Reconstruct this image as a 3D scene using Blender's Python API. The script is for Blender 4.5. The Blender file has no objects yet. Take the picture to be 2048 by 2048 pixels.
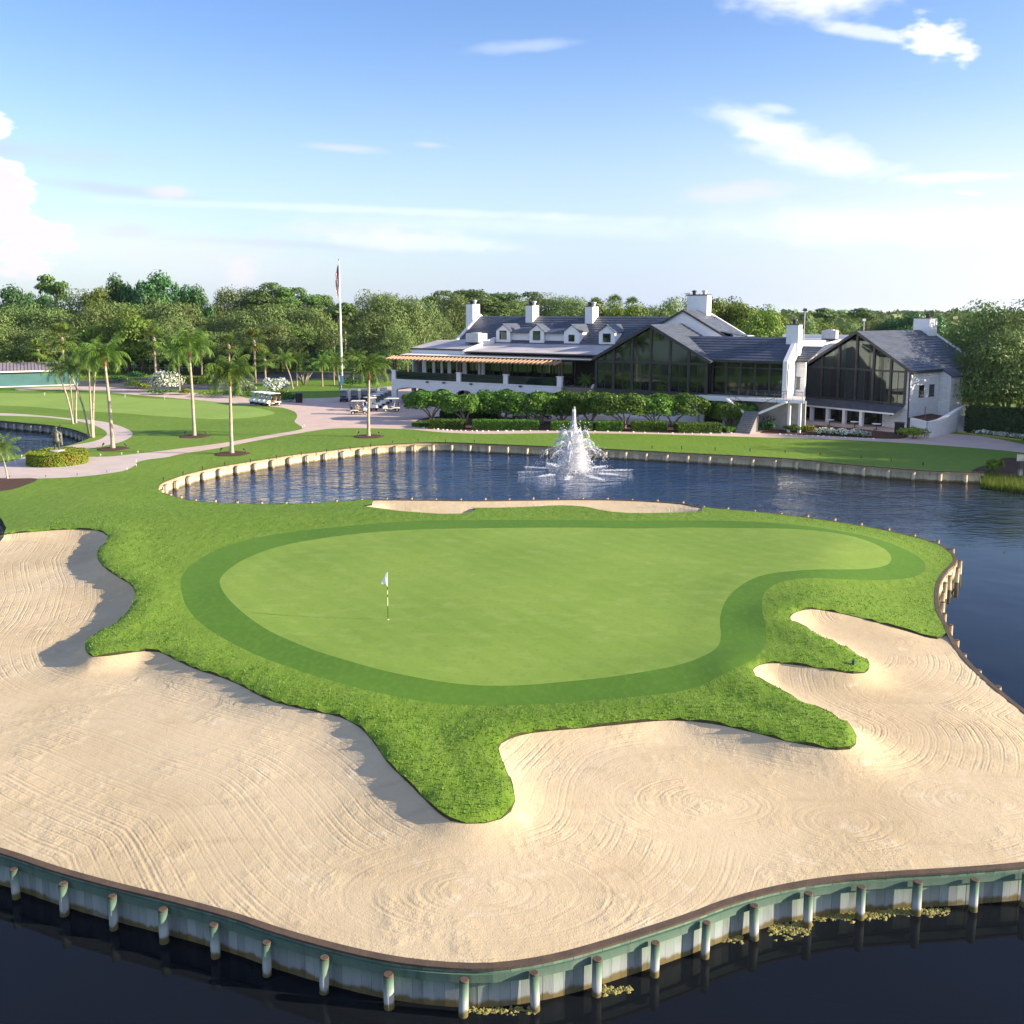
import bpy, bmesh, math, random
import numpy as np
from mathutils import Vector, Matrix, geometry
scene = bpy.context.scene
rng = np.random.default_rng(7)
random.seed(7)

# ------------------------------------------------------------------ camera
F, CY, HZ, CAMZ = 1900.0, 885.0, 622.0, 15.0       # focal length, principal row, horizon row (photo pixels), eye height
TH = math.atan((CY - HZ) / F)
cd = bpy.data.cameras.new('camera')
cam = bpy.data.objects.new('camera', cd)
scene.collection.objects.link(cam)
cam.location = (0, 0, CAMZ)
cam.rotation_euler = (math.pi / 2 - TH, 0, 0)
cd.sensor_width = 36
cd.lens = 36 * F / 2048
cd.shift_y = -(1024 - CY) / 2048
cd.clip_start = 0.5
cd.clip_end = 20000
scene.camera = cam

# ------------------------------------------------------------------ sun, sky, exposure
SUN_EL, SUN_AZ = 18.0, -7.5            # elevation; azimuth counter-clockwise from +X (low, from the right)
sd = Vector((math.cos(math.radians(SUN_EL)) * math.cos(math.radians(SUN_AZ)),
             math.cos(math.radians(SUN_EL)) * math.sin(math.radians(SUN_AZ)), math.sin(math.radians(SUN_EL))))
sl = bpy.data.lights.new('sun', 'SUN')
sl.energy = 5.0
sl.angle = math.radians(0.5)
sl.color = (1.0, 0.86, 0.68)
so = bpy.data.objects.new('sun', sl)
scene.collection.objects.link(so)
so.rotation_euler = sd.to_track_quat('Z', 'Y').to_euler()
so.location = (80, -20, 60)
scene.view_settings.view_transform = 'Standard'
scene.view_settings.look = 'None'
scene.view_settings.exposure = 1.36
scene.view_settings.gamma = 1.0
scene.cycles.max_bounces = 6
scene.cycles.transparent_max_bounces = 8
scene.cycles.volume_bounces = 0

w = bpy.data.worlds.new('World')
scene.world = w
w.use_nodes = True
nt = w.node_tree
nt.nodes.clear()
NN = nt.nodes.new
LK = nt.links.new


def wmath(op, a, b=None, c=None):
    n = NN('ShaderNodeMath'); n.operation = op
    for i, v in enumerate((a, b, c)):
        if v is None: continue
        if isinstance(v, (int, float)): n.inputs[i].default_value = v
        else: LK(v, n.inputs[i])
    return n.outputs[0]


def wmap(v, a, b):
    n = NN('ShaderNodeMapRange'); n.interpolation_type = 'SMOOTHSTEP'
    LK(v, n.inputs[0]); n.inputs[1].default_value = a; n.inputs[2].default_value = b
    return n.outputs[0]


def wmix(f, a, b):
    n = NN('ShaderNodeMix'); n.data_type = 'RGBA'
    for i, v in ((0, f), (6, a), (7, b)):
        if isinstance(v, (int, float)): n.inputs[i].default_value = v
        elif isinstance(v, tuple): n.inputs[i].default_value = (*v, 1)
        else: LK(v, n.inputs[i])
    return n.outputs[2]


SKY_K = 0.10
sky = NN('ShaderNodeTexSky')
sky.sky_type = 'NISHITA'
sky.sun_disc = False
sky.sun_elevation = math.radians(SUN_EL)
sky.sun_rotation = math.radians(90 - SUN_AZ)
sky.altitude = 0
sky.air_density = 1.0
sky.dust_density = 0.9
sky.ozone_density = 1.6
tc = NN('ShaderNodeTexCoord')
sx = NN('ShaderNodeSeparateXYZ')
LK(tc.outputs['Generated'], sx.inputs[0])
yc = wmath('MAXIMUM', sx.outputs[1], 0.02)
U0 = wmath('DIVIDE', sx.outputs[0], yc)      # tangent of bearing and of elevation: cloud places in the sky
V0 = wmath('DIVIDE', sx.outputs[2], yc)
nz = NN('ShaderNodeTexNoise'); nz.inputs['Scale'].default_value = 9; nz.inputs['Detail'].default_value = 6
cb = NN('ShaderNodeCombineXYZ'); LK(U0, cb.inputs[0]); LK(wmath('MULTIPLY', V0, 2.2), cb.inputs[1])
LK(cb.outputs[0], nz.inputs['Vector'])
nz2 = NN('ShaderNodeTexNoise'); nz2.inputs['Scale'].default_value = 30; nz2.inputs['Detail'].default_value = 5
LK(cb.outputs[0], nz2.inputs['Vector'])
n1 = wmath('SUBTRACT', nz.outputs[0], 0.5)
n2 = wmath('SUBTRACT', nz2.outputs[0], 0.5)
# haze towards the horizon, wider and whiter on the sunny side
hsv = NN('ShaderNodeHueSaturation'); hsv.inputs['Hue'].default_value = 0.519; hsv.inputs['Saturation'].default_value = 1.27; hsv.inputs['Value'].default_value = 1.04
LK(sky.outputs[0], hsv.inputs['Color'])
col = hsv.outputs[0]
hz = wmath('SUBTRACT', 1.0, wmap(sx.outputs[2], -0.02, 0.30))
side = wmap(sx.outputs[0], -0.6, 0.55)
hzf = wmath('MULTIPLY', wmath('POWER', hz, 1.25), wmath('MULTIPLY_ADD', side, 0.30, 0.66))
HAZE_C = (2.55, 3.05, 4.15)
WHITE_C = (4.9, 4.9, 5.0)
PINK_C = (4.2, 3.8, 4.6)
LAV_C = (2.7, 2.85, 4.3)
col = wmix(hzf, col, HAZE_C)
side2 = wmath('MULTIPLY', wmap(U0, 0.05, 0.65), wmap(wmath('SUBTRACT', 0.24, V0), 0.0, 0.20))
col = wmix(wmath('MULTIPLY', side2, 0.6), col, WHITE_C)
front = wmath('GREATER_THAN', sx.outputs[1], 0.05)
# (x, y in photo units of 1/1932, rx, ry, tilt deg, softness, strength, colour, wispiness)
CLOUDS = [(1515, -12, 175, 72, -3, .6, 1.0, WHITE_C, .28), (1738, 103, 70, 34, 12, .6, 1.0, WHITE_C, .95),
          (1610, 92, 110, 12, 8, .9, .5, WHITE_C, .5), (1395, 246, 105, 24, 16, .95, .55, WHITE_C, .5),
          (1440, 222, 40, 9, 8, .9, .35, WHITE_C, .4), (1545, 306, 150, 36, 12, .95, .62, WHITE_C, .5),
          (1790, 343, 140, 9, -2, .9, .55, WHITE_C, .35), (1805, 372, 30, 5, 4, .9, .4, WHITE_C, .3),
          (1370, 372, 125, 20, -4, .95, .38, PINK_C, .5), (8, 256, 52, 26, 4, .35, 1.0, WHITE_C, .7),
          (8, 345, 74, 38, 4, .3, 1.0, WHITE_C, .9), (10, 405, 92, 66, 0, .4, .95, PINK_C, .9),
          (60, 465, 70, 60, 0, .5, .8, PINK_C, .9), (0, 290, 330, 26, 5, .95, .45, LAV_C, .3),
          (245, 366, 190, 13, 6, .95, .5, LAV_C, .35), (335, 370, 52, 12, 3, .9, .5, PINK_C, .4),
          (700, 402, 620, 9, 2, .95, .26, WHITE_C, .3), (1000, 430, 500, 20, 2, .95, .18, WHITE_C, .35),
          (655, 292, 90, 9, 4, .9, .35, PINK_C, .3), (812, 286, 35, 6, 4, .9, .28, PINK_C, .3),
          (462, 520, 32, 34, 0, .8, .4, PINK_C, .5), (560, 465, 340, 10, 3, .95, .35, LAV_C, .4),
          (640, 440, 220, 20, 2, .95, .3, PINK_C, .6), (800, 462, 220, 18, 2, .95, .3, WHITE_C, .6),
          (265, 440, 60, 14, 0, .9, .3, LAV_C, .6), (250, 470, 420, 60, 4, 1.0, .3, PINK_C, .3), (790, -2, 50, 7, 3, .9, .4, WHITE_C, .4),
          (990, 115, 110, 12, -4, .95, .22, WHITE_C, .4), (1650, 430, 380, 40, 0, 1.0, .45, WHITE_C, .3)]
for (cx, cy, rx, ry, tilt, soft, strg, cc, wisp) in CLOUDS:
    k = 2048 / 1932
    rx *= 1.22; ry *= 1.3; strg = min(1, strg * 1.12)
    u0 = (cx * k - 1024) / F; v0 = (HZ - cy * k) / F; a = rx * k / F; b = ry * k / F
    ca, sa = math.cos(math.radians(-tilt)), math.sin(math.radians(-tilt))
    du = wmath('SUBTRACT', U0, u0); dv = wmath('SUBTRACT', V0, v0)
    p = wmath('ADD', wmath('MULTIPLY', du, ca / a), wmath('MULTIPLY', dv, sa / a))
    q = wmath('ADD', wmath('MULTIPLY', du, -sa / b), wmath('MULTIPLY', dv, ca / b))
    d = wmath('SQRT', wmath('ADD', wmath('MULTIPLY', p, p), wmath('MULTIPLY', q, q)))
    d = wmath('ADD', d, wmath('ADD', wmath('MULTIPLY', n1, 2.4 * wisp), wmath('MULTIPLY', n2, 1.9 * wisp)))
    m = wmap(d, 1.0, 1.0 - soft)
    m = wmath('MULTIPLY', wmath('MULTIPLY', m, strg), front)
    col = wmix(m, col, cc)
# unseen bright cloud deck added overhead and behind, filling shade on the building fronts
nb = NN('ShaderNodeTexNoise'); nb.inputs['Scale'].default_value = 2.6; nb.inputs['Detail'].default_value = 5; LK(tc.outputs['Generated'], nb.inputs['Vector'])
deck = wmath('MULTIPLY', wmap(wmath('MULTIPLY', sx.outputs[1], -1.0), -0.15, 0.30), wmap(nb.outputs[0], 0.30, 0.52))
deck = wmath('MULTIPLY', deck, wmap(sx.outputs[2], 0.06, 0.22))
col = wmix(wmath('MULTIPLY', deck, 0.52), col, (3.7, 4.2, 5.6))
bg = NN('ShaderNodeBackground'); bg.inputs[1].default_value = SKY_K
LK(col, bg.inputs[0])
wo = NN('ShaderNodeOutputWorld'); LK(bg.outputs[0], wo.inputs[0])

# ------------------------------------------------------------------ photo measuring helpers (used once, to find world places)
_fw = np.array([0, math.cos(TH), -math.sin(TH)]); _up = np.array([0, math.sin(TH), math.cos(TH)])
K = 2048 / 1932


def ray(px, py): return np.array([(px - 1024) / F, 0, 0]) + _up * (-(py - CY) / F) + _fw
def P(px, py, z):
    r = ray(px, py); return np.array([0, 0, CAMZ]) + r * ((z - CAMZ) / r[2])
def ss(a, b, x): t = np.clip((np.asarray(x, float) - a) / (b - a), 0, 1); return t * t * (3 - 2 * t)
def gz(x): return 1.0 - 0.36 * ss(14, 34, x)          # mainland ground level falls a little towards the right wing
def G(px, py):
    z = 1.0
    for _ in range(4):
        p = P(px, py, z); z = float(gz(p[0]))
    return np.array([p[0], p[1], z])
def at_depth(px, py, y):
    r = ray(px, py); return np.array([0, 0, CAMZ]) + r * (y / r[1])


# ------------------------------------------------------------------ object helpers
COL = scene.collection


def tag(o, label, cat, group=None, kind=None):
    if label: o['label'] = label
    if cat: o['category'] = cat
    if group: o['group'] = group
    if kind: o['kind'] = kind
    return o


def thing(name, label, cat, loc=(0, 0, 0), rz=0.0, group=None):
    o = bpy.data.objects.new(name, None); COL.objects.link(o)
    o.empty_display_size = 0.3
    o.location = loc; o.rotation_euler = (0, 0, rz)
    return tag(o, label, cat, group)


def link_mesh(name, me, parent=None, mats=()):
    for m in mats: me.materials.append(m)
    o = bpy.data.objects.new(name, me); COL.objects.link(o)
    if parent: o.parent = parent
    return o


def np_mesh(name, verts, faces, mats=(), parent=None, smooth=False, midx=None):
    """verts Nx3, faces MxK (all the same size)"""
    verts = np.asarray(verts, np.float32); faces = np.asarray(faces, np.int32)
    me = bpy.data.meshes.new(name)
    n, k = faces.shape
    me.vertices.add(len(verts)); me.vertices.foreach_set('co', verts.ravel())
    me.loops.add(n * k); me.loops.foreach_set('vertex_index', faces.ravel())
    me.polygons.add(n)
    me.polygons.foreach_set('loop_start', np.arange(0, n * k, k, dtype=np.int32))
    me.polygons.foreach_set('loop_total', np.full(n, k, np.int32))
    if midx is not None: me.polygons.foreach_set('material_index', np.asarray(midx, np.int32))
    me.update(calc_edges=True)
    me.validate()
    me.polygons.foreach_set('use_smooth', np.full(len(me.polygons), bool(smooth)))
    return link_mesh(name, me, parent, mats)


def dup(root, loc=None, rz=None, label=None, group=None, scale=None):
    r = root.copy(); COL.objects.link(r)
    if loc is not None: r.location = loc
    if rz is not None: r.rotation_euler = (0, 0, rz)
    if scale is not None: r.scale = scale
    if label: r['label'] = label
    if group: r['group'] = group
    for ch in list(root.children):
        c = ch.copy(); COL.objects.link(c); c.parent = r
        for g in ch.children:
            d = g.copy(); COL.objects.link(d); d.parent = c
    return r


class MB:
    def __init__(self, xf=None): self.v = []; self.f = []; self.m = []; self.xf = xf
    def add(self, vs, fs, m=0):
        o = len(self.v)
        for p in vs:
            p = Vector(p)
            self.v.append(tuple(self.xf @ p) if self.xf else tuple(p))
        for f in fs: self.f.append([i + o for i in f]); self.m.append(m)
        return self
    def box(self, a, b, m=0):
        (x0, y0, z0), (x1, y1, z1) = a, b
        return self.add([(x0, y0, z0), (x1, y0, z0), (x1, y1, z0), (x0, y1, z0), (x0, y0, z1), (x1, y0, z1), (x1, y1, z1), (x0, y1, z1)],
                        [(3, 2, 1, 0), (4, 5, 6, 7), (0, 1, 5, 4), (1, 2, 6, 5), (2, 3, 7, 6), (3, 0, 4, 7)], m)
    def slab(self, quad, t, m=0):
        """a flat panel given by its 4 top corners, thickened downwards by t"""
        q = [Vector(p) for p in quad]; b = [p - Vector((0, 0, t)) for p in q]
        return self.add(q + b, [(0, 1, 2, 3), (7, 6, 5, 4), (0, 4, 5, 1), (1, 5, 6, 2), (2, 6, 7, 3), (3, 7, 4, 0)], m)
    def tiles(self, quad, t, rows, lift=.06, m=0):
        """a roof slope (eave-left, eave-right, ridge-right, ridge-left) laid in overlapping courses"""
        a, b, c, d = [Vector(p) for p in quad]
        n = (b - a).cross(d - a).normalized()
        n = n if n.z > 0 else -n
        for i in range(rows):
            f, g_ = i / rows, (i + 1) / rows
            p = [a.lerp(d, f) + n * lift, b.lerp(c, f) + n * lift, b.lerp(c, g_) + n * .004, a.lerp(d, g_) + n * .004]
            q = [a.lerp(d, f) - n * t, b.lerp(c, f) - n * t, b.lerp(c, g_) - n * t, a.lerp(d, g_) - n * t]
            self.add(p + q, [(0, 1, 2, 3), (7, 6, 5, 4), (0, 4, 5, 1), (1, 5, 6, 2), (3, 2, 6, 7), (3, 7, 4, 0)], m)
        return self
    def prism(self, poly, axis, a, b, m=0):
        """2-D outline extruded along axis from a to b; the outline is in the two other axes, in order"""
        def mk(p, h):
            return (h, p[0], p[1]) if axis == 0 else (p[0], h, p[1]) if axis == 1 else (p[0], p[1], h)
        n = len(poly)
        fs = [tuple(range(n)), tuple(range(2 * n - 1, n - 1, -1))] + [(i, i + n, (i + 1) % n + n, (i + 1) % n) for i in range(n)]
        return self.add([mk(p, a) for p in poly] + [mk(p, b) for p in poly], fs, m)
    def bar(self, p, q, w, h=None, m=0):
        p, q = Vector(p), Vector(q); h = h or w
        d = (q - p); L = d.length; d.normalize()
        up = Vector((0, 0, 1)) if abs(d.z) < .95 else Vector((1, 0, 0))
        s = d.cross(up).normalized(); n = s.cross(d)
        c = [(-1, -1), (1, -1), (1, 1), (-1, 1)]
        return self.add([p + s * (i * w / 2) + n * (j * h / 2) for i, j in c] + [q + s * (i * w / 2) + n * (j * h / 2) for i, j in c],
                        [(3, 2, 1, 0), (4, 5, 6, 7), (0, 1, 5, 4), (1, 2, 6, 5), (2, 3, 7, 6), (3, 0, 4, 7)], m)
    def tube(self, pts, radii, n=8, m=0, cap=True):
        pts = [Vector(p) for p in pts]
        if isinstance(radii, (int, float)): radii = [radii] * len(pts)
        vs = []
        for i, p in enumerate(pts):
            d = (pts[min(i + 1, len(pts) - 1)] - pts[max(i - 1, 0)]).normalized()
            up = Vector((0, 0, 1)) if abs(d.z) < .9 else Vector((1, 0, 0))
            s = d.cross(up).normalized(); t = s.cross(d)
            for k in range(n):
                a = 2 * math.pi * k / n
                vs.append(p + (s * math.cos(a) + t * math.sin(a)) * radii[i])
        fs = [(i * n + k, i * n + (k + 1) % n, (i + 1) * n + (k + 1) % n, (i + 1) * n + k) for i in range(len(pts) - 1) for k in range(n)]
        if cap: fs += [tuple(range(n - 1, -1, -1)), tuple(range((len(pts) - 1) * n, len(pts) * n))]
        return self.add(vs, fs, m)
    def lathe(self, prof, c=(0, 0, 0), n=16, m=0):
        return self.tube([(c[0], c[1], c[2] + z) for r, z in prof], [r for r, z in prof], n, m)
    def ell(self, c, r, m=0, nu=10, nv=7):
        vs = []; fs = []
        for j in range(nv + 1):
            th = math.pi * j / nv
            for i in range(nu):
                ph = 2 * math.pi * i / nu
                vs.append((c[0] + r[0] * math.sin(th) * math.cos(ph), c[1] + r[1] * math.sin(th) * math.sin(ph), c[2] + r[2] * math.cos(th)))
        for j in range(nv):
            for i in range(nu): fs.append((j * nu + i, (j + 1) * nu + i, (j + 1) * nu + (i + 1) % nu, j * nu + (i + 1) % nu))
        return self.add(vs, fs, m)
    def build(self, name, mats, parent=None, smooth=False, bevel=0):
        me = bpy.data.meshes.new(name)
        me.from_pydata(self.v, [], self.f)
        mats = mats if isinstance(mats, (list, tuple)) else [mats]
        for m in mats: me.materials.append(m)
        me.polygons.foreach_set('material_index', np.array(self.m, np.int32))
        bm = bmesh.new(); bm.from_mesh(me)
        bmesh.ops.remove_doubles(bm, verts=bm.verts, dist=1e-5)
        bmesh.ops.recalc_face_normals(bm, faces=bm.faces)
        if bevel: bmesh.ops.bevel(bm, geom=list(bm.edges), offset=bevel, segments=1, affect='EDGES')
        bm.to_mesh(me); bm.free()
        if smooth: me.polygons.foreach_set('use_smooth', np.ones(len(me.polygons), bool))
        o = bpy.data.objects.new(name, me); COL.objects.link(o)
        if parent: o.parent = parent
        return o


# ------------------------------------------------------------------ materials
def newmat(name):
    m = bpy.data.materials.new(name); m.use_nodes = True
    t = m.node_tree; t.nodes.clear()
    o = t.nodes.new('ShaderNodeOutputMaterial'); b = t.nodes.new('ShaderNodeBsdfPrincipled')
    t.links.new(b.outputs[0], o.inputs[0])
    return m, t, b, o


class T:
    """tiny node-graph writer"""
    def __init__(s, t): s.t = t
    def n(s, ty, **kw):
        x = s.t.nodes.new(ty)
        for k, v in kw.items(): setattr(x, k, v)
        return x
    def set(s, sock, v):
        if isinstance(v, (int, float)): sock.default_value = v
        elif isinstance(v, tuple): sock.default_value = (*v, 1) if len(v) == 3 and len(sock.default_value) == 4 else v
        else: s.t.links.new(v, sock)
    def math(s, op, a, b=None, c=None):
        x = s.n('ShaderNodeMath', operation=op)
        for i, v in enumerate((a, b, c)):
            if v is not None: s.set(x.inputs[i], v)
        return x.outputs[0]
    def mix(s, f, a, b, bt='MIX'):
        x = s.n('ShaderNodeMix', data_type='RGBA', blend_type=bt)
        s.set(x.inputs[0], f); s.set(x.inputs[6], a); s.set(x.inputs[7], b)
        return x.outputs[2]
    def noise(s, scale, detail=4, vec=None, rough=.55, dist=0):
        x = s.n('ShaderNodeTexNoise'); x.inputs['Scale'].default_value = scale; x.inputs['Detail'].default_value = detail
        x.inputs['Roughness'].default_value = rough; x.inputs['Distortion'].default_value = dist
        if vec is not None: s.t.links.new(vec, x.inputs['Vector'])
        return x.outputs[0]
    def ramp(s, v, a, b):
        x = s.n('ShaderNodeMapRange', interpolation_type='SMOOTHSTEP')
        s.set(x.inputs[0], v); x.inputs[1].default_value = a; x.inputs[2].default_value = b
        return x.outputs[0]
    def co(s, which='Object'): return s.n('ShaderNodeTexCoord').outputs[which]
    def scalev(s, v, sc):
        x = s.n('ShaderNodeMapping'); s.t.links.new(v, x.inputs[0]); x.inputs['Scale'].default_value = sc
        return x.outputs[0]
    def sep(s, v):
        x = s.n('ShaderNodeSeparateXYZ'); s.t.links.new(v, x.inputs[0]); return x.outputs
    def comb(s, a, b, c=0.0):
        x = s.n('ShaderNodeCombineXYZ'); s.set(x.inputs[0], a); s.set(x.inputs[1], b); s.set(x.inputs[2], c); return x.outputs[0]
    def bump(s, h, strength, dist, prev=None):
        x = s.n('ShaderNodeBump'); x.inputs['Strength'].default_value = strength; x.inputs['Distance'].default_value = dist
        s.t.links.new(h, x.inputs['Height'])
        if prev is not None: s.t.links.new(prev, x.inputs['Normal'])
        return x.outputs[0]
    def attr(s, name):
        x = s.n('ShaderNodeAttribute'); x.attribute_name = name; return x.outputs['Fac']


def M(name, c1, c2=None, scale=3.0, rough=.7, bump=0, bscale=None, bdist=.02, spec=.3, metal=0, detail=4):
    m, t, b, o = newmat(name); g = T(t)
    b.inputs['Roughness'].default_value = rough; b.inputs['Metallic'].default_value = metal
    b.inputs['Specular IOR Level'].default_value = spec
    v = g.co()
    if c2 is None: c2 = tuple(x * .82 for x in c1)
    f = g.ramp(g.noise(scale, detail, v), .3, .7)
    g.set(b.inputs['Base Color'], g.mix(f, c1, c2))
    if bump: g.set(b.inputs['Normal'], g.bump(g.noise(bscale or scale * 4, 3, v), bump, bdist))
    return m


def leafmat(name, c1, c2, c3=None, trans=.25, rough=.55, scale=.6):
    """foliage: colour varies per leaf, per clump and per plant; some light passes through"""
    m, t, b, o = newmat(name); g = T(t)
    gi = g.n('ShaderNodeNewGeometry'); oi = g.n('ShaderNodeObjectInfo')
    v = g.co()
    c = g.mix(gi.outputs['Random Per Island'], c1, c2)
    if c3: c = g.mix(g.math('MULTIPLY', g.ramp(g.noise(scale, 2, v), .48, .68), .75), c, c3)
    hs = g.n('ShaderNodeHueSaturation'); g.set(hs.inputs['Color'], c)
    g.set(hs.inputs['Value'], g.math('MULTIPLY_ADD', oi.outputs['Random'], .5, .78))
    g.set(hs.inputs['Hue'], g.math('MULTIPLY_ADD', oi.outputs['Random'], .03, .485))
    c = hs.outputs[0]
    g.set(b.inputs['Base Color'], c); b.inputs['Roughness'].default_value = rough
    b.inputs['Specular IOR Level'].default_value = .25
    tr = g.n('ShaderNodeBsdfTranslucent'); g.set(tr.inputs[0], c)
    mx = g.n('ShaderNodeMixShader'); mx.inputs[0].default_value = trans
    t.links.new(b.outputs[0], mx.inputs[1]); t.links.new(tr.outputs[0], mx.inputs[2]); t.links.new(mx.outputs[0], o.inputs[0])
    return m


def grassmat(name, c1, c2, c3, fine=30, bump=.3, bdist=.03, streak=(1, 1, 1), big=.12, spec=.15):
    m, t, b, o = newmat(name); g = T(t); v = g.co()
    a = g.noise(big, 3, v); mid = g.noise(fine * .12, 4, g.scalev(v, streak)); fi = g.noise(fine, 3, g.scalev(v, streak))
    c = g.mix(g.ramp(a, .35, .65), c1, c2)
    c = g.mix(g.math('MULTIPLY', g.ramp(mid, .42, .72), .55), c, c3)
    c = g.mix(g.math('MULTIPLY', g.ramp(fi, .5, .8), .35), c, tuple(x * .6 for x in c1))
    g.set(b.inputs['Base Color'], c); b.inputs['Roughness'].default_value = .75; b.inputs['Specular IOR Level'].default_value = spec
    n = g.bump(mid, bump, bdist * 3); n = g.bump(fi, bump, bdist, n)
    g.set(b.inputs['Normal'], n)
    return m


def stonemat(name, c1, c2, bw=.75, bh=.3, bump=.6, rough=.85):
    m, t, b, o = newmat(name); g = T(t); v = g.co(); x, y, z = g.sep(v)
    wob = g.noise(1.1, 3, v)
    q = g.comb(g.math('ADD', x, y), g.math('ADD', z, g.math('MULTIPLY', wob, .18)))
    br = g.n('ShaderNodeTexBrick'); t.links.new(q, br.inputs[0])
    br.inputs['Color1'].default_value = (*c1, 1); br.inputs['Color2'].default_value = (*c2, 1)
    br.inputs['Mortar'].default_value = (*[k * .72 for k in c1], 1)
    br.inputs['Scale'].default_value = 1; br.inputs['Mortar Size'].default_value = .018
    br.inputs['Brick Width'].default_value = bw; br.inputs['Row Height'].default_value = bh
    br.inputs['Mortar Smooth'].default_value = .6
    nf = g.noise(6, 4, v)
    g.set(b.inputs['Base Color'], g.mix(g.math('MULTIPLY', g.ramp(nf, .45, .75), .25), br.outputs[0], tuple(k * .7 for k in c1)))
    b.inputs['Roughness'].default_value = rough; b.inputs['Specular IOR Level'].default_value = .2
    inv = g.math('SUBTRACT', 1.0, br.outputs['Fac'])
    n = g.bump(inv, bump, .06); n = g.bump(nf, bump, .05, n); g.set(b.inputs['Normal'], n)
    return m


def tilemat(name, c1, c2):
    """roof tiles: joints and tone variation within the modelled courses"""
    m, t, b, o = newmat(name); g = T(t); v = g.co(); x, y, z = g.sep(v)
    q = g.comb(g.math('ADD', x, g.math('MULTIPLY', y, .35)), g.math('MULTIPLY', z, 1.0))
    br = g.n('ShaderNodeTexBrick'); t.links.new(q, br.inputs[0])
    br.inputs['Color1'].default_value = (*c1, 1); br.inputs['Color2'].default_value = (*c2, 1)
    br.inputs['Mortar'].default_value = (*[k * .6 for k in c1], 1)
    br.inputs['Scale'].default_value = 1; br.inputs['Mortar Size'].default_value = .012
    br.inputs['Brick Width'].default_value = .45; br.inputs['Row Height'].default_value = .19
    c = g.mix(g.math('MULTIPLY', g.ramp(g.noise(.5, 4, v), .4, .7), .5), br.outputs[0], tuple(k * 1.6 for k in c1))
    g.set(b.inputs['Base Color'], c)
    b.inputs['Roughness'].default_value = .5; b.inputs['Specular IOR Level'].default_value = .45
    g.set(b.inputs['Normal'], g.bump(g.noise(3, 3, v), .25, .03))
    return m


def glassmat(name, c, rough=.03, ior=1.6):
    m, t, b, o = newmat(name); g = T(t)
    b.inputs['Base Color'].default_value = (*c, 1); b.inputs['Roughness'].default_value = rough
    b.inputs['Specular Tint'].default_value = (.72, .92, .88, 1); b.inputs['IOR'].default_value = ior; b.inputs['Specular IOR Level'].default_value = .7
    g.set(b.inputs['Normal'], g.bump(g.noise(.5, 2, g.co()), .10, .02))
    return m


m_white = stonemat('white_stone', (.80, .79, .78), (.72, .71, .70))
m_stucco = M('white_stucco', (.81, .80, .79), (.76, .75, .74), 2, .85, .15, 30)
m_slate = tilemat('slate_tile', (.060, .070, .090), (.095, .105, .125))
m_membrane = M('roof_membrane', (.52, .48, .47), (.34, .32, .33), .35, .75, .05)
m_awningwhite = M('white_canvas', (.78, .74, .66), (.70, .66, .58), .5, .7)
m_dark = M('dark_bronze_metal', (.035, .033, .035), (.05, .047, .047), 2, .45, spec=.4)
m_glass = glassmat('tinted_glass', (.010, .012, .012))
m_railglass = glassmat('rail_glass', (.006, .014, .018), .05, 1.45)
m_wood = M('pergola_timber', (.42, .275, .165), (.34, .22, .13), 3, .7, .2)
m_woodpost = M('brown_timber', (.12, .075, .05), (.085, .055, .04), 4, .7, .2)
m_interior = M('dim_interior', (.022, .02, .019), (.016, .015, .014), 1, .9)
m_concrete = M('concrete', (.44, .42, .40), (.36, .34, .33), 1.5, .9, .15, 12)
m_deck = M('terrace_floor', (.22, .18, .15), (.18, .15, .13), 2, .8)
m_mulch = M('mulch', (.09, .045, .028), (.055, .03, .02), 9, .95, .8, 30, .05)
m_black = M('black_rubber', (.018, .018, .018), (.025, .025, .025), 5, .8)
m_galv = M('galvanised_sheet', (.52, .53, .55), (.44, .45, .47), 2, .4, metal=.3)
m_cartwhite = M('cream_cart_paint', (.76, .73, .64), (.72, .69, .60), 2, .3, spec=.5)
m_vinyl = M('grey_vinyl', (.55, .56, .58), (.48, .49, .51), 3, .5)
m_tan = M('tan_vinyl', (.42, .30, .18), (.36, .26, .15), 3, .5)
m_bark = M('palm_bark', (.36, .29, .22), (.24, .19, .15), 5, .9, .5, 14, .04)
m_barkpale = M('pale_bark', (.44, .37, .28), (.28, .24, .19), 4, .9, .4, 14, .03)
m_trunk = M('tree_bark', (.13, .10, .075), (.08, .062, .05), 4, .95, .5, 12, .05)
m_shaft = M('dry_palm_boot', (.42, .17, .05), (.30, .13, .05), 6, .8, .4)
m_bronze = M('weathered_bronze', (.10, .08, .06), (.07, .10, .085), 6, .5, .2, metal=.4)
m_hub = M('hub_grey', (.6, .6, .58), None, 3, .4)

# ------------------------------------------------------------------ ground, traced in plan
def smooth_loop(pts, step=.45, closed=True):
    p = np.asarray(pts, float)[:, :2]; n = len(p); out = []
    rngi = range(n if closed else n - 1)
    for i in rngi:
        if closed: a, b, c, d = p[(i - 1) % n], p[i], p[(i + 1) % n], p[(i + 2) % n]
        else: a, b, c, d = p[max(i - 1, 0)], p[i], p[i + 1], p[min(i + 2, n - 1)]
        L = np.linalg.norm(c - b); k = max(1, int(L / step))
        # centripetal-ish catmull-rom with limited tangents
        m1 = (c - a) * .5; m2 = (d - b) * .5
        for m in (m1, m2):
            l = np.linalg.norm(m)
            if l > L: m *= L / l
        for j in range(k):
            t = j / k
            out.append((2 * t**3 - 3 * t**2 + 1) * b + (t**3 - 2 * t**2 + t) * m1 + (-2 * t**3 + 3 * t**2) * c + (t**3 - t**2) * m2)
    if not closed: out.append(p[-1])
    return np.array(out)


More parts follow.
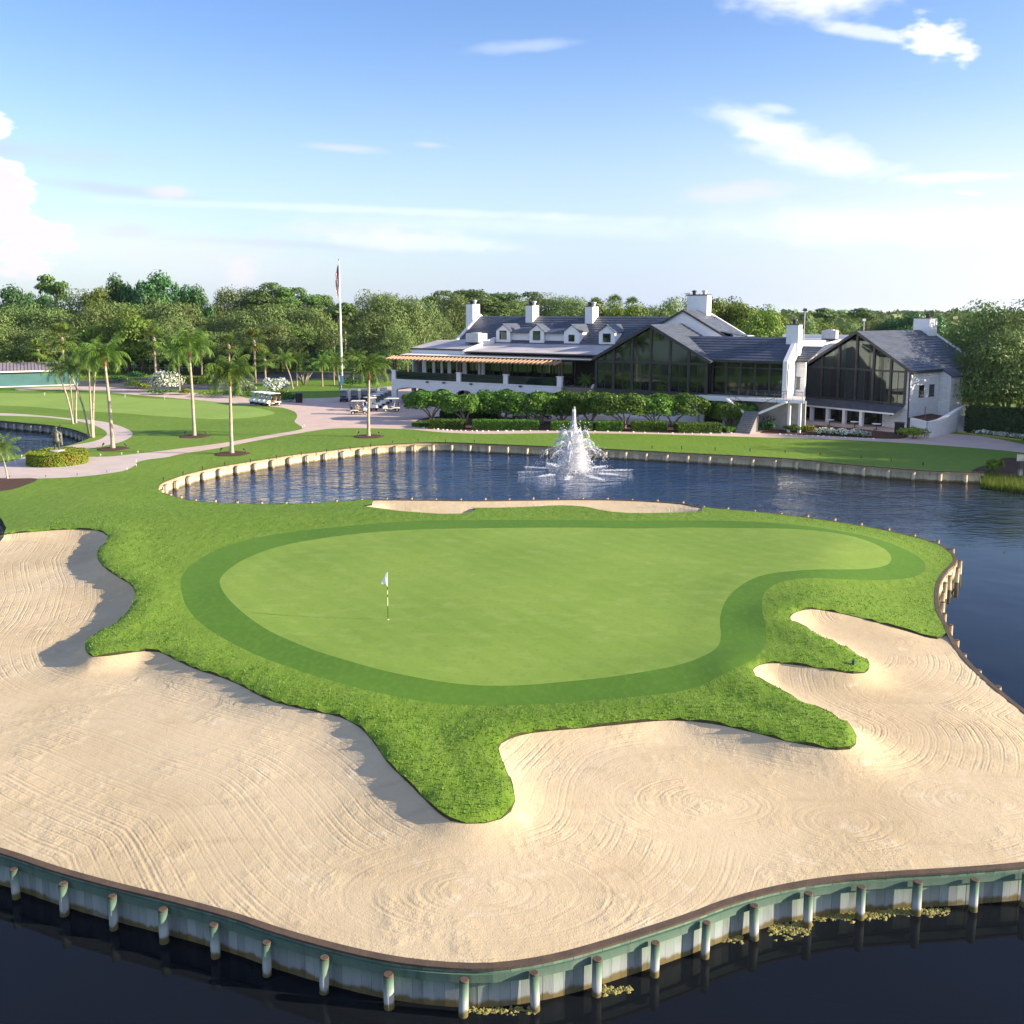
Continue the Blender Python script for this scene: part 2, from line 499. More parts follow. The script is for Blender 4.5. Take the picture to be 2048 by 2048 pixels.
def tr(pts, z): return [P(x * K, y * K, z)[:2] for x, y in pts]          # 1932-unit photo points on level z
def trg(pts): return [G(x, y)[:2] for x, y in pts]                        # 2048-unit photo points on the mainland


def inside(poly, pts):
    x, y = pts[:, 0], pts[:, 1]; r = np.zeros(len(pts), bool); n = len(poly)
    for i in range(n):
        x1, y1 = poly[i]; x2, y2 = poly[(i + 1) % n]
        if y1 == y2: continue
        c = ((y1 > y) != (y2 > y)) & (x < (x2 - x1) * (y - y1) / (y2 - y1) + x1)
        r ^= c
    return r


def dist_to(line, pts, closed=True):
    a = np.asarray(line); b = np.roll(a, -1, 0) if closed else a[1:]
    if not closed: a = a[:-1]
    best = np.full(len(pts), 1e9)
    for i in range(len(a)):
        d = b[i] - a[i]; L = d @ d + 1e-12
        t = np.clip(((pts - a[i]) @ d) / L, 0, 1)
        e = pts - a[i] - t[:, None] * d
        best = np.minimum(best, (e * e).sum(1))
    return np.sqrt(best)


SEAW_TOP = .95
front_wall = tr([(-260, 1555), (-130, 1575), (0, 1607), (100, 1640), (200, 1668), (330, 1700), (440, 1730), (520, 1757), (600, 1780), (680, 1800),
                 (760, 1815), (850, 1824), (930, 1825), (1010, 1815), (1080, 1800), (1150, 1780), (1230, 1755), (1300, 1732), (1380, 1702),
                 (1450, 1682), (1530, 1666), (1620, 1655), (1720, 1648), (1820, 1642), (1932, 1633), (2010, 1622), (2070, 1595)], SEAW_TOP)
right_wall = tr([(2110, 1540), (2090, 1475), (2015, 1403), (1932, 1340), (1880, 1298), (1840, 1262), (1812, 1230), (1796, 1203), (1786, 1180), (1771, 1150), (1769, 1115),
                 (1775, 1093), (1788, 1075), (1800, 1064), (1804, 1053), (1795, 1041), (1775, 1028), (1740, 1016), (1690, 1004), (1640, 994), (1560, 981),
                 (1480, 971), (1400, 963), (1325, 957), (1290, 950), (1200, 944), (1100, 942), (1000, 943), (900, 944), (800, 943), (700, 943),
                 (600, 949), (500, 951), (400, 948), (360, 944), (330, 938), (308, 930)], SEAW_TOP)
lake_wall = tr([(297, 922), (301, 914), (320, 905), (350, 895), (400, 883), (450, 874), (500, 866), (560, 857), (620, 850), (680, 843), (740, 838), (800, 835),
                (850, 835), (900, 837), (1000, 841), (1100, 845), (1200, 850), (1300, 855), (1400, 860), (1500, 866), (1600, 876), (1700, 884), (1760, 888),
                (1825, 890), (1857, 891)], .97)
reed_bank = tr([(1866, 896), (1880, 900), (1925, 908), (1975, 925), (2040, 960), (2200, 1060)], .6)
cove = tr([(-70, 1080), (-20, 1050), (0, 1029), (7.6, 1024), (13, 1010), (10, 1003), (0, 984), (-30, 962), (-90, 940), (-200, 930), (-420, 925)], SEAW_TOP)
pond = smooth_loop(trg([(-140, 832), (-60, 837), (0, 841), (53, 846), (100, 850), (140, 857), (165, 865), (181, 874), (150, 887), (106, 897), (44, 909), (0, 913), (-80, 917), (-150, 905)]), .6)

far = [(420, 60), (900, 400), (2500, 1500), (3000, 6000), (-3000, 6000), (-2500, 1500), (-900, 400), (-420, 80)]
near_left = [(-60, 45), (-48, 34)]
land = np.vstack([smooth_loop(front_wall, .4, False), smooth_loop(right_wall, .4, False), smooth_loop(lake_wall, .5, False), smooth_loop(reed_bank, .6, False),
                  np.array(far), smooth_loop(list(reversed(cove)), .35, False), np.array([P(-330 * K, 1420 * K, .95)[:2]])])

grass_edge = tr([(-60, 1012), (0, 1007.5), (15, 1004), (60, 1002), (110, 1000), (150, 1000), (185, 1004), (203, 1014), (200, 1028), (188, 1040), (183, 1055), (190, 1068), (205, 1082), (228, 1095),
                 (248, 1108), (256, 1122), (252, 1140), (240, 1160), (225, 1176), (205, 1190), (180, 1202), (165, 1214), (160, 1226), (165, 1238), (178, 1245), (205, 1243), (240, 1238),
                 (275, 1234), (300, 1236), (330, 1250), (370, 1268), (410, 1280), (450, 1297), (490, 1318), (520, 1331), (560, 1342), (610, 1353), (640, 1360), (670, 1374), (695, 1395),
                 (715, 1420), (735, 1448), (765, 1478), (800, 1510), (830, 1535), (850, 1546), (880, 1551), (915, 1551), (945, 1543), (963, 1530), (971, 1512), (968, 1490), (958, 1465),
                 (946, 1438), (939, 1415), (945, 1403), (965, 1393), (1000, 1383), (1060, 1377), (1120, 1373), (1180, 1368), (1240, 1364), (1300, 1366), (1360, 1375), (1420, 1389),
                 (1480, 1405), (1540, 1415), (1580, 1420), (1605, 1419), (1617, 1410), (1618, 1396), (1608, 1381), (1585, 1366), (1550, 1350), (1505, 1330), (1465, 1310), (1435, 1292),
                 (1418, 1276), (1424, 1265), (1445, 1258), (1475, 1258), (1520, 1263), (1570, 1270), (1610, 1274), (1632, 1270), (1641, 1258), (1635, 1245), (1610, 1230), (1570, 1213),
                 (1530, 1196), (1500, 1182), (1488, 1172), (1497, 1162), (1520, 1154), (1545, 1153), (1600, 1157), (1660, 1164), (1720, 1172), (1770, 1180)], 1.5)
grass_edge = smooth_loop(list(grass_edge) + [P(1790 * K, 1186 * K, 1.0)[:2]], .3, False)
# small mower-and-rake irregularity along the lip
_t = np.gradient(grass_edge, axis=0); _t /= np.linalg.norm(_t, axis=1)[:, None]
_n = np.stack([-_t[:, 1], _t[:, 0]], 1)
grass_edge = grass_edge + _n * (np.convolve(rng.normal(0, 1, len(grass_edge)), np.ones(6) / 6, 'same') * .05)[:, None]
sand_poly = np.vstack([grass_edge, np.array([P(1830 * K, 1195 * K, .95)[:2], (48, 30), (40, 8), (-60, 8), (-75, 45)])])
green = smooth_loop(tr([(415, 1092), (418, 1110), (430, 1128), (450, 1148), (475, 1168), (510, 1190), (550, 1208), (600, 1228), (660, 1247), (720, 1264), (790, 1278), (850, 1287), (910, 1291),
                        (980, 1290), (1060, 1284), (1140, 1277), (1210, 1268), (1270, 1258), (1320, 1244), (1352, 1225), (1360, 1200), (1358, 1175), (1362, 1150), (1375, 1125), (1400, 1103),
                        (1430, 1088), (1470, 1080), (1530, 1075), (1590, 1070), (1640, 1063), (1675, 1052), (1682, 1040), (1670, 1028), (1630, 1016), (1570, 1006), (1490, 999), (1400, 996),
                        (1300, 994), (1200, 996), (1100, 995), (1000, 996), (900, 998), (800, 1000), (720, 1003), (640, 1010), (570, 1020), (510, 1034), (460, 1054), (430, 1074)], 1.6), .45)
collar = smooth_loop(tr([(341, 1095), (343, 1120), (352, 1145), (372, 1170), (405, 1195), (450, 1220), (500, 1243), (560, 1265), (620, 1284), (690, 1303), (760, 1317), (830, 1325), (900, 1328),
                         (980, 1328), (1060, 1325), (1140, 1320), (1210, 1315), (1270, 1308), (1320, 1297), (1370, 1278), (1410, 1258), (1435, 1238), (1445, 1215), (1444, 1185), (1438, 1155),
                         (1440, 1125), (1455, 1107), (1480, 1097), (1520, 1091), (1580, 1088), (1640, 1083), (1690, 1076), (1730, 1066), (1747, 1053), (1738, 1036), (1690, 1018), (1620, 1004),
                         (1540, 993), (1450, 986), (1350, 982), (1250, 981), (1150, 981), (1080, 980), (1000, 981), (900, 983), (800, 984), (700, 988), (600, 996), (520, 1006), (450, 1022),
                         (400, 1040), (365, 1062), (347, 1080)], 1.6), .45)
back_sand = smooth_loop(tr([(684, 950), (700, 946), (720, 930), (900, 930), (1100, 930), (1300, 935), (1325, 958), (1320, 961), (1290, 969), (1240, 974), (1180, 973), (1135, 967), (1108, 957), (1080, 951),
                            (1050, 950), (1000, 955), (950, 960), (905, 961), (889, 961), (897, 969), (882, 977), (840, 979), (800, 976), (750, 970), (710, 961)], 1.3), .4)
# mainland zones (photo 2048 units)
prac = smooth_loop(trg([(-220, 792), (-80, 787), (0, 786), (71, 787), (143, 787), (214, 789), (286, 796), (360, 799), (420, 803), (469, 809), (519, 817), (545, 823), (548, 828), (515, 834),
                        (469, 837.5), (420, 838), (333, 833), (238, 826), (143, 820), (71, 814), (0, 811), (-120, 808), (-220, 806)]), 1.2)
drive = smooth_loop(trg([(340, 899.7), (360, 897), (451, 885), (542, 869), (588, 862), (606, 856.5), (598, 850), (589, 843), (594.6, 833), (590, 824), (578, 819), (558, 814.5), (469, 807), (360, 797),
                         (286, 791), (200, 783), (120, 779), (40, 781), (40, 777), (130, 773), (215, 774), (300, 781), (350, 785), (420, 786), (470, 790), (500, 797), (565, 800), (606, 797), (679, 794),
                         (700, 780), (790, 772), (900, 765), (1300, 765), (1550, 800), (1760, 830), (1850, 862), (1960, 872), (2070, 893), (2300, 935), (2300, 945), (2048, 905.5), (1930, 894.5), (1793, 885), (1656, 878.3), (1580, 876), (1358, 869.5), (1191, 866.5),
                         (1133, 866), (1070, 866.5), (967, 867.5), (884, 864.5), (822, 858.5), (800, 857.6), (747, 856.5), (702, 856), (656, 857.6), (588, 868), (519, 880), (437, 896), (360, 908), (340, 913)]), 1.2)


def z0(pts): return [(x / 5.682, 780 + y / 5.68) for x, y in pts]


path = smooth_loop(trg(z0([(-300, 850), (0, 825), (120, 810), (250, 770), (400, 725), (560, 680), (700, 655), (850, 622), (1000, 598), (1130, 562), (1200, 522), (1215, 487), (1180, 450), (1080, 405), (960, 370),
                           (850, 348), (700, 328), (500, 308), (250, 297), (0, 290), (-400, 285), (-400, 255), (0, 262), (250, 273), (500, 293), (800, 322), (1000, 338), (1180, 360), (1320, 395), (1440, 440),
                           (1500, 480), (1505, 512), (1470, 545), (1400, 580), (1300, 610), (1100, 650), (900, 690), (810, 712), (850, 742), (1000, 758), (1250, 755), (1500, 730), (1800, 695), (1940, 679),
                           (1940, 755), (1700, 785), (1565, 815), (1540, 850), (1480, 890), (1400, 920), (1200, 952), (900, 985), (600, 1000), (430, 1005), (200, 1008), (0, 1016), (-300, 1030)])), .9)
lot = smooth_loop(trg([(150, 772), (260, 778), (330, 779), (420, 780), (470, 778), (480, 765), (560, 765), (640, 756), (720, 760), (800, 762), (900, 760), (900, 742), (700, 744), (560, 744), (420, 746), (330, 752), (240, 758), (150, 762)]), 2.5)
island = smooth_loop(trg([(828, 848), (838, 839), (862, 834), (900, 832), (950, 831), (1010, 834), (1080, 841), (1180, 846), (1300, 851), (1400, 855), (1470, 856), (1492, 860), (1486, 864.5), (1440, 867), (1358, 866.5),
                          (1300, 865), (1191, 862.5), (1070, 861), (967, 862), (900, 860.5), (850, 856)]), 1.0)
bed_right = smooth_loop(trg([(1520, 866), (1560, 851), (1640, 851), (1760, 862), (1812, 868), (1812, 876), (1780, 878), (1650, 872), (1560, 868)]), 1.0)
bed_bank = smooth_loop(trg([(1930, 946), (1985, 925), (2020, 915), (2120, 930), (2150, 980), (2060, 975), (2000, 958), (1960, 955)]), 1.0)
bed_left = smooth_loop(trg([(-60, 957), (20, 957), (74, 957), (55, 969), (25, 979), (0, 983), (-60, 990)]), .7)

ZONES = [('lawn', None), ('collar', collar), ('green', green), ('sand', sand_poly), ('back', back_sand), ('lot', lot), ('drive', drive), ('path', path),
         ('prac', prac), ('bed', island), ('bed', bed_right), ('bed', bed_bank), ('bed', bed_left)]

loops = [land, pond, green, collar, back_sand, prac, drive, path, lot, island, bed_right, bed_bank, bed_left]
cv = []; ce = []
for L in loops:
    o = len(cv); n = len(L)
    cv += [tuple(p) for p in L]; ce += [(o + i, o + (i + 1) % n) for i in range(n)]
o = len(cv); cv += [tuple(p) for p in grass_edge]; ce += [(o + i, o + i + 1) for i in range(len(grass_edge) - 1)]


def grid(x0, x1, y0, y1, s):
    gx, gy = np.meshgrid(np.arange(x0, x1, s), np.arange(y0, y1, s))
    g = np.stack([gx.ravel(), gy.ravel()], 1); return g + rng.uniform(-.3 * s, .3 * s, g.shape)


gp = np.vstack([grid(-36, 42, 17, 78, .33), grid(-80, -36, 40, 130, 2.0), grid(-36, 42, 78, 200, 2.0), grid(42, 110, 40, 200, 2.5), grid(-110, -80, 60, 200, 3)])
_ge = grass_edge[::1]; gp = np.vstack([gp] + [_ge + _n[:len(_ge)] * s_ * k for s_ in (-1, 1) for k in (.18, .4, .66, .95, 1.3)])
gp = gp[inside(land, gp)]
near = np.full(len(gp), 1e9)
for L in loops + [grass_edge]:
    near = np.minimum(near, dist_to(L, gp, L is not grass_edge) if len(L) < 900 else dist_to(L[::2], gp))
gp = gp[near > .12]
allv = [Vector(p) for p in cv] + [Vector(p) for p in gp]
V2, E2, F2, *_ = geometry.delaunay_2d_cdt(allv, ce, [], 0, 1e-5)
V2 = np.array([(p[0], p[1]) for p in V2]); F2 = np.array([f for f in F2 if len(f) == 3])
cen = V2[F2].mean(1)
ok = inside(land, cen) & ~inside(pond, cen)
F2 = F2[ok]; cen = cen[ok]
zone = np.zeros(len(F2), int)
for i, (nm, poly) in enumerate(ZONES):
    if poly is None: continue
    m = inside(poly, cen)
    if nm in ('path', 'drive', 'prac', 'lot', 'bed'): m &= cen[:, 1] > 55
    zone[m] = i

# heights
shore = np.vstack([smooth_loop(front_wall, 1, False), smooth_loop(right_wall, 1, False)])
d_sh = dist_to(shore, V2, False)
pen = (1 - ss(60, 77, V2[:, 1])) * 1.0
pen = np.maximum(pen, 0) * ss(-40, -22, V2[:, 0] + (V2[:, 1] - 50) * .25)


def lump(p, s, seed):
    r = np.random.default_rng(seed); z = np.zeros(len(p))
    for k in range(5):
        a = r.uniform(0, 6.28); f = r.uniform(.5, 1.5) / s; z += np.sin((p[:, 0] * math.cos(a) + p[:, 1] * math.sin(a)) * f * 6.28 + r.uniform(0, 6.28))
    return z / 5


base = gz(V2[:, 0]) * (1 - pen) + pen * (SEAW_TOP + .65 * ss(0, 6.5, d_sh) + .10 * lump(V2, 13, 3) * ss(2, 8, d_sh))
base = np.where(d_sh < .02, np.where(pen > .02, SEAW_TOP, base), base)
# far land stays level with the mainland
base = np.where(V2[:, 1] > 80, gz(V2[:, 0]), base)
d_g = dist_to(grass_edge, V2, False)
in_s = inside(sand_poly, V2)
d_b = dist_to(back_sand, V2)
# greens: gentle inner fall towards the front
Hg = base.copy()
inm = inside(green, V2); Hg += np.where(inm, -.05 * ss(0, 2, dist_to(green, V2)), 0)
pr = inside(prac, V2); Hg += np.where(pr, .28 * ss(0, 7, dist_to(prac, V2)), 0)
rough_rise = .14 * np.exp(-((d_g - .8) / 1.1) ** 2) * (~in_s) * ss(0, 3, d_sh)        # grass lip stands a little proud of the sand
Hg += rough_rise
bank = (1 - ss(0, 3.5, dist_to(smooth_loop(reed_bank, 1, False), V2, False))) * (V2[:, 0] > 40)
Hg -= bank * .75
floor = .98 - .05 * lump(V2, 9, 8) + .20 * ss(-18, -9, V2[:, 0]) * ss(2, 7, d_sh) * (1 - .6 * ss(3, 9, V2[:, 0]))
flo2 = np.minimum(base, floor + (SEAW_TOP - floor) * (1 - ss(0, 2.5, d_sh)))
wob = 1.0 + .35 * lump(V2, 5, 12)
Hs = base + .14 * np.exp(-(.8 / 1.1) ** 2) * ss(0, 3, d_sh) - .10 - (base - .10 - flo2) * np.clip(1 - np.exp(-(d_g / (.60 * wob)) ** 1.2), 0, 1)
Hs = np.maximum(Hs, SEAW_TOP - .25)
Hs = np.where(d_sh < .05, SEAW_TOP - .03, Hs)
Hb = base - .08 - .62 * ss(0, 1.3, d_b) * ss(0, 3.0, d_sh)
Hb = np.where(d_sh < .05, SEAW_TOP - .03, Hb)


def ground_at(x, y):
    """height of the built ground at a place (nearest vertex)"""
    i = int(np.argmin((V2[:, 0] - x) ** 2 + (V2[:, 1] - y) ** 2))
    return float(Hg[i])


def sub(name, ids, H, mat, extra=None, smooth=True, kind='structure'):
    m = np.isin(zone, ids); f = F2[m]
    u, inv = np.unique(f, return_inverse=True)
    v = np.column_stack([V2[u], H[u]])
    o = np_mesh(name, v, inv.reshape(-1, 3), [mat], smooth=smooth)
    if extra:
        for k, arr in extra.items():
            a = o.data.attributes.new(k, 'FLOAT', 'POINT'); a.data.foreach_set('value', arr[u].astype(np.float32))
    o['kind'] = kind
    return o


zid = lambda *n: [i for i, z in enumerate(ZONES) if z[0] in n]
m_lawn = grassmat('lawn_grass', (.110, .196, .017), (.134, .224, .022), (.180, .262, .040), 20, .6, .03, (1, .45, 1), .07)
def greenmat(name, c1, c2, c3):
    m, t, b, o = newmat(name); g = T(t); v = g.co(); x, y, z = g.sep(v)
    u_ = g.math('ADD', g.math('MULTIPLY', x, .80), g.math('MULTIPLY', y, .60))
    st = g.ramp(g.math('SINE', g.math('MULTIPLY', g.math('ADD', u_, g.math('MULTIPLY', g.noise(.3, 2, v), .3)), 6.2832 / 1.15)), -.5, .5)
    c = g.mix(g.ramp(g.noise(.14, 4, v), .35, .65), c1, c2)
    c = g.mix(g.math('MULTIPLY', st, .13), c, tuple(k * 1.22 for k in c2))
    c = g.mix(g.math('MULTIPLY', g.ramp(g.noise(.9, 5, g.scalev(v, (1, 1.8, 1))), .48, .70), .45), c, c3)
    c = g.mix(g.math('MULTIPLY', g.ramp(g.noise(5.5, 5, v), .52, .72), .38), c, tuple(k * .70 for k in c1))
    c = g.mix(g.math('MULTIPLY', g.ramp(g.noise(14, 2, v), .70, .76), .6), c, (.33, .36, .14))
    g.set(b.inputs['Base Color'], c); b.inputs['Roughness'].default_value = .8; b.inputs['Specular IOR Level'].default_value = .12
    n = g.bump(g.noise(1.4, 3, v), .3, .05); n = g.bump(g.noise(45, 2, v), .25, .008, n); g.set(b.inputs['Normal'], n)
    return m


m_green = greenmat('green_turf', (.148, .240, .038), (.178, .268, .045), (.232, .305, .078))
m_collar = grassmat('collar_turf', (.066, .150, .013), (.082, .174, .016), (.106, .20, .026), 36, .12, .012, (1, .5, 1), .12)
m_pave = M('paver_driveway', (.56, .42, .34), (.48, .37, .31), .5, .85, .15, 8)
m_path = M('concrete_path', (.52, .43, .375), (.45, .375, .335), .6, .85, .12, 9)
m_asph = M('asphalt', (.055, .055, .06), (.075, .073, .075), .8, .9, .2, 14)
# sand with raked grooves: the rake follows the bunker edge, and circles round where the machine turned
SW = [(900, 1690, 2.3, .55), (1345, 1530, 2.2, .6), (1590, 1560, 1.6, .7), (1640, 1215, 1.8, .55), (1850, 1520, 1.8, .6)]
d_best = np.full(len(V2), 1e9); w_sw = np.zeros(len(V2))
for (x, y, R, asp) in SW:
    c = P(x * K, y * K, .9)[:2]
    e = V2 - c; d = np.hypot(e[:, 0] * asp, e[:, 1] * 1.0)
    w_sw = np.maximum(w_sw, 1 - ss(R * .75, R * 1.25, d)); d_best = np.minimum(d_best, d)
mS, tS, bS, oS = newmat('raked_sand'); g = T(tS); vS = g.co()
ae, asw, aw = g.attr('rake_edge'), g.attr('rake_swirl'), g.attr('rake_w')
nlow = g.noise(.35, 4, vS); nmid = g.noise(2.2, 4, vS); nfine = g.noise(28, 3, vS)
wv = g.math('MULTIPLY', g.math('SUBTRACT', g.noise(.22, 2, vS), .5), .35)
def groove(a, per, w):
    f = g.math('FRACT', g.math('DIVIDE', g.math('ADD', a, wv), per)); tri_ = g.math('ABSOLUTE', g.math('SUBTRACT', f, .5))
    return g.ramp(tri_, 0, w)
def lines(a): return g.math('ADD', g.math('ADD', groove(a, 1.55, .05), g.math('MULTIPLY', groove(a, .39, .16), .75)), g.math('MULTIPLY', groove(a, .195, .3), .25))
gr = g.math('ADD', g.math('MULTIPLY', lines(ae), g.math('SUBTRACT', 1.0, aw)), g.math('MULTIPLY', lines(asw), aw))
msk = g.math('MULTIPLY', g.ramp(nlow, .40, .60), g.ramp(g.noise(.6, 4, vS), .36, .56))
msk = g.math('MULTIPLY', msk, g.math('SUBTRACT', 1.0, g.math('MULTIPLY', aw, g.ramp(g.noise(.38, 2, vS), .44, .56))))
gr = g.math('MULTIPLY', gr, g.math('MULTIPLY', g.math('MULTIPLY_ADD', msk, .75, .32), g.math('MULTIPLY_ADD', g.noise(3.5, 3, vS), 1.2, .3)))
cS = g.mix(g.ramp(g.noise(.16, 3, vS), .38, .66), (.54, .435, .278), (.47, .37, .225))
cS = g.mix(g.math('MULTIPLY', g.ramp(g.noise(.8, 5, g.scalev(vS, (.35, 1.2, 1)), dist=1.2), .52, .75), .45), cS, (.385, .295, .18))
cS = g.mix(g.math('MULTIPLY', g.ramp(g.noise(1.3, 3, vS), .6, .72), .5), cS, (.60, .505, .36))
cS = g.mix(g.math('MULTIPLY', g.ramp(nfine, .56, .72), .35), cS, (.36, .26, .165))
tS.links.new(cS, bS.inputs['Base Color']); bS.inputs['Roughness'].default_value = .95; bS.inputs['Specular IOR Level'].default_value = .1
n = g.bump(gr, .85, .017); n = g.bump(nmid, .25, .03, n); n = g.bump(g.noise(9, 4, vS), .35, .014, n); n = g.bump(nfine, .7, .012, n)
tS.links.new(n, bS.inputs['Normal'])
guide = smooth_loop(tr([(165, 1003), (135, 1060), (150, 1110), (138, 1165), (105, 1225), (150, 1272), (300, 1305), (480, 1362), (620, 1405), (720, 1475), (800, 1545), (900, 1582), (1000, 1562), (1030, 1480), (1100, 1422),
                         (1250, 1400), (1400, 1422), (1550, 1452), (1680, 1440), (1700, 1380), (1600, 1335), (1560, 1302), (1680, 1292), (1722, 1250), (1680, 1205), (1590, 1180)], .9), .6, False)
d_flow = dist_to(guide, V2, False)
ex = {'rake_edge': d_flow, 'rake_swirl': d_best, 'rake_w': w_sw}
exb = {'rake_edge': d_b, 'rake_swirl': d_best, 'rake_w': w_sw * 0}

lawn = sub('lawn', zid('lawn'), Hg, m_lawn)
sub('green_collar', zid('collar'), Hg, m_collar)
sub('putting_green', zid('green'), Hg, m_green)
sub('practice_green', zid('prac'), Hg, greenmat('practice_turf', (.195, .30, .06), (.225, .325, .066), (.27, .35, .095)))
sub('bunker_sand', zid('sand'), Hs, mS, ex)
sub('back_bunker_sand', zid('back'), Hb, mS, exb)
sub('driveway', zid('drive'), Hg + .0, m_pave)
sub('path', zid('path'), Hg, m_path)
sub('parking_lot', zid('lot'), Hg, m_asph)
sub('planting_bed', zid('bed'), Hg, m_mulch)

# cut turf edge above the sand: a thin earth face under the grass lip
def lip(line, closed, Hlow, depth=.14):
    L = np.asarray(line); n = len(L)
    tree = np.array([int(np.argmin(((V2 - p) ** 2).sum(1))) for p in L])
    top = np.column_stack([V2[tree], Hg[tree] + .012]); bot = top.copy(); bot[:, 2] = np.minimum(Hlow[tree] - .05, top[:, 2] - .05)
    k = n if closed else n - 1
    f = [(i, (i + 1) % n, n + (i + 1) % n, n + i) for i in range(k)]
    return np.vstack([top, bot]), np.array(f)


m_lip = M('turf_edge_earth', (.05, .06, .018), (.035, .03, .015), 8, .95, .5, 30)
v1, f1 = lip(grass_edge[:-2], False, Hs)
o = np_mesh('turf_edge', v1, f1, [m_lip]); o['kind'] = 'structure'
back_in = np.array([p for p in back_sand if dist_to(shore, np.array([p]), False)[0] > .25 and inside(land, np.array([p]))[0]])

# rough grass: tufts on the unmown ground between the collar and the sand
rough_f = np.where((zone == 0) & (cen[:, 1] < 76) & (cen[:, 0] > -30))[0]
tri = V2[F2[rough_f]]; ar = np.abs(np.cross(tri[:, 1] - tri[:, 0], tri[:, 2] - tri[:, 0])) / 2
NT = 230000
wgt = ar * np.clip(70 / cen[rough_f][:, 1], .6, 2.5); pick = rng.choice(len(rough_f), NT, p=wgt / wgt.sum())
a, b = rng.random(NT), rng.random(NT); fl = a + b > 1; a[fl] = 1 - a[fl]; b[fl] = 1 - b[fl]
ids = F2[rough_f][pick]
hz3 = np.column_stack([V2, Hg])
pp = hz3[ids[:, 0]] * (1 - a - b)[:, None] + hz3[ids[:, 1]] * a[:, None] + hz3[ids[:, 2]] * b[:, None]
dg_p = d_g[ids[:, 0]]; dc_p = dist_to(collar[::2], pp[:, :2])
hgt = (.025 + .04 * rng.random(NT)) * np.where(dg_p < 4, 1.35, .8) * (.35 + .65 * ss(.2, 1.6, dc_p)) * (.75 + .5 * (lump(pp[:, :2], 1.3, 5) + .5))
ang = rng.uniform(0, 6.28, NT); wd = .015 + .014 * rng.random(NT)
s = np.column_stack([np.cos(ang), np.sin(ang), np.zeros(NT)]) * wd[:, None]
lean = np.column_stack([rng.normal(0, .5, NT), rng.normal(0, .5, NT), np.ones(NT)]) * hgt[:, None]
tv = np.stack([pp - s, pp + s, pp + lean], 1).reshape(-1, 3)
m_blade = leafmat('grass_blades', (.080, .18, .016), (.150, .262, .03), (.048, .118, .010), .3, .6, 1.1)
o = np_mesh('rough_grass', tv, np.arange(NT * 3).reshape(-1, 3), [m_blade]); o['kind'] = 'stuff'
tag(o, 'shaggy green rough grass between the putting green collar and the sand', 'grass')

# ------------------------------------------------------------------ water
mW, tW, bW, oW = newmat('lake_water'); g = T(tW); v = g.co(); xx, yy, zz = g.sep(v)
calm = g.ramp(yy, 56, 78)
rip = g.noise(.34, 4, g.scalev(v, (.8, 1.5, 1)), dist=.8); rip2 = g.noise(1.3, 3, g.scalev(v, (.8, 1.8, 1)))
soft = g.noise(.25, 2, v)
h = g.math('ADD', g.math('MULTIPLY', rip, .7), g.math('MULTIPLY', rip2, .3))
patch = g.ramp(g.noise(.06, 2, v), .35, .6)
h = g.math('MULTIPLY', g.math('MULTIPLY', h, g.math('SUBTRACT', 1.0, g.math('MULTIPLY', g.ramp(xx, 12, 36), .55))), g.math('MULTIPLY', calm, g.math('MULTIPLY_ADD', patch, .6, .4)))
tW.links.new(g.bump(g.math('ADD', h, g.math('MULTIPLY', soft, .06)), .95, .62), bW.inputs['Normal'])
g.set(bW.inputs['Base Color'], g.mix(g.math('MULTIPLY', g.math('MULTIPLY', calm, g.ramp(xx, -34, -30)), g.math('SUBTRACT', 1.0, g.ramp(xx, 8, 40))), (.007, .0085, .0105), (.010, .034, .085))); bW.inputs['Roughness'].default_value = .03; bW.inputs['IOR'].default_value = 1.34  # blue sky reflection on the far lake is put into the base colour
g.set(bW.inputs['Specular IOR Level'], g.math('MULTIPLY_ADD', calm, .26, .26))
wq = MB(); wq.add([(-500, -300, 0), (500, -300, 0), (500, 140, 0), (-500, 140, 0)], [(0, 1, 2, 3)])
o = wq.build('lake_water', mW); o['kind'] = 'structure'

# ------------------------------------------------------------------ timber sea walls
def woodwall(name, top, mid, low, wet):
    m, t, b, o = newmat(name); g = T(t); v = g.co(); x, y, z = g.sep(v)
    st = g.noise(3.2, 4, g.scalev(v, (.9, .9, .22))); nz_ = g.noise(1.2, 3, v)
    zz = g.math('ADD', z, g.math('MULTIPLY', g.math('SUBTRACT', st, .5), .35))
    c = g.mix(g.ramp(zz, .25, .62), low, mid)
    c = g.mix(g.ramp(zz, .55, .85), c, top)
    c = g.mix(g.ramp(g.math('SUBTRACT', .20, zz), 0, .10), c, wet)
    c = g.mix(g.math('MULTIPLY', g.ramp(g.noise(5, 4, g.scalev(v, (.75, .75, .16))), .5, .75), .45), c, tuple(k * .38 for k in top))
    c = g.mix(g.math('MULTIPLY', g.ramp(nz_, .55, .75), .4), c, low)
    hs = g.n('ShaderNodeHueSaturation'); g.set(hs.inputs['Color'], c); g.set(hs.inputs['Value'], g.math('MULTIPLY_ADD', g.n('ShaderNodeNewGeometry').outputs['Random Per Island'], .42, .76)); c = hs.outputs[0]
    g.set(b.inputs['Base Color'], c); b.inputs['Roughness'].default_value = .85; b.inputs['Specular IOR Level'].default_value = .2
    g.set(b.inputs['Normal'], g.bump(g.noise(14, 4, g.scalev(v, (2, 2, .25))), .35, .01))
    return m


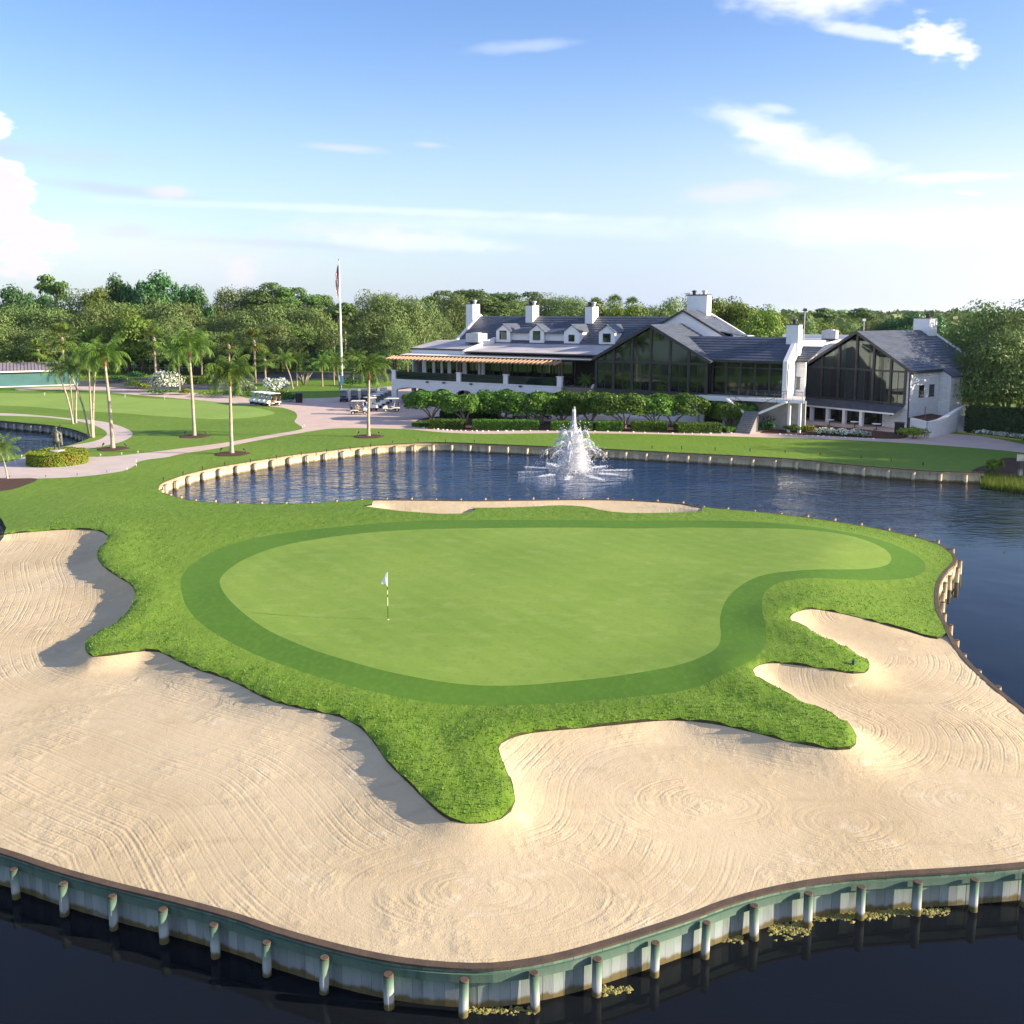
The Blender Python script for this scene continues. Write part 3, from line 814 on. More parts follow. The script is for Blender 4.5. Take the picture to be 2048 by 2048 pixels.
m_sea = woodwall('green_stained_timber', (.135, .225, .165), (.20, .265, .21), (.27, .30, .295), (.14, .11, .045))
m_post = woodwall('dark_topped_post_timber', (.055, .085, .060), (.13, .20, .14), (.33, .35, .34), (.12, .10, .04))
m_wale = woodwall('dark_green_board', (.085, .145, .105), (.12, .17, .13), (.2, .23, .21), (.14, .11, .045))
m_seatan = woodwall('weathered_tan_timber', (.34, .27, .17), (.47, .41, .27), (.52, .47, .33), (.20, .15, .07))
m_seagrey = woodwall('grey_timber', (.10, .10, .09), (.27, .28, .25), (.36, .37, .34), (.10, .09, .06))
m_cap = M('cap_board', (.10, .068, .045), (.07, .05, .036), 2.5, .85, .4, 14)


def resample(L, step):
    L = np.asarray(L); s = np.r_[0, np.cumsum(np.linalg.norm(np.diff(L, axis=0), axis=1))]
    q = np.arange(0, s[-1], step); return np.column_stack([np.interp(q, s, L[:, 0]), np.interp(q, s, L[:, 1])]), q, s


def post_mesh(r, top):
    mb = MB(); mb.lathe([(r * 1.02, -1.2), (r, 0), (r * .98, top - .03)], n=12); mb.lathe([(r * .985, top - .029), (r * .86, top)], n=12, m=1)
    return mb


def seawall(name, label, line, top, mat, spacing, post_r=.11, cap_w=.19, post_px=None, wale=True, post_top=None, plank=.24):
    L = smooth_loop(line, .4, False)
    d = np.gradient(L, axis=0); d /= np.linalg.norm(d, axis=1)[:, None]; nrm = np.column_stack([d[:, 1], -d[:, 0]])
    root = thing(name, label, 'sea wall', (float(L[len(L) // 2, 0]), float(L[len(L) // 2, 1]), 0))
    org = np.array([L[len(L) // 2, 0], L[len(L) // 2, 1]])
    L0 = L - org
    # plank face: each plank a shallow step so the joints catch the light
    W, q, s = resample(L0, plank); dW = np.gradient(W, axis=0); dW /= np.linalg.norm(dW, axis=1)[:, None]; nW = np.column_stack([dW[:, 1], -dW[:, 0]])
    vs = []; fs = []
    for i in range(len(W) - 1):
        off = .002 * ((i * 7919) % 3)
        a = W[i] + nW[i] * off + dW[i] * .0025; b = W[i + 1] + nW[i] * off - dW[i] * .0025
        ai = W[i] - nW[i] * .02; bi = W[i + 1] - nW[i] * .02; o = len(vs); z1 = top - .05
        vs += [(*a, -1.4), (*b, -1.4), (*b, z1), (*a, z1), (*ai, -1.4), (*bi, -1.4), (*bi, z1), (*ai, z1)]
        fs += [(o, o + 1, o + 2, o + 3), (o + 4, o, o + 3, o + 7), (o + 1, o + 5, o + 6, o + 2), (o + 3, o + 2, o + 6, o + 7)]
    np_mesh('plank_face', vs, fs, [mat], root)
    def rail(nm, a, b, z0_, z1_, m):
        R = L0; k = len(R); A = R + nrm * a; B = R + nrm * b
        v = np.vstack([np.column_stack([A, np.full(k, z0_)]), np.column_stack([B, np.full(k, z0_)]), np.column_stack([B, np.full(k, z1_)]), np.column_stack([A, np.full(k, z1_)])])
        f = [(c * k + i, c * k + i + 1, ((c + 1) % 4) * k + i + 1, ((c + 1) % 4) * k + i) for c in range(4) for i in range(k - 1)]
        np_mesh(nm, v, f, [m], root)
    rail('cap', -.14, cap_w - .14, top - .04, top + .012, m_cap)
    if wale: rail('wale', .03, .075, top - .31, top - .12, m_wale if mat is m_sea else mat)
    pt = post_top or top - .10
    pm = None
    Ls, q, s = resample(L0, .05)
    if post_px:
        pr_ = []
        C0 = np.array([0, 0, CAMZ])
        for i in range(len(Ls)):
            e = np.array([*(Ls[i] + org), .5]) - C0; pr_.append(1024 + F * e[0] / (e @ _fw))
        pr_ = np.array(pr_)
        at = [int(np.argmin(abs(pr_ - x * K))) for x in post_px]
        extra = [at[0] - int(spacing / .05) * k for k in (1, 2, 3, 4)]
        at += [i for i in extra if i > 4]
        at += [i for i in [at[len(post_px) - 1] + int(spacing / .05) * k for k in (1, 2)] if i < len(Ls) - 4]
    else:
        at = list(range(int(.6 / .05), len(Ls) - 3, max(1, int(spacing / .05))))[:100]
    dl = np.gradient(Ls, axis=0); dl /= np.linalg.norm(dl, axis=1)[:, None]
    for i in at:
        n_ = np.array([dl[i, 1], -dl[i, 0]]); c = Ls[i] + n_ * (.13 + post_r)
        if pm is None:
            o = post_mesh(post_r, pt).build('post', [m_post if mat is m_sea else mat, m_cap], root, smooth=False); pm = o
            for pl in o.data.polygons: pl.use_smooth = abs(pl.normal.z) < .5
        else: o = pm.copy(); COL.objects.link(o); o.parent = root
        o.location = (c[0], c[1], float(rng.normal(0, .012))); o.rotation_euler = (float(rng.normal(0, .022)), float(rng.normal(0, .022)), float(rng.uniform(0, 6))); k_ = float(rng.uniform(.93, 1.07)); o.scale = (k_, k_, float(rng.uniform(.95, 1.05)))
    return root


seawall('sea_wall', 'green stained timber sea wall with round posts along the front of the sand bunker', front_wall, SEAW_TOP, m_sea, 1.35,
        post_px=[43, 135, 227, 322, 417, 515, 622, 740, 875, 1003, 1118, 1225, 1320, 1412, 1513, 1615, 1720, 1826, 1922])
seawall('sea_wall', 'timber sea wall round the right tip and back shore of the green', right_wall, SEAW_TOP, m_seatan, 1.9, post_top=SEAW_TOP + .10)
for o in bpy.data.objects:
    if o.name.startswith('post') and o.parent and o.parent['label'].startswith('timber sea wall round') and o.parent.location[1] + o.location[1] < 54: o.location[2] -= .22
seawall('sea_wall', 'long tan sea wall along the far lawn behind the fountain', lake_wall, .97, m_seatan, 2.15, post_r=.16, post_top=.80, plank=.5)
pond_back = trg([(-60, 837), (0, 841), (53, 846), (100, 850), (140, 857), (165, 865), (181, 874)])
seawall('sea_wall', 'short dark grey sea wall at the back of the left pond', pond_back, .93, m_seagrey, 1.7, post_r=.16, post_top=.78, plank=.5)
seawall('sea_wall', 'small curved edge wall of the water inlet left of the bunker', list(reversed(cove[:9])), SEAW_TOP, m_seagrey, 1.6)

# algae and drift caught against the front wall
av = []; af = []
r = np.random.default_rng(5)
for (x0, x1, y0, spread, n) in [(1450, 1530, 1750, 14, 90), (1525, 1610, 1728, 8, 80), (1600, 1680, 1722, 9, 90), (1675, 1790, 1717, 9, 70), (1360, 1400, 1768, 8, 45), (1120, 1190, 1866, 7, 30), (870, 1010, 1905, 7, 40)]:
    for i in range(n * 3):
        x = r.uniform(x0, x1); p = P(x * K, (y0 + r.normal(0, spread * .5)) * K, .02)
        s = r.uniform(.03, .11); h = r.uniform(.01, .05); k = len(av); a0 = r.uniform(0, 6)
        for j in range(6):
            a = a0 + j * 1.047; q = s * r.uniform(.5, 1.2); av.append((p[0] + q * math.cos(a), p[1] + q * .8 * math.sin(a), -.01))
        av.append((p[0], p[1], h))
        for j in range(6): af.append((k + j, k + (j + 1) % 6, k + 6))
m_alg = M('pond_algae', (.26, .235, .075), (.14, .13, .04), 6, .9, .5, 30)
o = np_mesh('algae', av, af, [m_alg]); tag(o, 'yellow green algae clumps floating against the front sea wall', 'algae', kind='stuff')
mb = MB(); c = P(862 * K, 1890 * K, .0); mb.tube([(c[0], c[1], -.1), (c[0] + .05, c[1], .22), (c[0] - .05, c[1] + .03, .42)], [.09, .11, .03], 8)
o = mb.build('driftwood', M('orange_stump', (.42, .19, .05), (.28, .13, .05), 8, .8), smooth=True); tag(o, 'short orange driftwood stump against the front sea wall', 'driftwood')

# ------------------------------------------------------------------ fountain
fc = P(1082 * K, 889 * K, 0.0)
ft = thing('fountain', 'white floating lake fountain with one tall jet and arching side sprays', 'fountain', (float(fc[0]), float(fc[1]), 0))
mb = MB(); mb.lathe([(.75, -.15), (.8, .02), (.7, .12), (.3, .16), (.22, .34), (.12, .36)], n=18)
mb.build('float', m_black, ft)
mF, tF, bF, oF = newmat('spray_water'); g = T(tF)
bF.inputs['Base Color'].default_value = (.92, .94, .97, 1); bF.inputs['Roughness'].default_value = .5
tr_ = g.n('ShaderNodeBsdfTranslucent'); tr_.inputs[0].default_value = (.95, .96, 1, 1)
mx = g.n('ShaderNodeMixShader'); mx.inputs[0].default_value = .5
tF.links.new(bF.outputs[0], mx.inputs[1]); tF.links.new(tr_.outputs[0], mx.inputs[2]); tF.links.new(mx.outputs[0], oF.inputs[0])
mM, tM, bM, oM = newmat('mist_water'); g = T(tM)
bM.inputs['Base Color'].default_value = (.92, .94, .97, 1)
tr_ = g.n('ShaderNodeBsdfTransparent'); mx = g.n('ShaderNodeMixShader'); mx.inputs[0].default_value = .62
tl = g.n('ShaderNodeBsdfTranslucent'); tl.inputs[0].default_value = (.95, .96, 1, 1); m2 = g.n('ShaderNodeMixShader'); m2.inputs[0].default_value = .5
tM.links.new(bM.outputs[0], m2.inputs[1]); tM.links.new(tl.outputs[0], m2.inputs[2])
tM.links.new(m2.outputs[0], mx.inputs[1]); tM.links.new(tr_.outputs[0], mx.inputs[2]); tM.links.new(mx.outputs[0], oM.inputs[0])


def drops(name, pts, size, mat, stretch=1.6):
    pts = np.asarray(pts); n = len(pts); size = np.broadcast_to(size, n)
    u = np.array([(1, 0, 0), (-1, 0, 0), (0, 1, 0), (0, -1, 0), (0, 0, stretch), (0, 0, -stretch)])
    v = (pts[:, None, :] + u[None] * size[:, None, None]).reshape(-1, 3)
    ff = np.array([(4, 0, 2), (4, 2, 1), (4, 1, 3), (4, 3, 0), (5, 2, 0), (5, 1, 2), (5, 3, 1), (5, 0, 3)])
    f = (np.arange(n)[:, None, None] * 6 + ff[None]).reshape(-1, 3)
    return np_mesh(name, v, f, [mat], ft, smooth=True)


r = np.random.default_rng(11); GR = 9.8


def arc(vz, vh, az, n, spread, t0=0, t1=1.0):
    T_ = 2 * vz / GR; t = r.uniform(t0, t1, n) * T_
    vz_ = vz * (1 + r.normal(0, spread, n)); vh_ = vh * (1 + r.normal(0, spread, n)); a_ = az + r.normal(0, spread * 1.2, n)
    z = .35 + vz_ * t - .5 * GR * t * t; ok_ = z > 0
    return np.column_stack([np.cos(a_) * vh_ * t, np.sin(a_) * vh_ * t, z])[ok_]


cen_ = [arc(9.6, .12, a, 700, .035, 0, .56) for a in np.linspace(0, 6.28, 9)]
drops('central_jet', np.vstack(cen_), r.uniform(.02, .05, sum(map(len, cen_))), mF, 2.6)
ring = []
for k in range(9): ring.append(arc(8.2, 1.3, k * 6.283 / 9 + .3, 420, .010, 0, .68))
for k in range(9): ring.append(arc(8.2, 1.3, k * 6.283 / 9 + .3, 40, .06, .5, .85))
r2 = np.random.default_rng(44); n = 20000; z_ = r2.beta(1.0, 1.5, n) * 4.7; rad = np.abs(r2.normal(0, 1, n)) * (.10 + .30 * np.clip(1 - z_ / 4.7, 0, 1) ** 1.2); a_ = r2.uniform(0, 6.28, n)
drops('plume', np.column_stack([rad * np.cos(a_), rad * np.sin(a_), z_ + .2]), r2.uniform(.014, .034, n), mF, 2.2)
for k in range(10): ring.append(arc(7.1, 1.9, k * 6.283 / 10 + .6, 260, .010, 0, .72))
drops('inner_spray', np.vstack(ring), r.uniform(.012, .036, sum(map(len, ring))), mF, 1.9)
ring = []
for k in range(10): ring.append(arc(6.0, 3.1, k * 6.283 / 10 + .12, 230, .009, 0, .85))
for k in range(10): ring.append(arc(6.0, 3.1, k * 6.283 / 10 + .12, 55, .05, .5, 1.0))
drops('outer_spray', np.vstack(ring), r.uniform(.010, .03, sum(map(len, ring))), mF, 1.4)
n = 26000; zz_ = r.beta(1.1, 2.0, n) * 4.2; rad = np.abs(r.normal(0, 1, n)) * (.28 + .70 * np.clip(1 - zz_ / 4.4, 0, 1)) * .9; a_ = r.uniform(0, 6.28, n)
drops('mist', np.column_stack([rad * np.cos(a_), rad * np.sin(a_), zz_ + .05]), r.uniform(.015, .042, n), mM, 1.8)
fv = []
for k in range(10):
    az = k * 6.283 / 10 + .12
    m_ = 420; q_ = r.uniform(0, 1, m_) ** 1.2; rr = 2.6 + np.abs(r.normal(0, 1, m_)) * .3 + q_ * r.uniform(1.4, 3.0); a2 = az + r.normal(0, .075, m_) * (1.1 - .7 * q_)
    fv.append(np.column_stack([rr * np.cos(a2), rr * np.sin(a2), r.uniform(.0, .05, m_)]))
m_ = 1500; rr = np.abs(r.normal(1.0, .75, m_)); a2 = r.uniform(0, 6.28, m_); fv.append(np.column_stack([rr * np.cos(a2), rr * np.sin(a2), r.uniform(0, .06, m_)]))
fv = np.vstack(fv); drops('foam', fv, r.uniform(.014, .05, len(fv)), mF, .4)

# ------------------------------------------------------------------ flagstick and hole on the green
def surf(px, py, z=1.55):
    p = P(px, py, z)
    for _ in range(4):
        z = ground_at(p[0], p[1]); p = P(px, py, z)
    return np.array([p[0], p[1], z])


fp = surf(776, 1239)
fl_ = thing('golf_flagstick', 'white flag on a striped flagstick in the hole of the putting green', 'flagstick', tuple(float(k) for k in fp))
bands = [(-.1, .62, 1), (.62, 1.02, 0), (1.02, 1.14, 1), (1.14, 1.33, 0), (1.33, 1.5, 1), (1.5, 2.14, 0)]
m_poleb = M('black_pole', (.03, .03, .02), None, 3, .5); m_polew = M('white_pole', (.85, .84, .72), None, 3, .4)
mb = MB()
for a, b, k in bands: mb.tube([(0, 0, a), (0, 0, b)], .013, 8, k)
mb.build('stick', [m_polew, m_poleb], fl_)
mb = MB(); N_ = 8; vs = []; fs = []
for i in range(N_ + 1):
    for j in range(5):
        tt = i / N_; h = 2.12 - tt * .60; wd_ = (.03 + .27 * tt ** 1.1) * (1 if tt < .88 else 1 - (tt - .88) * 2.5)
        x = -.012 - wd_ * (j / 4); y = .035 * math.sin(3 * j / 4 * 2 + tt * 5) * tt
        vs.append((x, y, h + (j / 4) * .10 * tt))
for i in range(N_):
    for j in range(4): fs.append((i * 5 + j, i * 5 + j + 1, (i + 1) * 5 + j + 1, (i + 1) * 5 + j))
mb.add(vs, fs); o = mb.build('flag', M('white_flag_cloth', (.88, .87, .86), (.84, .83, .82), 4, .8), fl_, smooth=True)
sm = o.modifiers.new('s', 'SOLIDIFY'); sm.thickness = .006
mb = MB(); mb.lathe([(.056, -.02), (.054, .008), (.04, .010)], n=16); mb.build('cup_rim', m_polew, fl_)
bx = surf(1707, 1328, 1.4)
mb = MB(); mb.box((-.11, -.06, -.02), (.11, .06, .14)); mb.prism([(-.13, .14), (.13, .14), (.09, .19), (-.09, .19)], 1, -.075, .075)
o = mb.build('utility_box', M('dark_green_plastic', (.03, .06, .045), None, 4, .5), bevel=.01); o.scale = (.75, .75, .75); o.location = tuple(float(k) for k in bx); o.rotation_euler = (0, 0, .9)
tag(o, 'small dark green box on the grass tongue between the right bunkers', 'box')

# ------------------------------------------------------------------ clubhouse
A0 = P(784, 806, 1.0); _u = P(1123.4, 722.5, 8.15) - P(783.8, 712.2, 8.15); _u /= np.linalg.norm(_u)
CR = math.atan2(_u[1], _u[0])
club = thing('clubhouse', 'long white stone clubhouse with slate roofs, glass gables, dormers and chimneys', 'clubhouse', (float(A0[0]), float(A0[1]), 0), CR)
# local axes: x along the terrace front (to the right), y into the building, z absolute height
def part(mb, name, mats, parent=None, **k): return mb.build(name, mats, parent or club, **k)


# --- arcade wall under the terrace
def arcade(x0, x1, ztop, arches, z0_=.2):
    poly = [(x0, ztop), (x0, z0_)]
    for cx, hw, top, rise in arches:
        poly += [(cx - hw, z0_)]
        for k in range(13):
            a = math.pi * (1 - k / 12); poly.append((cx + hw * math.cos(a), top - rise + rise * math.sin(a)))
        poly += [(cx + hw, z0_)]
    poly += [(x1, z0_), (x1, ztop)]
    return poly


mb = MB(); mb.prism(arcade(0, 29.3, 4.62, [(3.9, 3.05, 3.5, .55), (9.45, 1.36, 3.57, .62), (13.28, 1.36, 3.52, .62), (17.15, 1.36, 3.5, .62), (21.0, 1.36, 3.5, .62), (24.9, 1.36, 3.5, .62)]), 1, 0, .5)
part(mb, 'arcade_wall', m_white)
mb = MB(); mb.prism([(.5, 4.62), (.5, .2), (.9, .2), (.9, 3.0), (5.2, 3.0), (5.2, .2), (5.7, .2), (5.7, 4.62)], 0, .002, .45); part(mb, 'side_wall', m_white)
mb = MB(); mb.prism([(.5, 4.62), (.5, .2), (6, .2), (6, 4.62)], 0, 28.85, 29.298); part(mb, 'side_wall', m_white)
mb = MB(); mb.box((-.06, -.06, 4.62), (29.36, .56, 4.72)); part(mb, 'wall_coping', m_stucco)
mb = MB(); mb.box((.5, .52, 4.3), (36, 9, 4.6)); part(mb, 'terrace_deck', m_deck)
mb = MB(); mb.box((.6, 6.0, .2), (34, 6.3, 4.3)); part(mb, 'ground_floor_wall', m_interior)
for x in (1.6, 5.3, 8, 11.4, 15.3, 19.2, 23.0): 
    mb = MB(); mb.box((x - .25, 3.2, .2), (x + .25, 3.7, 4.3)); part(mb, 'arcade_column', m_white)
for x in (.38, 12.32, 20.36, 29.0):
    mb = MB(); mb.box((x - .36, -.02, 4.722), (x + .36, .56, 5.98)); mb.box((x - .43, -.09, 5.98), (x + .43, .63, 6.1)); part(mb, 'terrace_pillar', m_stucco, bevel=.02)
for x0, x1 in ((.76, 11.94), (12.7, 19.98), (20.74, 28.6)):
    mb = MB(); mb.box((x0, .22, 4.78), (x1, .25, 5.82)); o = part(mb, 'glass_railing', m_railglass)
    mb = MB(); mb.box((x0, .2, 5.82), (x1, .27, 5.88)); mb.box((x0, .2, 4.74), (x1, .27, 4.78)); mb.build('rail_bar', m_dark, o)
mb = MB(); mb.box((29.3, .6, 4.72), (29.33, 3.2, 5.8)); part(mb, 'glass_railing', m_railglass)
for x in (6.8, 9.8, 14.6, 22.9):
    mb = MB(); mb.prism([(-.22, 4.38), (-.02, 4.5), (-.02, 4.62), (-.28, 4.55)], 0, x - .22, x + .22); part(mb, 'wall_lamp', m_dark)
# --- pergola
pg = MB()
pg.box((.1, .12, 7.66), (29.5, .36, 7.92))
pergola = pg.build('pergola', m_woodpost, club)
for x in (.2, .62, 12.1, 12.55, 20.15, 20.6, 28.9, 29.3):
    mb = MB(); mb.box((x - .1, .14, 6.1), (x + .1, .34, 7.658)); mb.build('post', m_woodpost, pergola)
rf = None
for i in range(43):
    x = .3 + i * .685
    if rf is None:
        mb = MB(); mb.prism([(-1.7, 7.66), (.44, 7.99), (.44, 8.34), (-1.55, 7.98), (-1.7, 7.86)], 0, -.075, .075); rf = mb.build('rafter', m_wood, pergola); o = rf
    else: o = rf.copy(); COL.objects.link(o)
    o.location = (x, 0, 0)
mb = MB(); mb.slab([(1.0, .55, 8.40), (33.3, .55, 8.40), (33.3, 4.1, 8.62), (1.0, 4.1, 8.62)], .07); part(mb, 'terrace_canopy', m_awningwhite)
mb = MB(); mb.box((.9, .44, 8.27), (33.4, .546, 8.42)); part(mb, 'canopy_fascia', m_dark)
# --- dining room front behind the terrace
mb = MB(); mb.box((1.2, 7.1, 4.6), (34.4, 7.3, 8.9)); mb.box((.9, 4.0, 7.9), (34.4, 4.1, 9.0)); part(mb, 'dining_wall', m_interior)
for i, (x, wd_) in enumerate([(3.2, .75), (5.0, .45), (6.5, .4), (7.9, .6), (9.5, .5), (10.7, .7), (13.3, .35), (14.0, .5)]):
    mb = MB(); mb.box((x - wd_ / 2, 4.05, 4.6), (x + wd_ / 2, 4.5, 7.9)); part(mb, 'dining_column', m_stucco)
for x0, x1 in ((3.6, 4.75), (5.25, 6.3), (6.7, 7.6), (8.2, 9.25), (9.75, 10.35), (11.1, 13.1), (14.3, 16.9), (17.0, 19.9), (20.0, 22.9), (23.0, 25.9), (26.0, 28.9), (29.4, 31.4)):
    mb = MB(); mb.box((x0, 4.28, 5.0), (x1, 4.31, 7.9)); wdw = part(mb, 'window', m_glass)
    mb = MB(); mb.box((x0, 4.25, 4.92), (x1, 4.34, 5.0))
    mb.box(((x0 + x1) / 2 - .04, 4.24, 5.0), ((x0 + x1) / 2 + .04, 4.35, 7.9)); mb.box((x1 - .05, 4.24, 5.0), (x1, 4.35, 7.9)); mb.build('frame', m_dark, wdw)
for x in (10.5, 18.2, 24.7, 29.9): 
    mb = MB(); mb.box((x - .09, 2.9, 4.6), (x + .09, 3.08, 8.45)); part(mb, 'canopy_post', m_dark)
# --- low pitched membrane roofs over the dining rooms
mb = MB(); mb.slab([(.9, 3.6, 9.32), (11.5, 3.6, 9.32), (11.5, 11.0, 10.75), (2.2, 9.2, 10.4)], .1); part(mb, 'flat_roof', m_membrane)
mb = MB(); mb.box((.9, 3.5, 9.1), (11.5, 3.598, 9.34)); mb.bar((.9, 3.6, 9.27), (2.2, 9.2, 10.35), .1, .2); part(mb, 'roof_fascia', m_dark)
mb = MB(); mb.box((1.1, 3.72, 8.6), (11.3, 3.85, 9.2)); mb.box((1.1, 3.85, 4.6), (1.3, 10.5, 9.3)); part(mb, 'upper_wall', m_stucco)
mb = MB(); mb.prism([(2.3, 8.7), (2.3, 9.15), (3.4, 9.42), (11.2, 10.95), (11.2, 8.7)], 0, 11.5, 11.85); part(mb, 'parapet', m_stucco)
mb = MB(); mb.slab([(11.85, 2.4, 9.06), (34.4, 2.0, 9.06), (37.2, 11.2, 10.12), (11.85, 11.2, 10.12)], .1); part(mb, 'flat_roof', m_membrane)
mb = MB(); mb.bar((11.86, 2.32, 9.0), (34.2, 1.92, 9.0), .1, .2); part(mb, 'roof_fascia', m_dark)
mb = MB(); mb.box((11.9, 4.12, 8.62), (34.4, 4.2, 9.1)); part(mb, 'upper_wall', m_stucco)
# --- main roof with dormers
def zr(y): return 10.2 + (y - 11) * .57
mb = MB(); mb.tiles([(4.75, 10.7, zr(10.7)), (45, 10.7, zr(10.7)), (45, 18, zr(18)), (4.75, 18, zr(18))], .12, 13)
mb.slab([(45, 25.4, zr(10.6)), (4.75, 25.4, zr(10.6)), (4.75, 18, zr(18)), (45, 18, zr(18))], .14); part(mb, 'main_roof', m_slate)
mb = MB(); mb.prism([(10.5, 10.0), (11, zr(11) + .3), (18, zr(18) + .32), (25.4, zr(10.6) + .3), (25.4, .2), (10.5, .2)], 0, 4.35, 4.748); part(mb, 'gable_wall', m_white)
mb = MB(); mb.box((4.76, 11.1, .2), (36, 25, 10.0)); part(mb, 'rear_block_wall', m_stucco)
for i, x in enumerate((13.29, 19.25, 25.2, 30.95)):
    hw = 1.26
    mb = MB(); mb.prism([(x - hw, 10.2), (x + hw, 10.2), (x + hw, 12.0), (x, 12.88), (x - hw, 12.0)], 1, 11.0, 14.6); d_ = part(mb, 'dormer', m_stucco)
    mb = MB()
    mb.slab([(x - hw - .16, 10.8, 11.96), (x, 10.8, 13.08), (x, 16.2, 13.08), (x - hw - .16, 14.6, 11.96)], .1)
    mb.slab([(x, 10.8, 13.08), (x + hw + .16, 10.8, 11.96), (x + hw + .16, 14.6, 11.96), (x, 16.2, 13.08)], .1)
    mb.build('dormer_roof', m_slate, d_)
    w0, zt, zb_ = ((.64, 12.0, 10.62), (.64, 12.0, 10.6), (.5, 11.5, 10.5), (.62, 11.75, 10.5))[i]
    mb = MB(); mb.box((x - w0, 10.965, zb_), (x + w0, 10.997, zt)); wn = mb.build('window', m_glass, d_)
mb = MB()
for x0, x1 in ((14.55, 17.99), (20.51, 23.94)): mb.box((x0, 11.6, 10.4), (x1, 11.9, 11.9))
part(mb, 'dormer_link_wall', m_stucco)
for x0, x1 in ((14.6, 17.9), (20.55, 23.9)):
    mb = MB(); mb.slab([(x0, 11.0, 11.82), (x1, 11.0, 11.82), (x1, 15.4, 12.55), (x0, 15.4, 12.55)], .2); part(mb, 'link_roof', m_slate)
# --- chimneys
def chimney(x0, x1, y0, y1, zb_, zt, pots=2, cap=.12, mat=m_stucco):
    mb = MB(); mb.box((x0, y0, zb_), (x1, y1, zt)); c_ = part(mb, 'chimney', mat)
    mb = MB(); mb.box((x0 - .05, y0 - .05, zt), (x1 + .05, y1 + .05, zt + cap)); mb.build('cap', m_dark, c_)
    for k in range(pots):
        cx_ = x0 + (x1 - x0) * (k + .5) / pots; cy_ = (y0 + y1) / 2
        mb = MB(); mb.lathe([(.26, 0), (.26, .35), (.42, .38), (.36, .55), (.05, .62)], (cx_, cy_, zt + cap), 12); mb.build('flue', m_galv if k else m_dark, c_, smooth=False)


chimney(3.0, 4.34, 16.2, 18.3, 12.0, 16.1)
chimney(14.3, 15.6, 16.2, 18.2, 12.6, 15.85)
chimney(24.9, 26.2, 16.0, 18.0, 12.6, 15.65)
# --- big glass gable
GX0, GX1, GXM, GE, GA = 34.55, 50.1, 42.45, 8.66, 13.03
gs = (GA - GE) / (GXM - GX0)
ge = lambda x: GA - gs * abs(x - GXM)
mb = MB()
for sx_ in (-1, 1):
    xe = GXM + sx_ * (GXM - GX0 + .35); ze = GA + .25 - gs * (GXM - GX0 + .35)
    q = [(GXM, -.5, GA + .25), (xe, -.5, ze), (xe, 11.0, ze), (GXM, 11.0, GA + .25)]
    mb.tiles([q[1], q[2], q[3], q[0]], .14, 14)
part(mb, 'gable_roof', m_slate)
mb = MB()
for sx_ in (-1, 1): mb.bar((GXM, -.56, GA + .1), (GXM + sx_ * 8.2, -.56, GA + .1 - gs * 8.2), .12, .38)
part(mb, 'barge_board', m_dark)
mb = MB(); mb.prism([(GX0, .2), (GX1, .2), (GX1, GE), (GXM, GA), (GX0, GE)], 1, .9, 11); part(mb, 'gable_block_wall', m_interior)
mb = MB(); mb.box((GX0 - .1, -.12, 3.45), (GX1 + .1, .88, 4.5)); part(mb, 'glass_base', m_dark)
mb = MB(); mb.box((GX0, .3, .2), (GX1 - .4, .86, 3.44)); part(mb, 'undercroft_wall', m_white)
xs = [34.65, 37.2, 39.85, 42.45, 45.1, 47.65, 50.0]
mb = MB()
for x in xs:
    mb.box((x - .16, -.14, 4.5), (x + .16, .12, max(ge(x) - .02, 4.6)))
mb.box((GX0, -.08, 8.22), (GX1, .1, 8.48)); mb.box((GX0, -.1, 4.5), (GX1, .1, 4.72)); part(mb, 'mullion_frame', m_dark)
for a, b in zip(xs[:-1], xs[1:]):
    mb = MB(); mb.box((a + .16, .02, 4.72), (b - .16, .06, 8.22)); pn = part(mb, 'glass_pane', m_glass)
    mb = MB(); xm = (a + b) / 2; mb.box((xm - .035, -.02, 4.72), (xm + .035, .018, 8.22)); mb.build('glazing_bar', m_dark, pn)
    pts = [(a + .16, 8.48), (b - .16, 8.48), (b - .16, ge(b - .16))] + ([(GXM, GA)] if a < GXM < b else []) + [(a + .16, ge(a + .16))]
    mb = MB(); mb.prism(pts, 1, .02, .06); part(mb, 'glass_pane', m_glass)
# --- tall rear gable with its wide chimney
RX, RA, RS = 42.6, 15.0, .57
mb = MB(); mb.prism([(RX - 8, .2), (RX + 8, .2), (RX + 8, RA - RS * 8), (RX, RA), (RX - 8, RA - RS * 8)], 1, 11.0, 11.4); part(mb, 'rear_gable_wall', m_stucco)
mb = MB()
for sx_ in (-1, 1):
    q = [(RX, 10.8, RA + .15), (RX + sx_ * 8.3, 10.8, RA + .15 - RS * 8.3), (RX + sx_ * 8.3, 18.5, RA + .15 - RS * 8.3), (RX, 18.5, RA + .15)]
    mb.tiles([q[1], q[2], q[3], q[0]], .14, 14)
part(mb, 'rear_gable_roof', m_slate)
mb = MB()
for sx_ in (-1, 1): mb.bar((RX, 10.74, RA + .06), (RX + sx_ * 8.2, 10.74, RA + .06 - RS * 8.2), .1, .26)
part(mb, 'barge_board', m_dark)
mb = MB(); mb.prism([(RX, RA + .45), (RX + 8.6, RA + .45 - RS * 8.6), (RX + 8.6, 9), (RX, 9)], 1, 18.5, 18.85); part(mb, 'rear_parapet', m_stucco)
chimney(41.0, 44.0, 16.6, 18.4, 13.0, 17.2, 2, .16)
mb = MB(); mb.box((49.6, 11.5, 10.4), (51.6, 14.2, 11.7)); part(mb, 'roof_box', m_stucco)
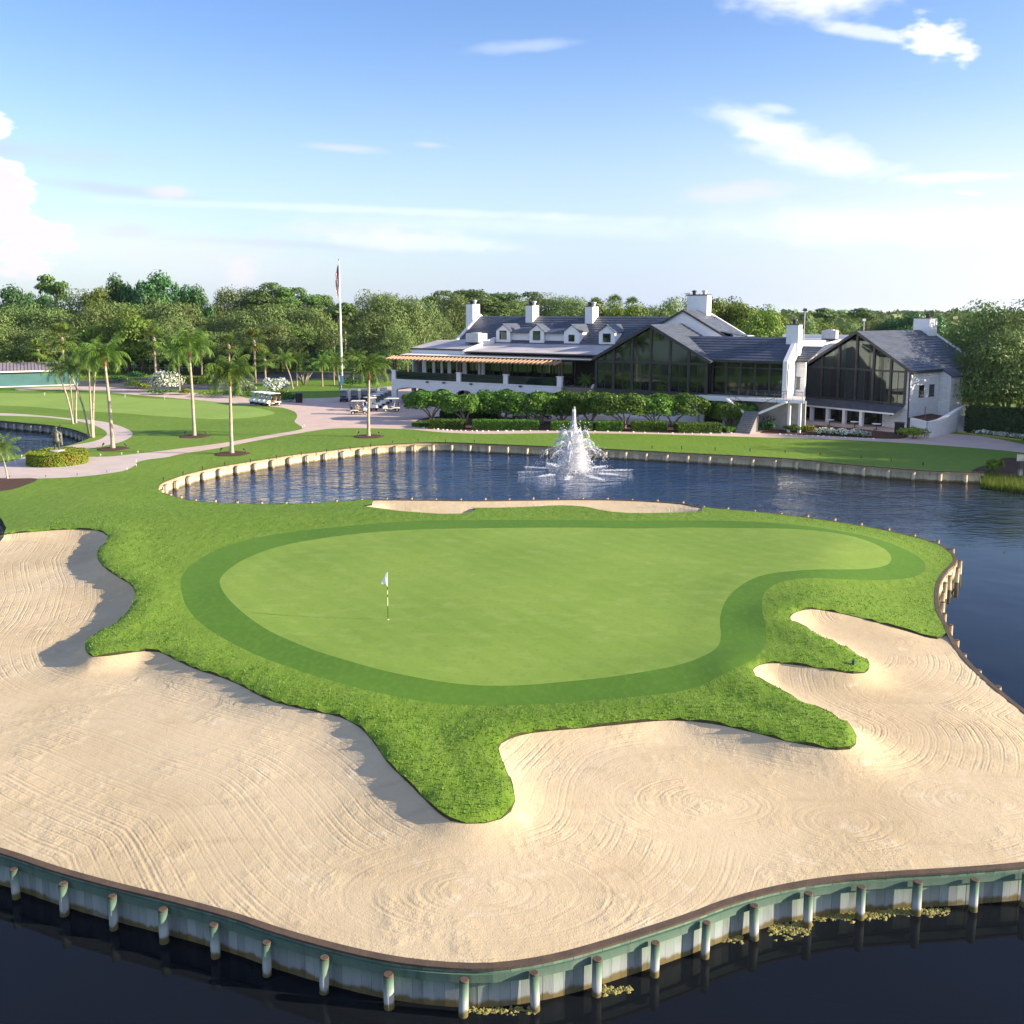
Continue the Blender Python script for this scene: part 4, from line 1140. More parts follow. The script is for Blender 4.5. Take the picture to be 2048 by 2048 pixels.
mb = MB(); mb.slab([(47.2, 11.2, 12.35), (51.7, 11.2, 11.65), (51.7, 14.6, 11.65), (47.2, 14.6, 12.35)], .12); part(mb, 'low_roof', m_slate)
# --- glazed link to the right
mb = MB(); mb.tiles([(50.45, .7, 8.9), (59.3, .7, 8.9), (59.3, 5.75, 11.72), (44.6, 5.75, 11.72)], .14, 9)
part(mb, 'link_slate_roof', m_slate)
mb = MB(); mb.box((50.4, .58, 8.66), (59.3, .698, 8.86)); part(mb, 'gutter', m_dark)
mb = MB(); mb.box((50.1, 1.7, .2), (59.4, 5.6, 8.75)); part(mb, 'link_wall', m_interior)
for i in range(5):
    x0 = 50.3 + i * 1.82
    mb = MB(); mb.box((x0 + .1, 1.4, 4.75), (x0 + 1.72, 1.44, 8.6)); part(mb, 'glass_pane', m_glass)
mb = MB()
for i in range(6): mb.box((50.22 + i * 1.82, 1.3, 4.7), (50.42 + i * 1.82, 1.5, 8.7))
mb.box((50.2, 1.3, 4.6), (59.4, 1.5, 4.748)); mb.box((50.2, 1.28, 7.9), (59.4, 1.42, 8.02)); part(mb, 'mullion_frame', m_dark)
mb = MB(); mb.prism([(.5, .2), (.5, 8.95), (5.6, 12.0), (6.2, 12.0), (6.2, .2)], 0, 59.42, 59.95); part(mb, 'fin_wall', m_stucco)
chimney(58.7, 60.2, 4.2, 5.9, 9.5, 13.3, 1)
# flat rear roof behind the link
mb = MB(); mb.prism([(44, 5.9), (59.3, 5.9), (59.3, 9.6), (56.8, 9.9), (58.2, 15.3), (64.2, 29), (44, 29)], 2, .2, 10.95); part(mb, 'rear_hall_wall', m_stucco)
mb = MB(); mb.prism([(51.6, 9.9), (57.6, 12.6), (58.1, 15.3), (64.1, 28.9), (51.6, 28.9)], 2, 10.951, 11.05); part(mb, 'flat_roof', m_membrane)
mb = MB(); mb.box((51.6, 28.9, 10.95), (64.3, 29.2, 11.55)); part(mb, 'rear_parapet', m_stucco)
# stone bay between link and right wing
mb = MB(); mb.box((59.98, 4.5, .2), (61.15, 5.0, 8.85)); part(mb, 'stone_bay_wall', m_white)
mb = MB(); mb.tiles([(59.98, 4.2, 8.88), (61.5, 4.2, 8.88), (62.6, 7.6, 10.6), (59.98, 7.6, 10.6)], .12, 7); part(mb, 'bay_roof', m_slate)
mb = MB(); mb.box((59.98, 4.1, 8.72), (61.5, 4.198, 8.86)); part(mb, 'gutter', m_dark)
mb = MB(); mb.box((60.1, 4.45, 5.4), (60.55, 4.497, 6.8)); wn = part(mb, 'window', m_glass)
mb = MB(); mb.box((60.02, 4.43, 5.32), (60.63, 4.49, 5.398)); mb.box((60.02, 4.43, 6.802), (60.63, 4.49, 6.88)); mb.build('frame', m_dark, wn)
mb = MB(); mb.tube([(60.1, .3, 8.8), (60.2, .2, 8.3), (60.15, .1, 7.8), (60.15, .1, 4.6)], .07, 8); part(mb, 'downspout', m_dark)
# --- deck, garage door and split stair
mb = MB(); mb.prism([(49.3, -1.8), (62.6, -1.8), (61.3, 4.48), (60.1, 4.48), (60.1, 1.2), (49.3, 1.2)], 2, 4.28, 4.52); part(mb, 'balcony_deck', m_concrete)
mb = MB(); mb.box((49.2, -1.92, 4.0), (53.4, -1.8, 4.6)); mb.box((53.4, -1.9, 4.16), (62.7, -1.8, 4.56)); part(mb, 'balcony_fascia', m_stucco)
for x in (49.2, 52.9):
    mb = MB(); mb.box((x, -1.9, .2), (x + .5, -1.3, 4.0)); part(mb, 'garage_jamb', m_stucco)
mb = MB(); mb.box((49.72, .6, .2), (52.88, .8, 3.98)); part(mb, 'garage_back', m_interior)
mb = MB(); mb.box((53.42, .2, .2), (62.4, .5, 4.27)); part(mb, 'undercroft_wall', m_concrete)
def flight(name, x0, z0_, x1, z1_, y0, y1, n):
    mb = MB()
    for i in range(n):
        a = x0 + (x1 - x0) * i / n; b = x0 + (x1 - x0) * (i + 1) / n; z = z0_ + (z1_ - z0_) * (i + 1) / n
        mb.box((min(a, b), y0, z - .18), (max(a, b), y1, z))
    o = part(mb, name, m_concrete)
    mb = MB(); mb.bar((x0, y0 - .06, z0_ - .2), (x1, y0 - .06, z1_ - .2), .1, .26); mb.build('stringer', m_stucco, o)
flight('stair_flight', 53.6, 4.56, 56.0, 3.0, -3.0, -1.95, 9)
flight('stair_flight', 60.9, 4.56, 57.6, 3.0, -3.0, -1.95, 9)
mb = MB(); mb.box((55.9, -3.2, 2.8), (57.7, -1.9, 3.0))
for i in range(12): mb.box((55.9, -3.2 - .3 * (i + 1), .3), (57.7, -3.2 - .3 * i, 3.0 - .2 * (i + 1)))
part(mb, 'stair_flight', M('grey_step_stone', (.22, .215, .21), (.17, .165, .16), 2, .9, .2))
mb = MB()
for pts in ([(53.6, -3.0, 5.4), (56.0, -3.0, 3.9)], [(60.9, -3.0, 5.4), (57.6, -3.0, 3.9)], [(60.9, -1.95, 5.5), (62.6, -1.95, 5.5)], [(53.6, -1.95, 5.5), (60.9, -1.95, 5.5)]): mb.tube(pts, .03, 6)
for i in range(9): mb.tube([(53.7 + i * 1.1, -1.95, 4.5), (53.7 + i * 1.1, -1.95, 5.5)], .02, 5)
for x in (53.6, 54.8, 56, 57.6, 58.7, 59.8, 60.9): mb.tube([(x, -3.0, 3.0 + abs(x - 56.8) * .4 - .3), (x, -3.0, 3.9 + max(0, abs(x - 56.8) - .8) * .62)], .02, 5)
part(mb, 'stair_railing', m_dark)
for x in (60.95, 62.2):
    mb = MB(); mb.box((x - .15, -1.75, .2), (x + .15, -1.45, 4.27)); part(mb, 'deck_column', m_stucco)
# entry nook between terrace and glass gable
mb = MB(); mb.box((29.4, 3.9, 4.6), (34.4, 4.0, 8.6)); part(mb, 'nook_wall', m_interior)
mb = MB()
for i in range(8): mb.box((30.0, -.2 - .34 * i, .4), (33.4, 3.2 - .34 * i, 4.6 - .3 * (i + 1)))
part(mb, 'terrace_stair', m_deck)
mb = MB(); mb.prism([(3.0, 5.1), (3.0, .3), (-2.6, .3), (-2.6, 2.4), (.6, 4.4), (1.4, 5.1)], 0, 33.4, 33.75); part(mb, 'stair_wall', m_stucco)
mb = MB(); mb.tube([(29.9, 2.5, 5.6), (29.9, .4, 5.4), (29.9, -2.4, 3.2)], .035, 6); mb.tube([(29.9, .4, 4.5), (29.9, .4, 5.4)], .03, 6); mb.tube([(29.9, -2.4, 1.6), (29.9, -2.4, 3.2)], .03, 6); part(mb, 'handrail', m_dark)

# --- right wing (turned frame)
B0 = P(1816.4, 853, .72); L_ = P(1604.7, 728.9, 7.75); R_ = P(1827.4, 741.2, 7.75)
u2 = (R_ - L_); R2 = math.atan2(u2[1], u2[0])
B0 = np.array([48.55, 115.6, 0])
X = Matrix.Rotation(-CR, 4, 'Z') @ Matrix.Translation(Vector((float(B0[0] - A0[0]), float(B0[1] - A0[1]), 0))) @ Matrix.Rotation(R2, 4, 'Z')
def mw(): return MB(X)
WX0, WXM, WE, WA, WD = -15.75, -7.6, 7.78, 12.28, 15.4
ws = (WA - WE) / (0 - WXM)
we = lambda x: WA - ws * abs(x - WXM)
mb = mw(); mb.prism([(WX0, .0), (-.02, .0), (-.02, WE), (WXM, WA - .05), (WX0, WE - .1)], 1, .9, WD); part(mb, 'wing_wall', m_white)
mb = mw(); mb.box((-.62, 0, .0), (.0, .88, 7.7)); mb.box((-3.6, 0.01, .0), (-.63, .88, 3.5)); part(mb, 'wing_front_pier', m_white)
mb = mw()
q = [(WXM, -.45, WA + .2), (WX0 - .35, -.45, WA + .2 - ws * (WXM - WX0 + .35)), (WX0 - .35, WD, WA + .2 - ws * (WXM - WX0 + .35)), (WXM, WD, WA + .2)]
mb.tiles([q[1], q[2], q[3], q[0]], .14, 15)
q = [(.35, -.45, WA + .2 - ws * 7.95), (WXM, -.45, WA + .2), (WXM, WD, WA + .2), (.35, WD, WA + .2 - ws * 7.95)]
mb.tiles([q[0], q[3], q[2], q[1]], .14, 15); part(mb, 'wing_roof', m_slate)
mb = mw(); mb.slab([(.34, 6.2, 7.83), (1.75, 6.2, 6.98), (1.75, 9.2, 6.98), (.34, 9.2, 7.83)], .14); part(mb, 'bay_roof', m_slate)
mb = mw(); mb.prism([(0, 0), (1.5, 0), (1.5, 6.95), (0, 7.75)], 1, 6.3, 9.1); part(mb, 'side_bay_wall', m_white)
mb = mw()
mb.bar((WXM, -.5, WA + .06), (.4, -.5, WA + .06 - ws * 8.0), .1, .34); mb.bar((WXM, -.5, WA + .06), (WX0 - .4, -.5, WA + .06 - ws * 8.5), .1, .34)
mb.box((.3, -.4, 7.5), (.42, 6.2, 7.66)); part(mb, 'barge_board', m_dark)
mb = mw(); mb.prism([(WXM - .3, WA + .55), (.9, WA + .55 - ws * 8.5), (.9, 6), (WXM - .3, 6)], 1, WD, WD + .35); part(mb, 'rear_parapet', m_stucco)
mb = mw(); mb.box((-8.6, 13.6, 11), (-6.2, 15.38, 14.0)); c_ = part(mb, 'chimney', m_stucco)
mb = mw(); mb.box((-8.65, 13.55, 14.0), (-6.15, 15.43, 14.12)); mb.build('cap', m_dark, c_)
mb = mw(); mb.lathe([(.28, 0), (.28, .4), (.42, .45), (.05, .62)], (-7.0, 14.4, 14.12), 12); mb.build('flue', m_dark, c_)
xw = [-15.4, -12.85, -10.25, -7.65, -5.15, -2.7, -.68]
mb = mw()
for x in xw: mb.box((x - .15, -.14, 3.55), (x + .15, .14, we(x) - .05))
mb.box((-15.5, -.1, 3.55), (-.6, .1, 3.75)); mb.box((-15.5, -.08, 7.5), (-.6, .1, 7.72)); part(mb, 'mullion_frame', m_dark)
for a, b in zip(xw[:-1], xw[1:]):
    mb = mw(); mb.box((a + .15, .0, 3.75), (b - .15, .04, 7.5)); pn = part(mb, 'glass_pane', m_glass)
    xm = (a + b) / 2; mb = mw(); mb.box((xm - .035, -.03, 3.75), (xm + .035, -.004, 7.5)); mb.build('glazing_bar', m_dark, pn)
    pts = [(a + .15, 7.72), (b - .15, 7.72), (b - .15, max(we(b - .15), 7.75))] + ([(WXM, WA)] if a < WXM < b else []) + [(a + .15, max(we(a + .15), 7.75))]
    mb = mw(); mb.prism(pts, 1, .0, .04); part(mb, 'glass_pane', m_glass)
mb = mw(); mb.slab([(-17.2, -1.95, 2.66), (-.7, -1.95, 2.66), (-.7, -.02, 3.5), (-16.0, -.02, 3.5)], .1); part(mb, 'porch_roof', m_slate)
mb = mw(); mb.box((-17.2, -2.05, 2.46), (-.7, -1.96, 2.66)); part(mb, 'porch_beam', m_stucco)
for x, wd_ in ((-15.9, .9), (-12.9, .4), (-10.4, .42), (-7.9, .4), (-5.4, .42)):
    mb = mw(); mb.box((x - wd_ / 2, -1.9, .0), (x + wd_ / 2, -1.45, 2.44)); part(mb, 'porch_column', m_stucco)
mb = mw(); mb.box((-15.7, .3, .0), (-3.65, .8, 3.45)); part(mb, 'porch_back_wall', m_interior)
for a, b in ((-12.6, -10.7), (-10.1, -8.2), (-7.6, -5.7), (-5.1, -3.8)):
    mb = mw(); mb.box((a, .2, .5), (b, .24, 2.5)); part(mb, 'porch_window', m_glass)
mb = mw(); mb.tube([(-.1, -.08, 7.6), (-.1, -.1, 7.0), (-.05, -.06, .3)], .08, 8); part(mb, 'downspout', m_dark)
mb = mw(); mb.tube([(-15.9, -.5, 7.6), (-16.2, -.4, 7.2), (-15.9, -.06, 6.5), (-15.85, -.06, 3.6)], .08, 8); part(mb, 'downspout', m_dark)
for y0, y1 in ((1.9, 2.95), (4.1, 5.2)):
    mb = mw(); mb.box((-.015, y0, 4.55), (.02, y1, 5.95)); wn = part(mb, 'window', m_glass)
    mb = mw(); mb.box((-.01, y0 - .08, 4.45), (.06, y1 + .08, 4.548)); mb.build('sill', m_woodpost, wn)
mb = mw(); mb.box((-2.5, -.12, 2.1), (-2.3, -.0, 2.5)); part(mb, 'wall_lamp', m_dark)


def cw(x, y, z): v_ = Matrix.Translation(club.location) @ Matrix.Rotation(CR, 4, 'Z') @ Vector((x, y, z)); return (v_.x, v_.y, v_.z)


# --- plant on the roofs
def unit(name, label, cat, loc, size, rz=CR, legs=True):
    t_ = thing(name, label, cat, loc, rz); a, b, c = size
    mb = MB(); mb.box((-a / 2, -b / 2, .12), (a / 2, b / 2, c)); mb.build('casing', m_galv, t_, bevel=.04)
    mb = MB(); mb.lathe([(.35 * min(a, b), 0), (.35 * min(a, b), .1), (.05, .12)], (0, 0, c), 14); mb.build('fan_hood', m_galv, t_)
    mb = MB(); mb.box((-a / 2, -b / 2 - .05, .0), (a / 2, b / 2 + .05, .118)); mb.build('base', m_dark, t_)
    return t_
unit('rooftop_unit', 'large white air handler on the left flat roof behind the pergola', 'air handler', cw(10.6, 7.6, 10.12), (2.3, 2.6, 1.5))
unit('rooftop_unit', 'round cornered white air unit on the rear flat roof right of the tall fin chimney', 'air unit', cw(60.3, 21, 11.06), (1.9, 1.8, 1.3))
unit('rooftop_unit', 'small white air unit half hidden behind the tall fin chimney', 'air unit', cw(57.3, 15.5, 11.06), (1.0, 1.4, 1.5))
ant = thing('antenna_mast', 'thin tall antenna mast behind the narrow chimney of the clubhouse', 'antenna', cw(57.6, 17.5, 11.05))
mb = MB(); mb.tube([(0, 0, 0), (0, 0, 4.4)], .06, 8); mb.tube([(0, 0, 4.4), (0, 0, 6.6)], .02, 6); mb.build('mast', m_galv, ant)
mb = MB(); mb.box((-.22, -.15, 3.9), (.22, .15, 4.3)); mb.bar((-.5, 0, 4.05), (.5, 0, 4.05), .05); mb.build('bracket', m_dark, ant)
lp = thing('light_mast', 'short white mast with two lamps behind the right wing roof ridge', 'lamp mast', cw(63.4, 28.0, 11.05))
mb = MB(); mb.tube([(0, 0, 0), (0, 0, 2.6)], .06, 8); mb.build('mast', m_galv, lp)
mb = MB(); mb.box((-.2, -.15, 2.5), (.2, .15, 2.85)); mb.build('lamp', m_stucco, lp)
# terrace furniture glimpsed behind the glass rail
def chair(loc, rz, label):
    t_ = thing('terrace_chair', label, 'chair', loc, rz, 'chairs on the terrace')
    mb = MB(); mb.box((-.25, -.25, .42), (.25, .25, .47)); mb.build('seat', m_railglass, t_)
    mb = MB(); mb.box((-.25, .22, .47), (.25, .26, .95)); mb.build('backrest', m_railglass, t_)
    for a in (-.22, .22):
        for b in (-.22, .22): 
            mb = MB(); mb.bar((a, b, 0), (a, b, .42), .04); mb.build('leg', m_dark, t_)
    return t_
ch0 = chair(cw(2.2, 1.6, 4.6), CR + 2.2, 'teal terrace chair nearest the left corner pillar of the terrace')
tb = thing('terrace_table', 'pale round terrace table behind the left glass railing', 'table', cw(3.9, 1.7, 4.6), CR)
mb = MB(); mb.lathe([(.55, .70), (.55, .74)], n=18); mb.build('top', m_stucco, tb)
mb = MB(); mb.lathe([(.3, 0), (.3, .03), (.05, .06), (.05, .70)], n=12); mb.build('pedestal', m_dark, tb)
tb2 = dup(tb, cw(26.5, 1.6, 4.6), CR, 'pale round terrace table behind the right glass railing')
for x, lb in ((5.4, 'teal terrace chair right of the pale table behind the left railing'), (13.2, 'teal terrace chair just right of the second white terrace pillar'), (25.2, 'teal terrace chair left of the table behind the right railing')):
    dup(ch0, cw(x, 1.6, 4.6), CR - 1.2, lb, 'chairs on the terrace')

# ------------------------------------------------------------------ foliage builders
def quads(P_, N_, size, r, aspect=.55, jit=.6, tip=True):
    """leaf-sized diamonds at points P_, facing roughly along N_"""
    n = len(P_); N_ = N_ + r.normal(0, jit, (n, 3)); N_ /= np.linalg.norm(N_, axis=1)[:, None] + 1e-9
    a = r.normal(0, 1, (n, 3)); a -= N_ * (a * N_).sum(1)[:, None]; a /= np.linalg.norm(a, axis=1)[:, None] + 1e-9
    b = np.cross(N_, a); s = (size * r.uniform(.6, 1.3, n))[:, None]
    v = np.stack([P_ - a * s, P_ - b * s * aspect, P_ + a * s, P_ + b * s * aspect], 1).reshape(-1, 3)
    return v, np.arange(4 * n).reshape(-1, 4)


def crown_pts(blobs, n, r, shell=.35, flat=1.0):
    C_ = np.array([b[0] for b in blobs]); R_ = np.array([b[1] for b in blobs], float)
    w_ = (R_[:, 0] * R_[:, 1]) + R_[:, 2] * R_[:, 0]; k = r.choice(len(blobs), n, p=w_ / w_.sum())
    d = r.normal(0, 1, (n, 3)); d /= np.linalg.norm(d, axis=1)[:, None]
    low = d[:, 2] < -.35; d[low, 2] *= -r.uniform(0, 1, low.sum())
    rad = 1 - shell * r.random(n) ** 2 + .10 * r.normal(0, 1, n)
    p = C_[k] + d * R_[k] * rad[:, None]
    return p, d


def mk_tree(kind, seed, H, W, nblob, nleaf, leaf, mat, trunk_h, trunk_r, tmat, droop=0.0, shape='dome', br=(.12, .23)):
    """crown + trunk in metres; returns (crown mesh object data, trunk data)"""
    r = np.random.default_rng(seed); blobs = []
    for i in range(nblob):
        for _ in range(60):
            x, y, z = r.uniform(-1, 1, 3)
            if x * x + y * y + z * z < 1: break
        if shape == 'dome':
            zc = trunk_h + (H - trunk_h) * (.12 + .74 * abs(z)); k = math.sqrt(max(.08, 1 - ((zc - trunk_h) / (H - trunk_h) - .25) ** 2 * 1.5))
        elif shape == 'umbrella':
            zc = H * (.80 + .13 * z); k = 1.0
        elif shape == 'column':
            zc = trunk_h + (H - trunk_h) * (.5 + .45 * z); k = 1 - .55 * ((zc - trunk_h) / (H - trunk_h)) ** 2
        rr = W * r.uniform(*br) * (.8 if shape == 'column' else 1)
        blobs.append(((x * k * W * .40, y * k * W * .40, zc), (rr, rr, rr * r.uniform(.55, .85))))
    p, d = crown_pts(blobs, nleaf, r)
    p[:, 2] = np.minimum(p[:, 2], H * 1.02)
    if droop: p[:, 2] -= droop * np.abs(r.normal(0, 1, len(p))) * (d[:, 2] < .1)
    v, f = quads(p, d, np.full(nleaf, leaf), r, .55, .36)
    crown = np_mesh('crown', v, f, [mat])
    mb = MB(); top = trunk_h + (H - trunk_h) * .45
    mb.tube([(0, 0, -.3), (.05 * W * r.normal(0, .3), 0, trunk_h * .6), (.0, .02 * W, top)], [trunk_r * 1.25, trunk_r, trunk_r * .45], 8)
    for i in range(5 if shape != 'column' else 3):
        b = blobs[int(r.integers(len(blobs)))][0]; z0_ = trunk_h * r.uniform(.6, 1.0)
        mb.tube([(0, 0, z0_), (b[0] * .5, b[1] * .5, (z0_ + b[2]) / 2 + .05 * H), b], [trunk_r * .6, trunk_r * .38, trunk_r * .1], 6)
    trunk = mb.build('trunk', tmat, smooth=True)
    root = thing(kind, '', '', (0, 0, 0)); crown.parent = root; trunk.parent = root
    return root


m_oak = leafmat('oak_leaves', (.108, .165, .042), (.140, .198, .054), (.066, .112, .030), .2, .6, .25)
m_ficus = leafmat('ficus_leaves', (.030, .095, .022), (.060, .155, .034), (.018, .058, .015), .2, .45, .3)
m_pine = leafmat('pine_needles', (.065, .125, .026), (.110, .180, .036), (.038, .080, .020), .2, .6, .3)
m_bright = leafmat('bright_leaves', (.115, .190, .022), (.180, .250, .032), (.070, .130, .016), .3, .55, .3)
m_hedge = leafmat('hedge_leaves', (.055, .135, .015), (.115, .215, .022), (.030, .080, .012), .25, .5, .8)
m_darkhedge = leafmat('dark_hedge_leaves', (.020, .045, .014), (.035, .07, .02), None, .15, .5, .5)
m_frond = leafmat('palm_fronds', (.080, .150, .020), (.140, .215, .036), (.050, .100, .016), .25, .45, .4)
m_sabal = leafmat('fan_palm_leaves', (.075, .140, .025), (.140, .200, .035), (.17, .14, .03), .25, .5, .5)
m_flower = leafmat('white_blossom', (.72, .72, .66), (.55, .60, .48), None, .3, .6, 1)
m_gold = leafmat('golden_hedge_leaves', (.13, .21, .018), (.24, .29, .03), (.19, .15, .02), .25, .55, .7)

OAK = [mk_tree('oak_tree', 20 + i, 12, 15, 50, 14000, .20, m_oak, 2.2, .38, m_trunk, .25) for i in range(3)]
FIC = [mk_tree('ficus_tree', 30 + i, 15, 15, 44, 8000, .32, m_ficus, 4, .45, m_trunk, 0, br=(.10, .19)) for i in range(2)]
PIN = [mk_tree('pine_tree', 40 + i, 18, 10, 24, 6000, .27, m_pine, 9, .28, m_trunk, 0, 'column', br=(.16, .26)) for i in range(2)]
UMB = [mk_tree('pine_tree', 50 + i, 19, 9, 9, 1700, .40, m_pine, 14, .22, m_trunk, 0, 'umbrella', br=(.14, .24)) for i in range(1)]
BRI = [mk_tree('broadleaf_tree', 60 + i, 11, 12, 36, 7500, .24, m_bright, 3, .3, m_trunk, .2) for i in range(2)]
KIND = {'oak': (OAK, 12, 15), 'fic': (FIC, 15, 15), 'pin': (PIN, 18, 10), 'umb': (UMB, 19, 9), 'bri': (BRI, 11, 12)}
USED = {k: 0 for k in KIND}
KN = {'oak': 'grey green oak', 'fic': 'dark glossy ficus', 'pin': 'tall slender pine', 'umb': 'high flat topped pine', 'bri': 'yellow green tree'}
PLANTED = []


def plant(kind, px, topy, depth, width=None, r=np.random.default_rng(77)):
    """px, topy in 2048 photo units; depth in metres from the eye along the view"""
    src, H0, W0 = KIND[kind]
    p = at_depth(px, topy, depth); gz_ = float(gz(p[0])); H = p[2] - gz_
    i = USED[kind]; USED[kind] += 1
    sc = H / H0; wx = (width / W0) if width else sc * r.uniform(.9, 1.25)
    s = src[i % len(src)]
    o = s if i < len(src) else dup(s)
    o.location = (float(p[0]), float(p[1]), gz_); o.rotation_euler = (0, 0, float(r.uniform(0, 6.28))); o.scale = (wx, wx, sc)
    PLANTED.append([o, kind, px, depth])
    return o


sil = ([0, 60, 90, 130, 180, 205, 215, 300, 345, 372, 378, 400, 430, 480, 520, 560, 600, 620, 645, 680, 700, 740, 760, 800, 840, 870, 930, 1000, 1100, 1200, 1240, 1300, 1380, 1440, 1500],
       [540, 536, 548, 552, 535, 535, 518, 512, 522, 540, 560, 560, 540, 535, 538, 545, 550, 566, 566, 556, 545, 552, 560, 562, 548, 545, 550, 556, 558, 566, 562, 552, 558, 570, 582])
def silh(x): return float(np.interp(x / K, *sil)) * K


r = np.random.default_rng(3)
# back rows: tall crowns that make the skyline (left to the middle)
for px, k, w_ in [(-30, 'bri', 14), (25, 'fic', 15), (70, 'fic', 13), (150, 'oak', 18), (190, 'bri', 12), (232, 'fic', 11), (268, 'fic', 15), (315, 'fic', 16), (358, 'fic', 14), (392, 'fic', 10)]:
    plant(k, px, silh(px), 250 + r.uniform(-8, 8), w_)
plant('umb', 107, 541, 262, 9)
for px, k, w_ in [(455, 'oak', 17), (490, 'oak', 14), (530, 'pin', 16), (562, 'pin', 15), (600, 'pin', 15), (640, 'pin', 13), (672, 'umb', 13), (735, 'oak', 16), (775, 'oak', 15), (810, 'oak', 15), (850, 'oak', 15)]:
    plant(k, px, silh(px), 285 + r.uniform(-10, 10), w_)
for px in np.arange(880, 1180, 30): plant('oak' if r.random() < .7 else 'pin', px + r.uniform(-8, 8), silh(px) + r.uniform(-4, 7), 330 + r.uniform(-15, 25), 20)
for px in np.arange(1190, 1330, 28): plant('oak' if r.random() < .5 else 'bri', px + r.uniform(-8, 8), silh(px) + r.uniform(0, 14), 250 + r.uniform(-10, 15), 14)
for px, ty in [(1345, 588), (1385, 590), (1425, 590), (1460, 596), (1495, 600), (1525, 612)]: plant('bri' if px > 1400 else 'oak', px, ty, 215 + r.uniform(-8, 12), 13)
# middle and front rows on the left
for px in np.arange(-25, 640, 43): plant('oak', px + r.uniform(-10, 10), silh(px) + (54 if 190 < px < 420 else 34) + r.uniform(-8, 18), 232 + r.uniform(-6, 6), 17)
for px in np.arange(-10, 560, 50): plant('oak' if r.random() < .85 else 'bri', px + r.uniform(-10, 10), silh(px) + 78 + r.uniform(-8, 16), 216 + r.uniform(-4, 5), 15)
for px, ty, d in [(560, 640, 222), (592, 650, 224)]: plant('pin', px, ty, d, 10)
for px, ty, d, w_ in [(765, 580, 205, 15), (745, 628, 200, 11), (812, 590, 212, 13), (850, 612, 225, 12), (885, 640, 240, 11), (700, 625, 330, 15), (655, 622, 345, 15), (790, 650, 196, 9)]: plant('oak', px, ty, d, w_)
# right of the clubhouse
for px, ty, d, k, w_ in [(1560, 628, 240, 'bri', 14), (1605, 640, 255, 'oak', 15), (1655, 612, 330, 'umb', 13), (1650, 642, 262, 'bri', 13), (1700, 640, 270, 'oak', 16), (1735, 612, 330, 'umb', 14), (1745, 634, 275, 'oak', 15),
                         (1790, 628, 270, 'fic', 15), (1825, 626, 262, 'fic', 15), (1870, 622, 250, 'fic', 14), (1590, 668, 226, 'bri', 12), (1640, 672, 232, 'bri', 12), (1690, 672, 240, 'oak', 13), (1540, 650, 226, 'bri', 12), (1510, 640, 222, 'bri', 11)]: plant(k, px, ty, d, w_)
big = plant('oak', 1975, 592, 128, 13.5); plant('oak', 2062, 604, 124, 16); plant('oak', 1965, 622, 150, 11); plant('oak', 2025, 645, 116, 12); plant('oak', 1950, 690, 122, 7)
# trees out of frame on the right whose long shadows cross the lawn and the wing
for x, y, h, w_ in [(84, 96, 13, 15), (98, 88, 14, 16), (78, 82, 10, 11), (112, 101, 15, 17), (94, 108, 14, 16), (72, 108, 9, 10), (125, 92, 15, 18), (63, 90, 11, 9), (71, 97, 13, 10), (68, 83, 12, 10), (62, 105, 11, 9), (78, 90, 15, 13), (60, 86, 11, 9), (61, 99, 10, 8), (66, 93, 13, 11), (84, 99, 15, 14), (74, 104, 14, 12)]:
    q = np.array([x, y, 0.64 + h]); d_ = q - np.array([0, 0, CAMZ]); plant('oak', 1024 + F * d_[0] / (d_ @ _fw), CY - F * (d_ @ _up) / (d_ @ _fw), y, w_)

# labels: each tree by kind, place and order from the left
LM = [(-1e9, 'behind the teal shed'), (190, 'behind the leaning palms'), (400, 'behind the white bushes'), (610, 'behind the flagpole'), (720, 'left of the clubhouse chimneys'),
      (900, 'behind the dormer roof'), (1190, 'behind the tall rear gable'), (1480, 'behind the fin chimney'), (1780, 'behind the right wing chimney'), (1890, 'beside the right wing')]
ORD = ['first', 'second', 'third', 'fourth', 'fifth', 'sixth', 'seventh', 'eighth', 'ninth', 'tenth', 'eleventh', 'twelfth', 'thirteenth', 'fourteenth', 'fifteenth', 'sixteenth', 'seventeenth', 'eighteenth', 'nineteenth', 'twentieth']
buck = {}
for o, k, px, d in PLANTED:
    z_ = [t for a, t in LM if px >= a][-1]
    row = ', front row' if d < 224 else ', middle row' if d < 244 else ', back row'
    if px > 1890: row = ''
    buck.setdefault((k, z_, row), []).append((px, o))
for (k, z_, row), L in buck.items():
    for px, o in L:
        if px > 2120: tag(o, 'grey green oak standing out of frame beyond the right hedge', 'tree', 'oaks beyond the right hedge')
    L = sorted([q for q in L if q[0] <= 2120], key=lambda q: q[0])
    for i, (px, o) in enumerate(L):
        pos = '' if len(L) == 1 else f', {ORD[i]} from left'
        tag(o, f'{KN[k]} {z_}{row}{pos}', 'tree', 'trees around the clubhouse')

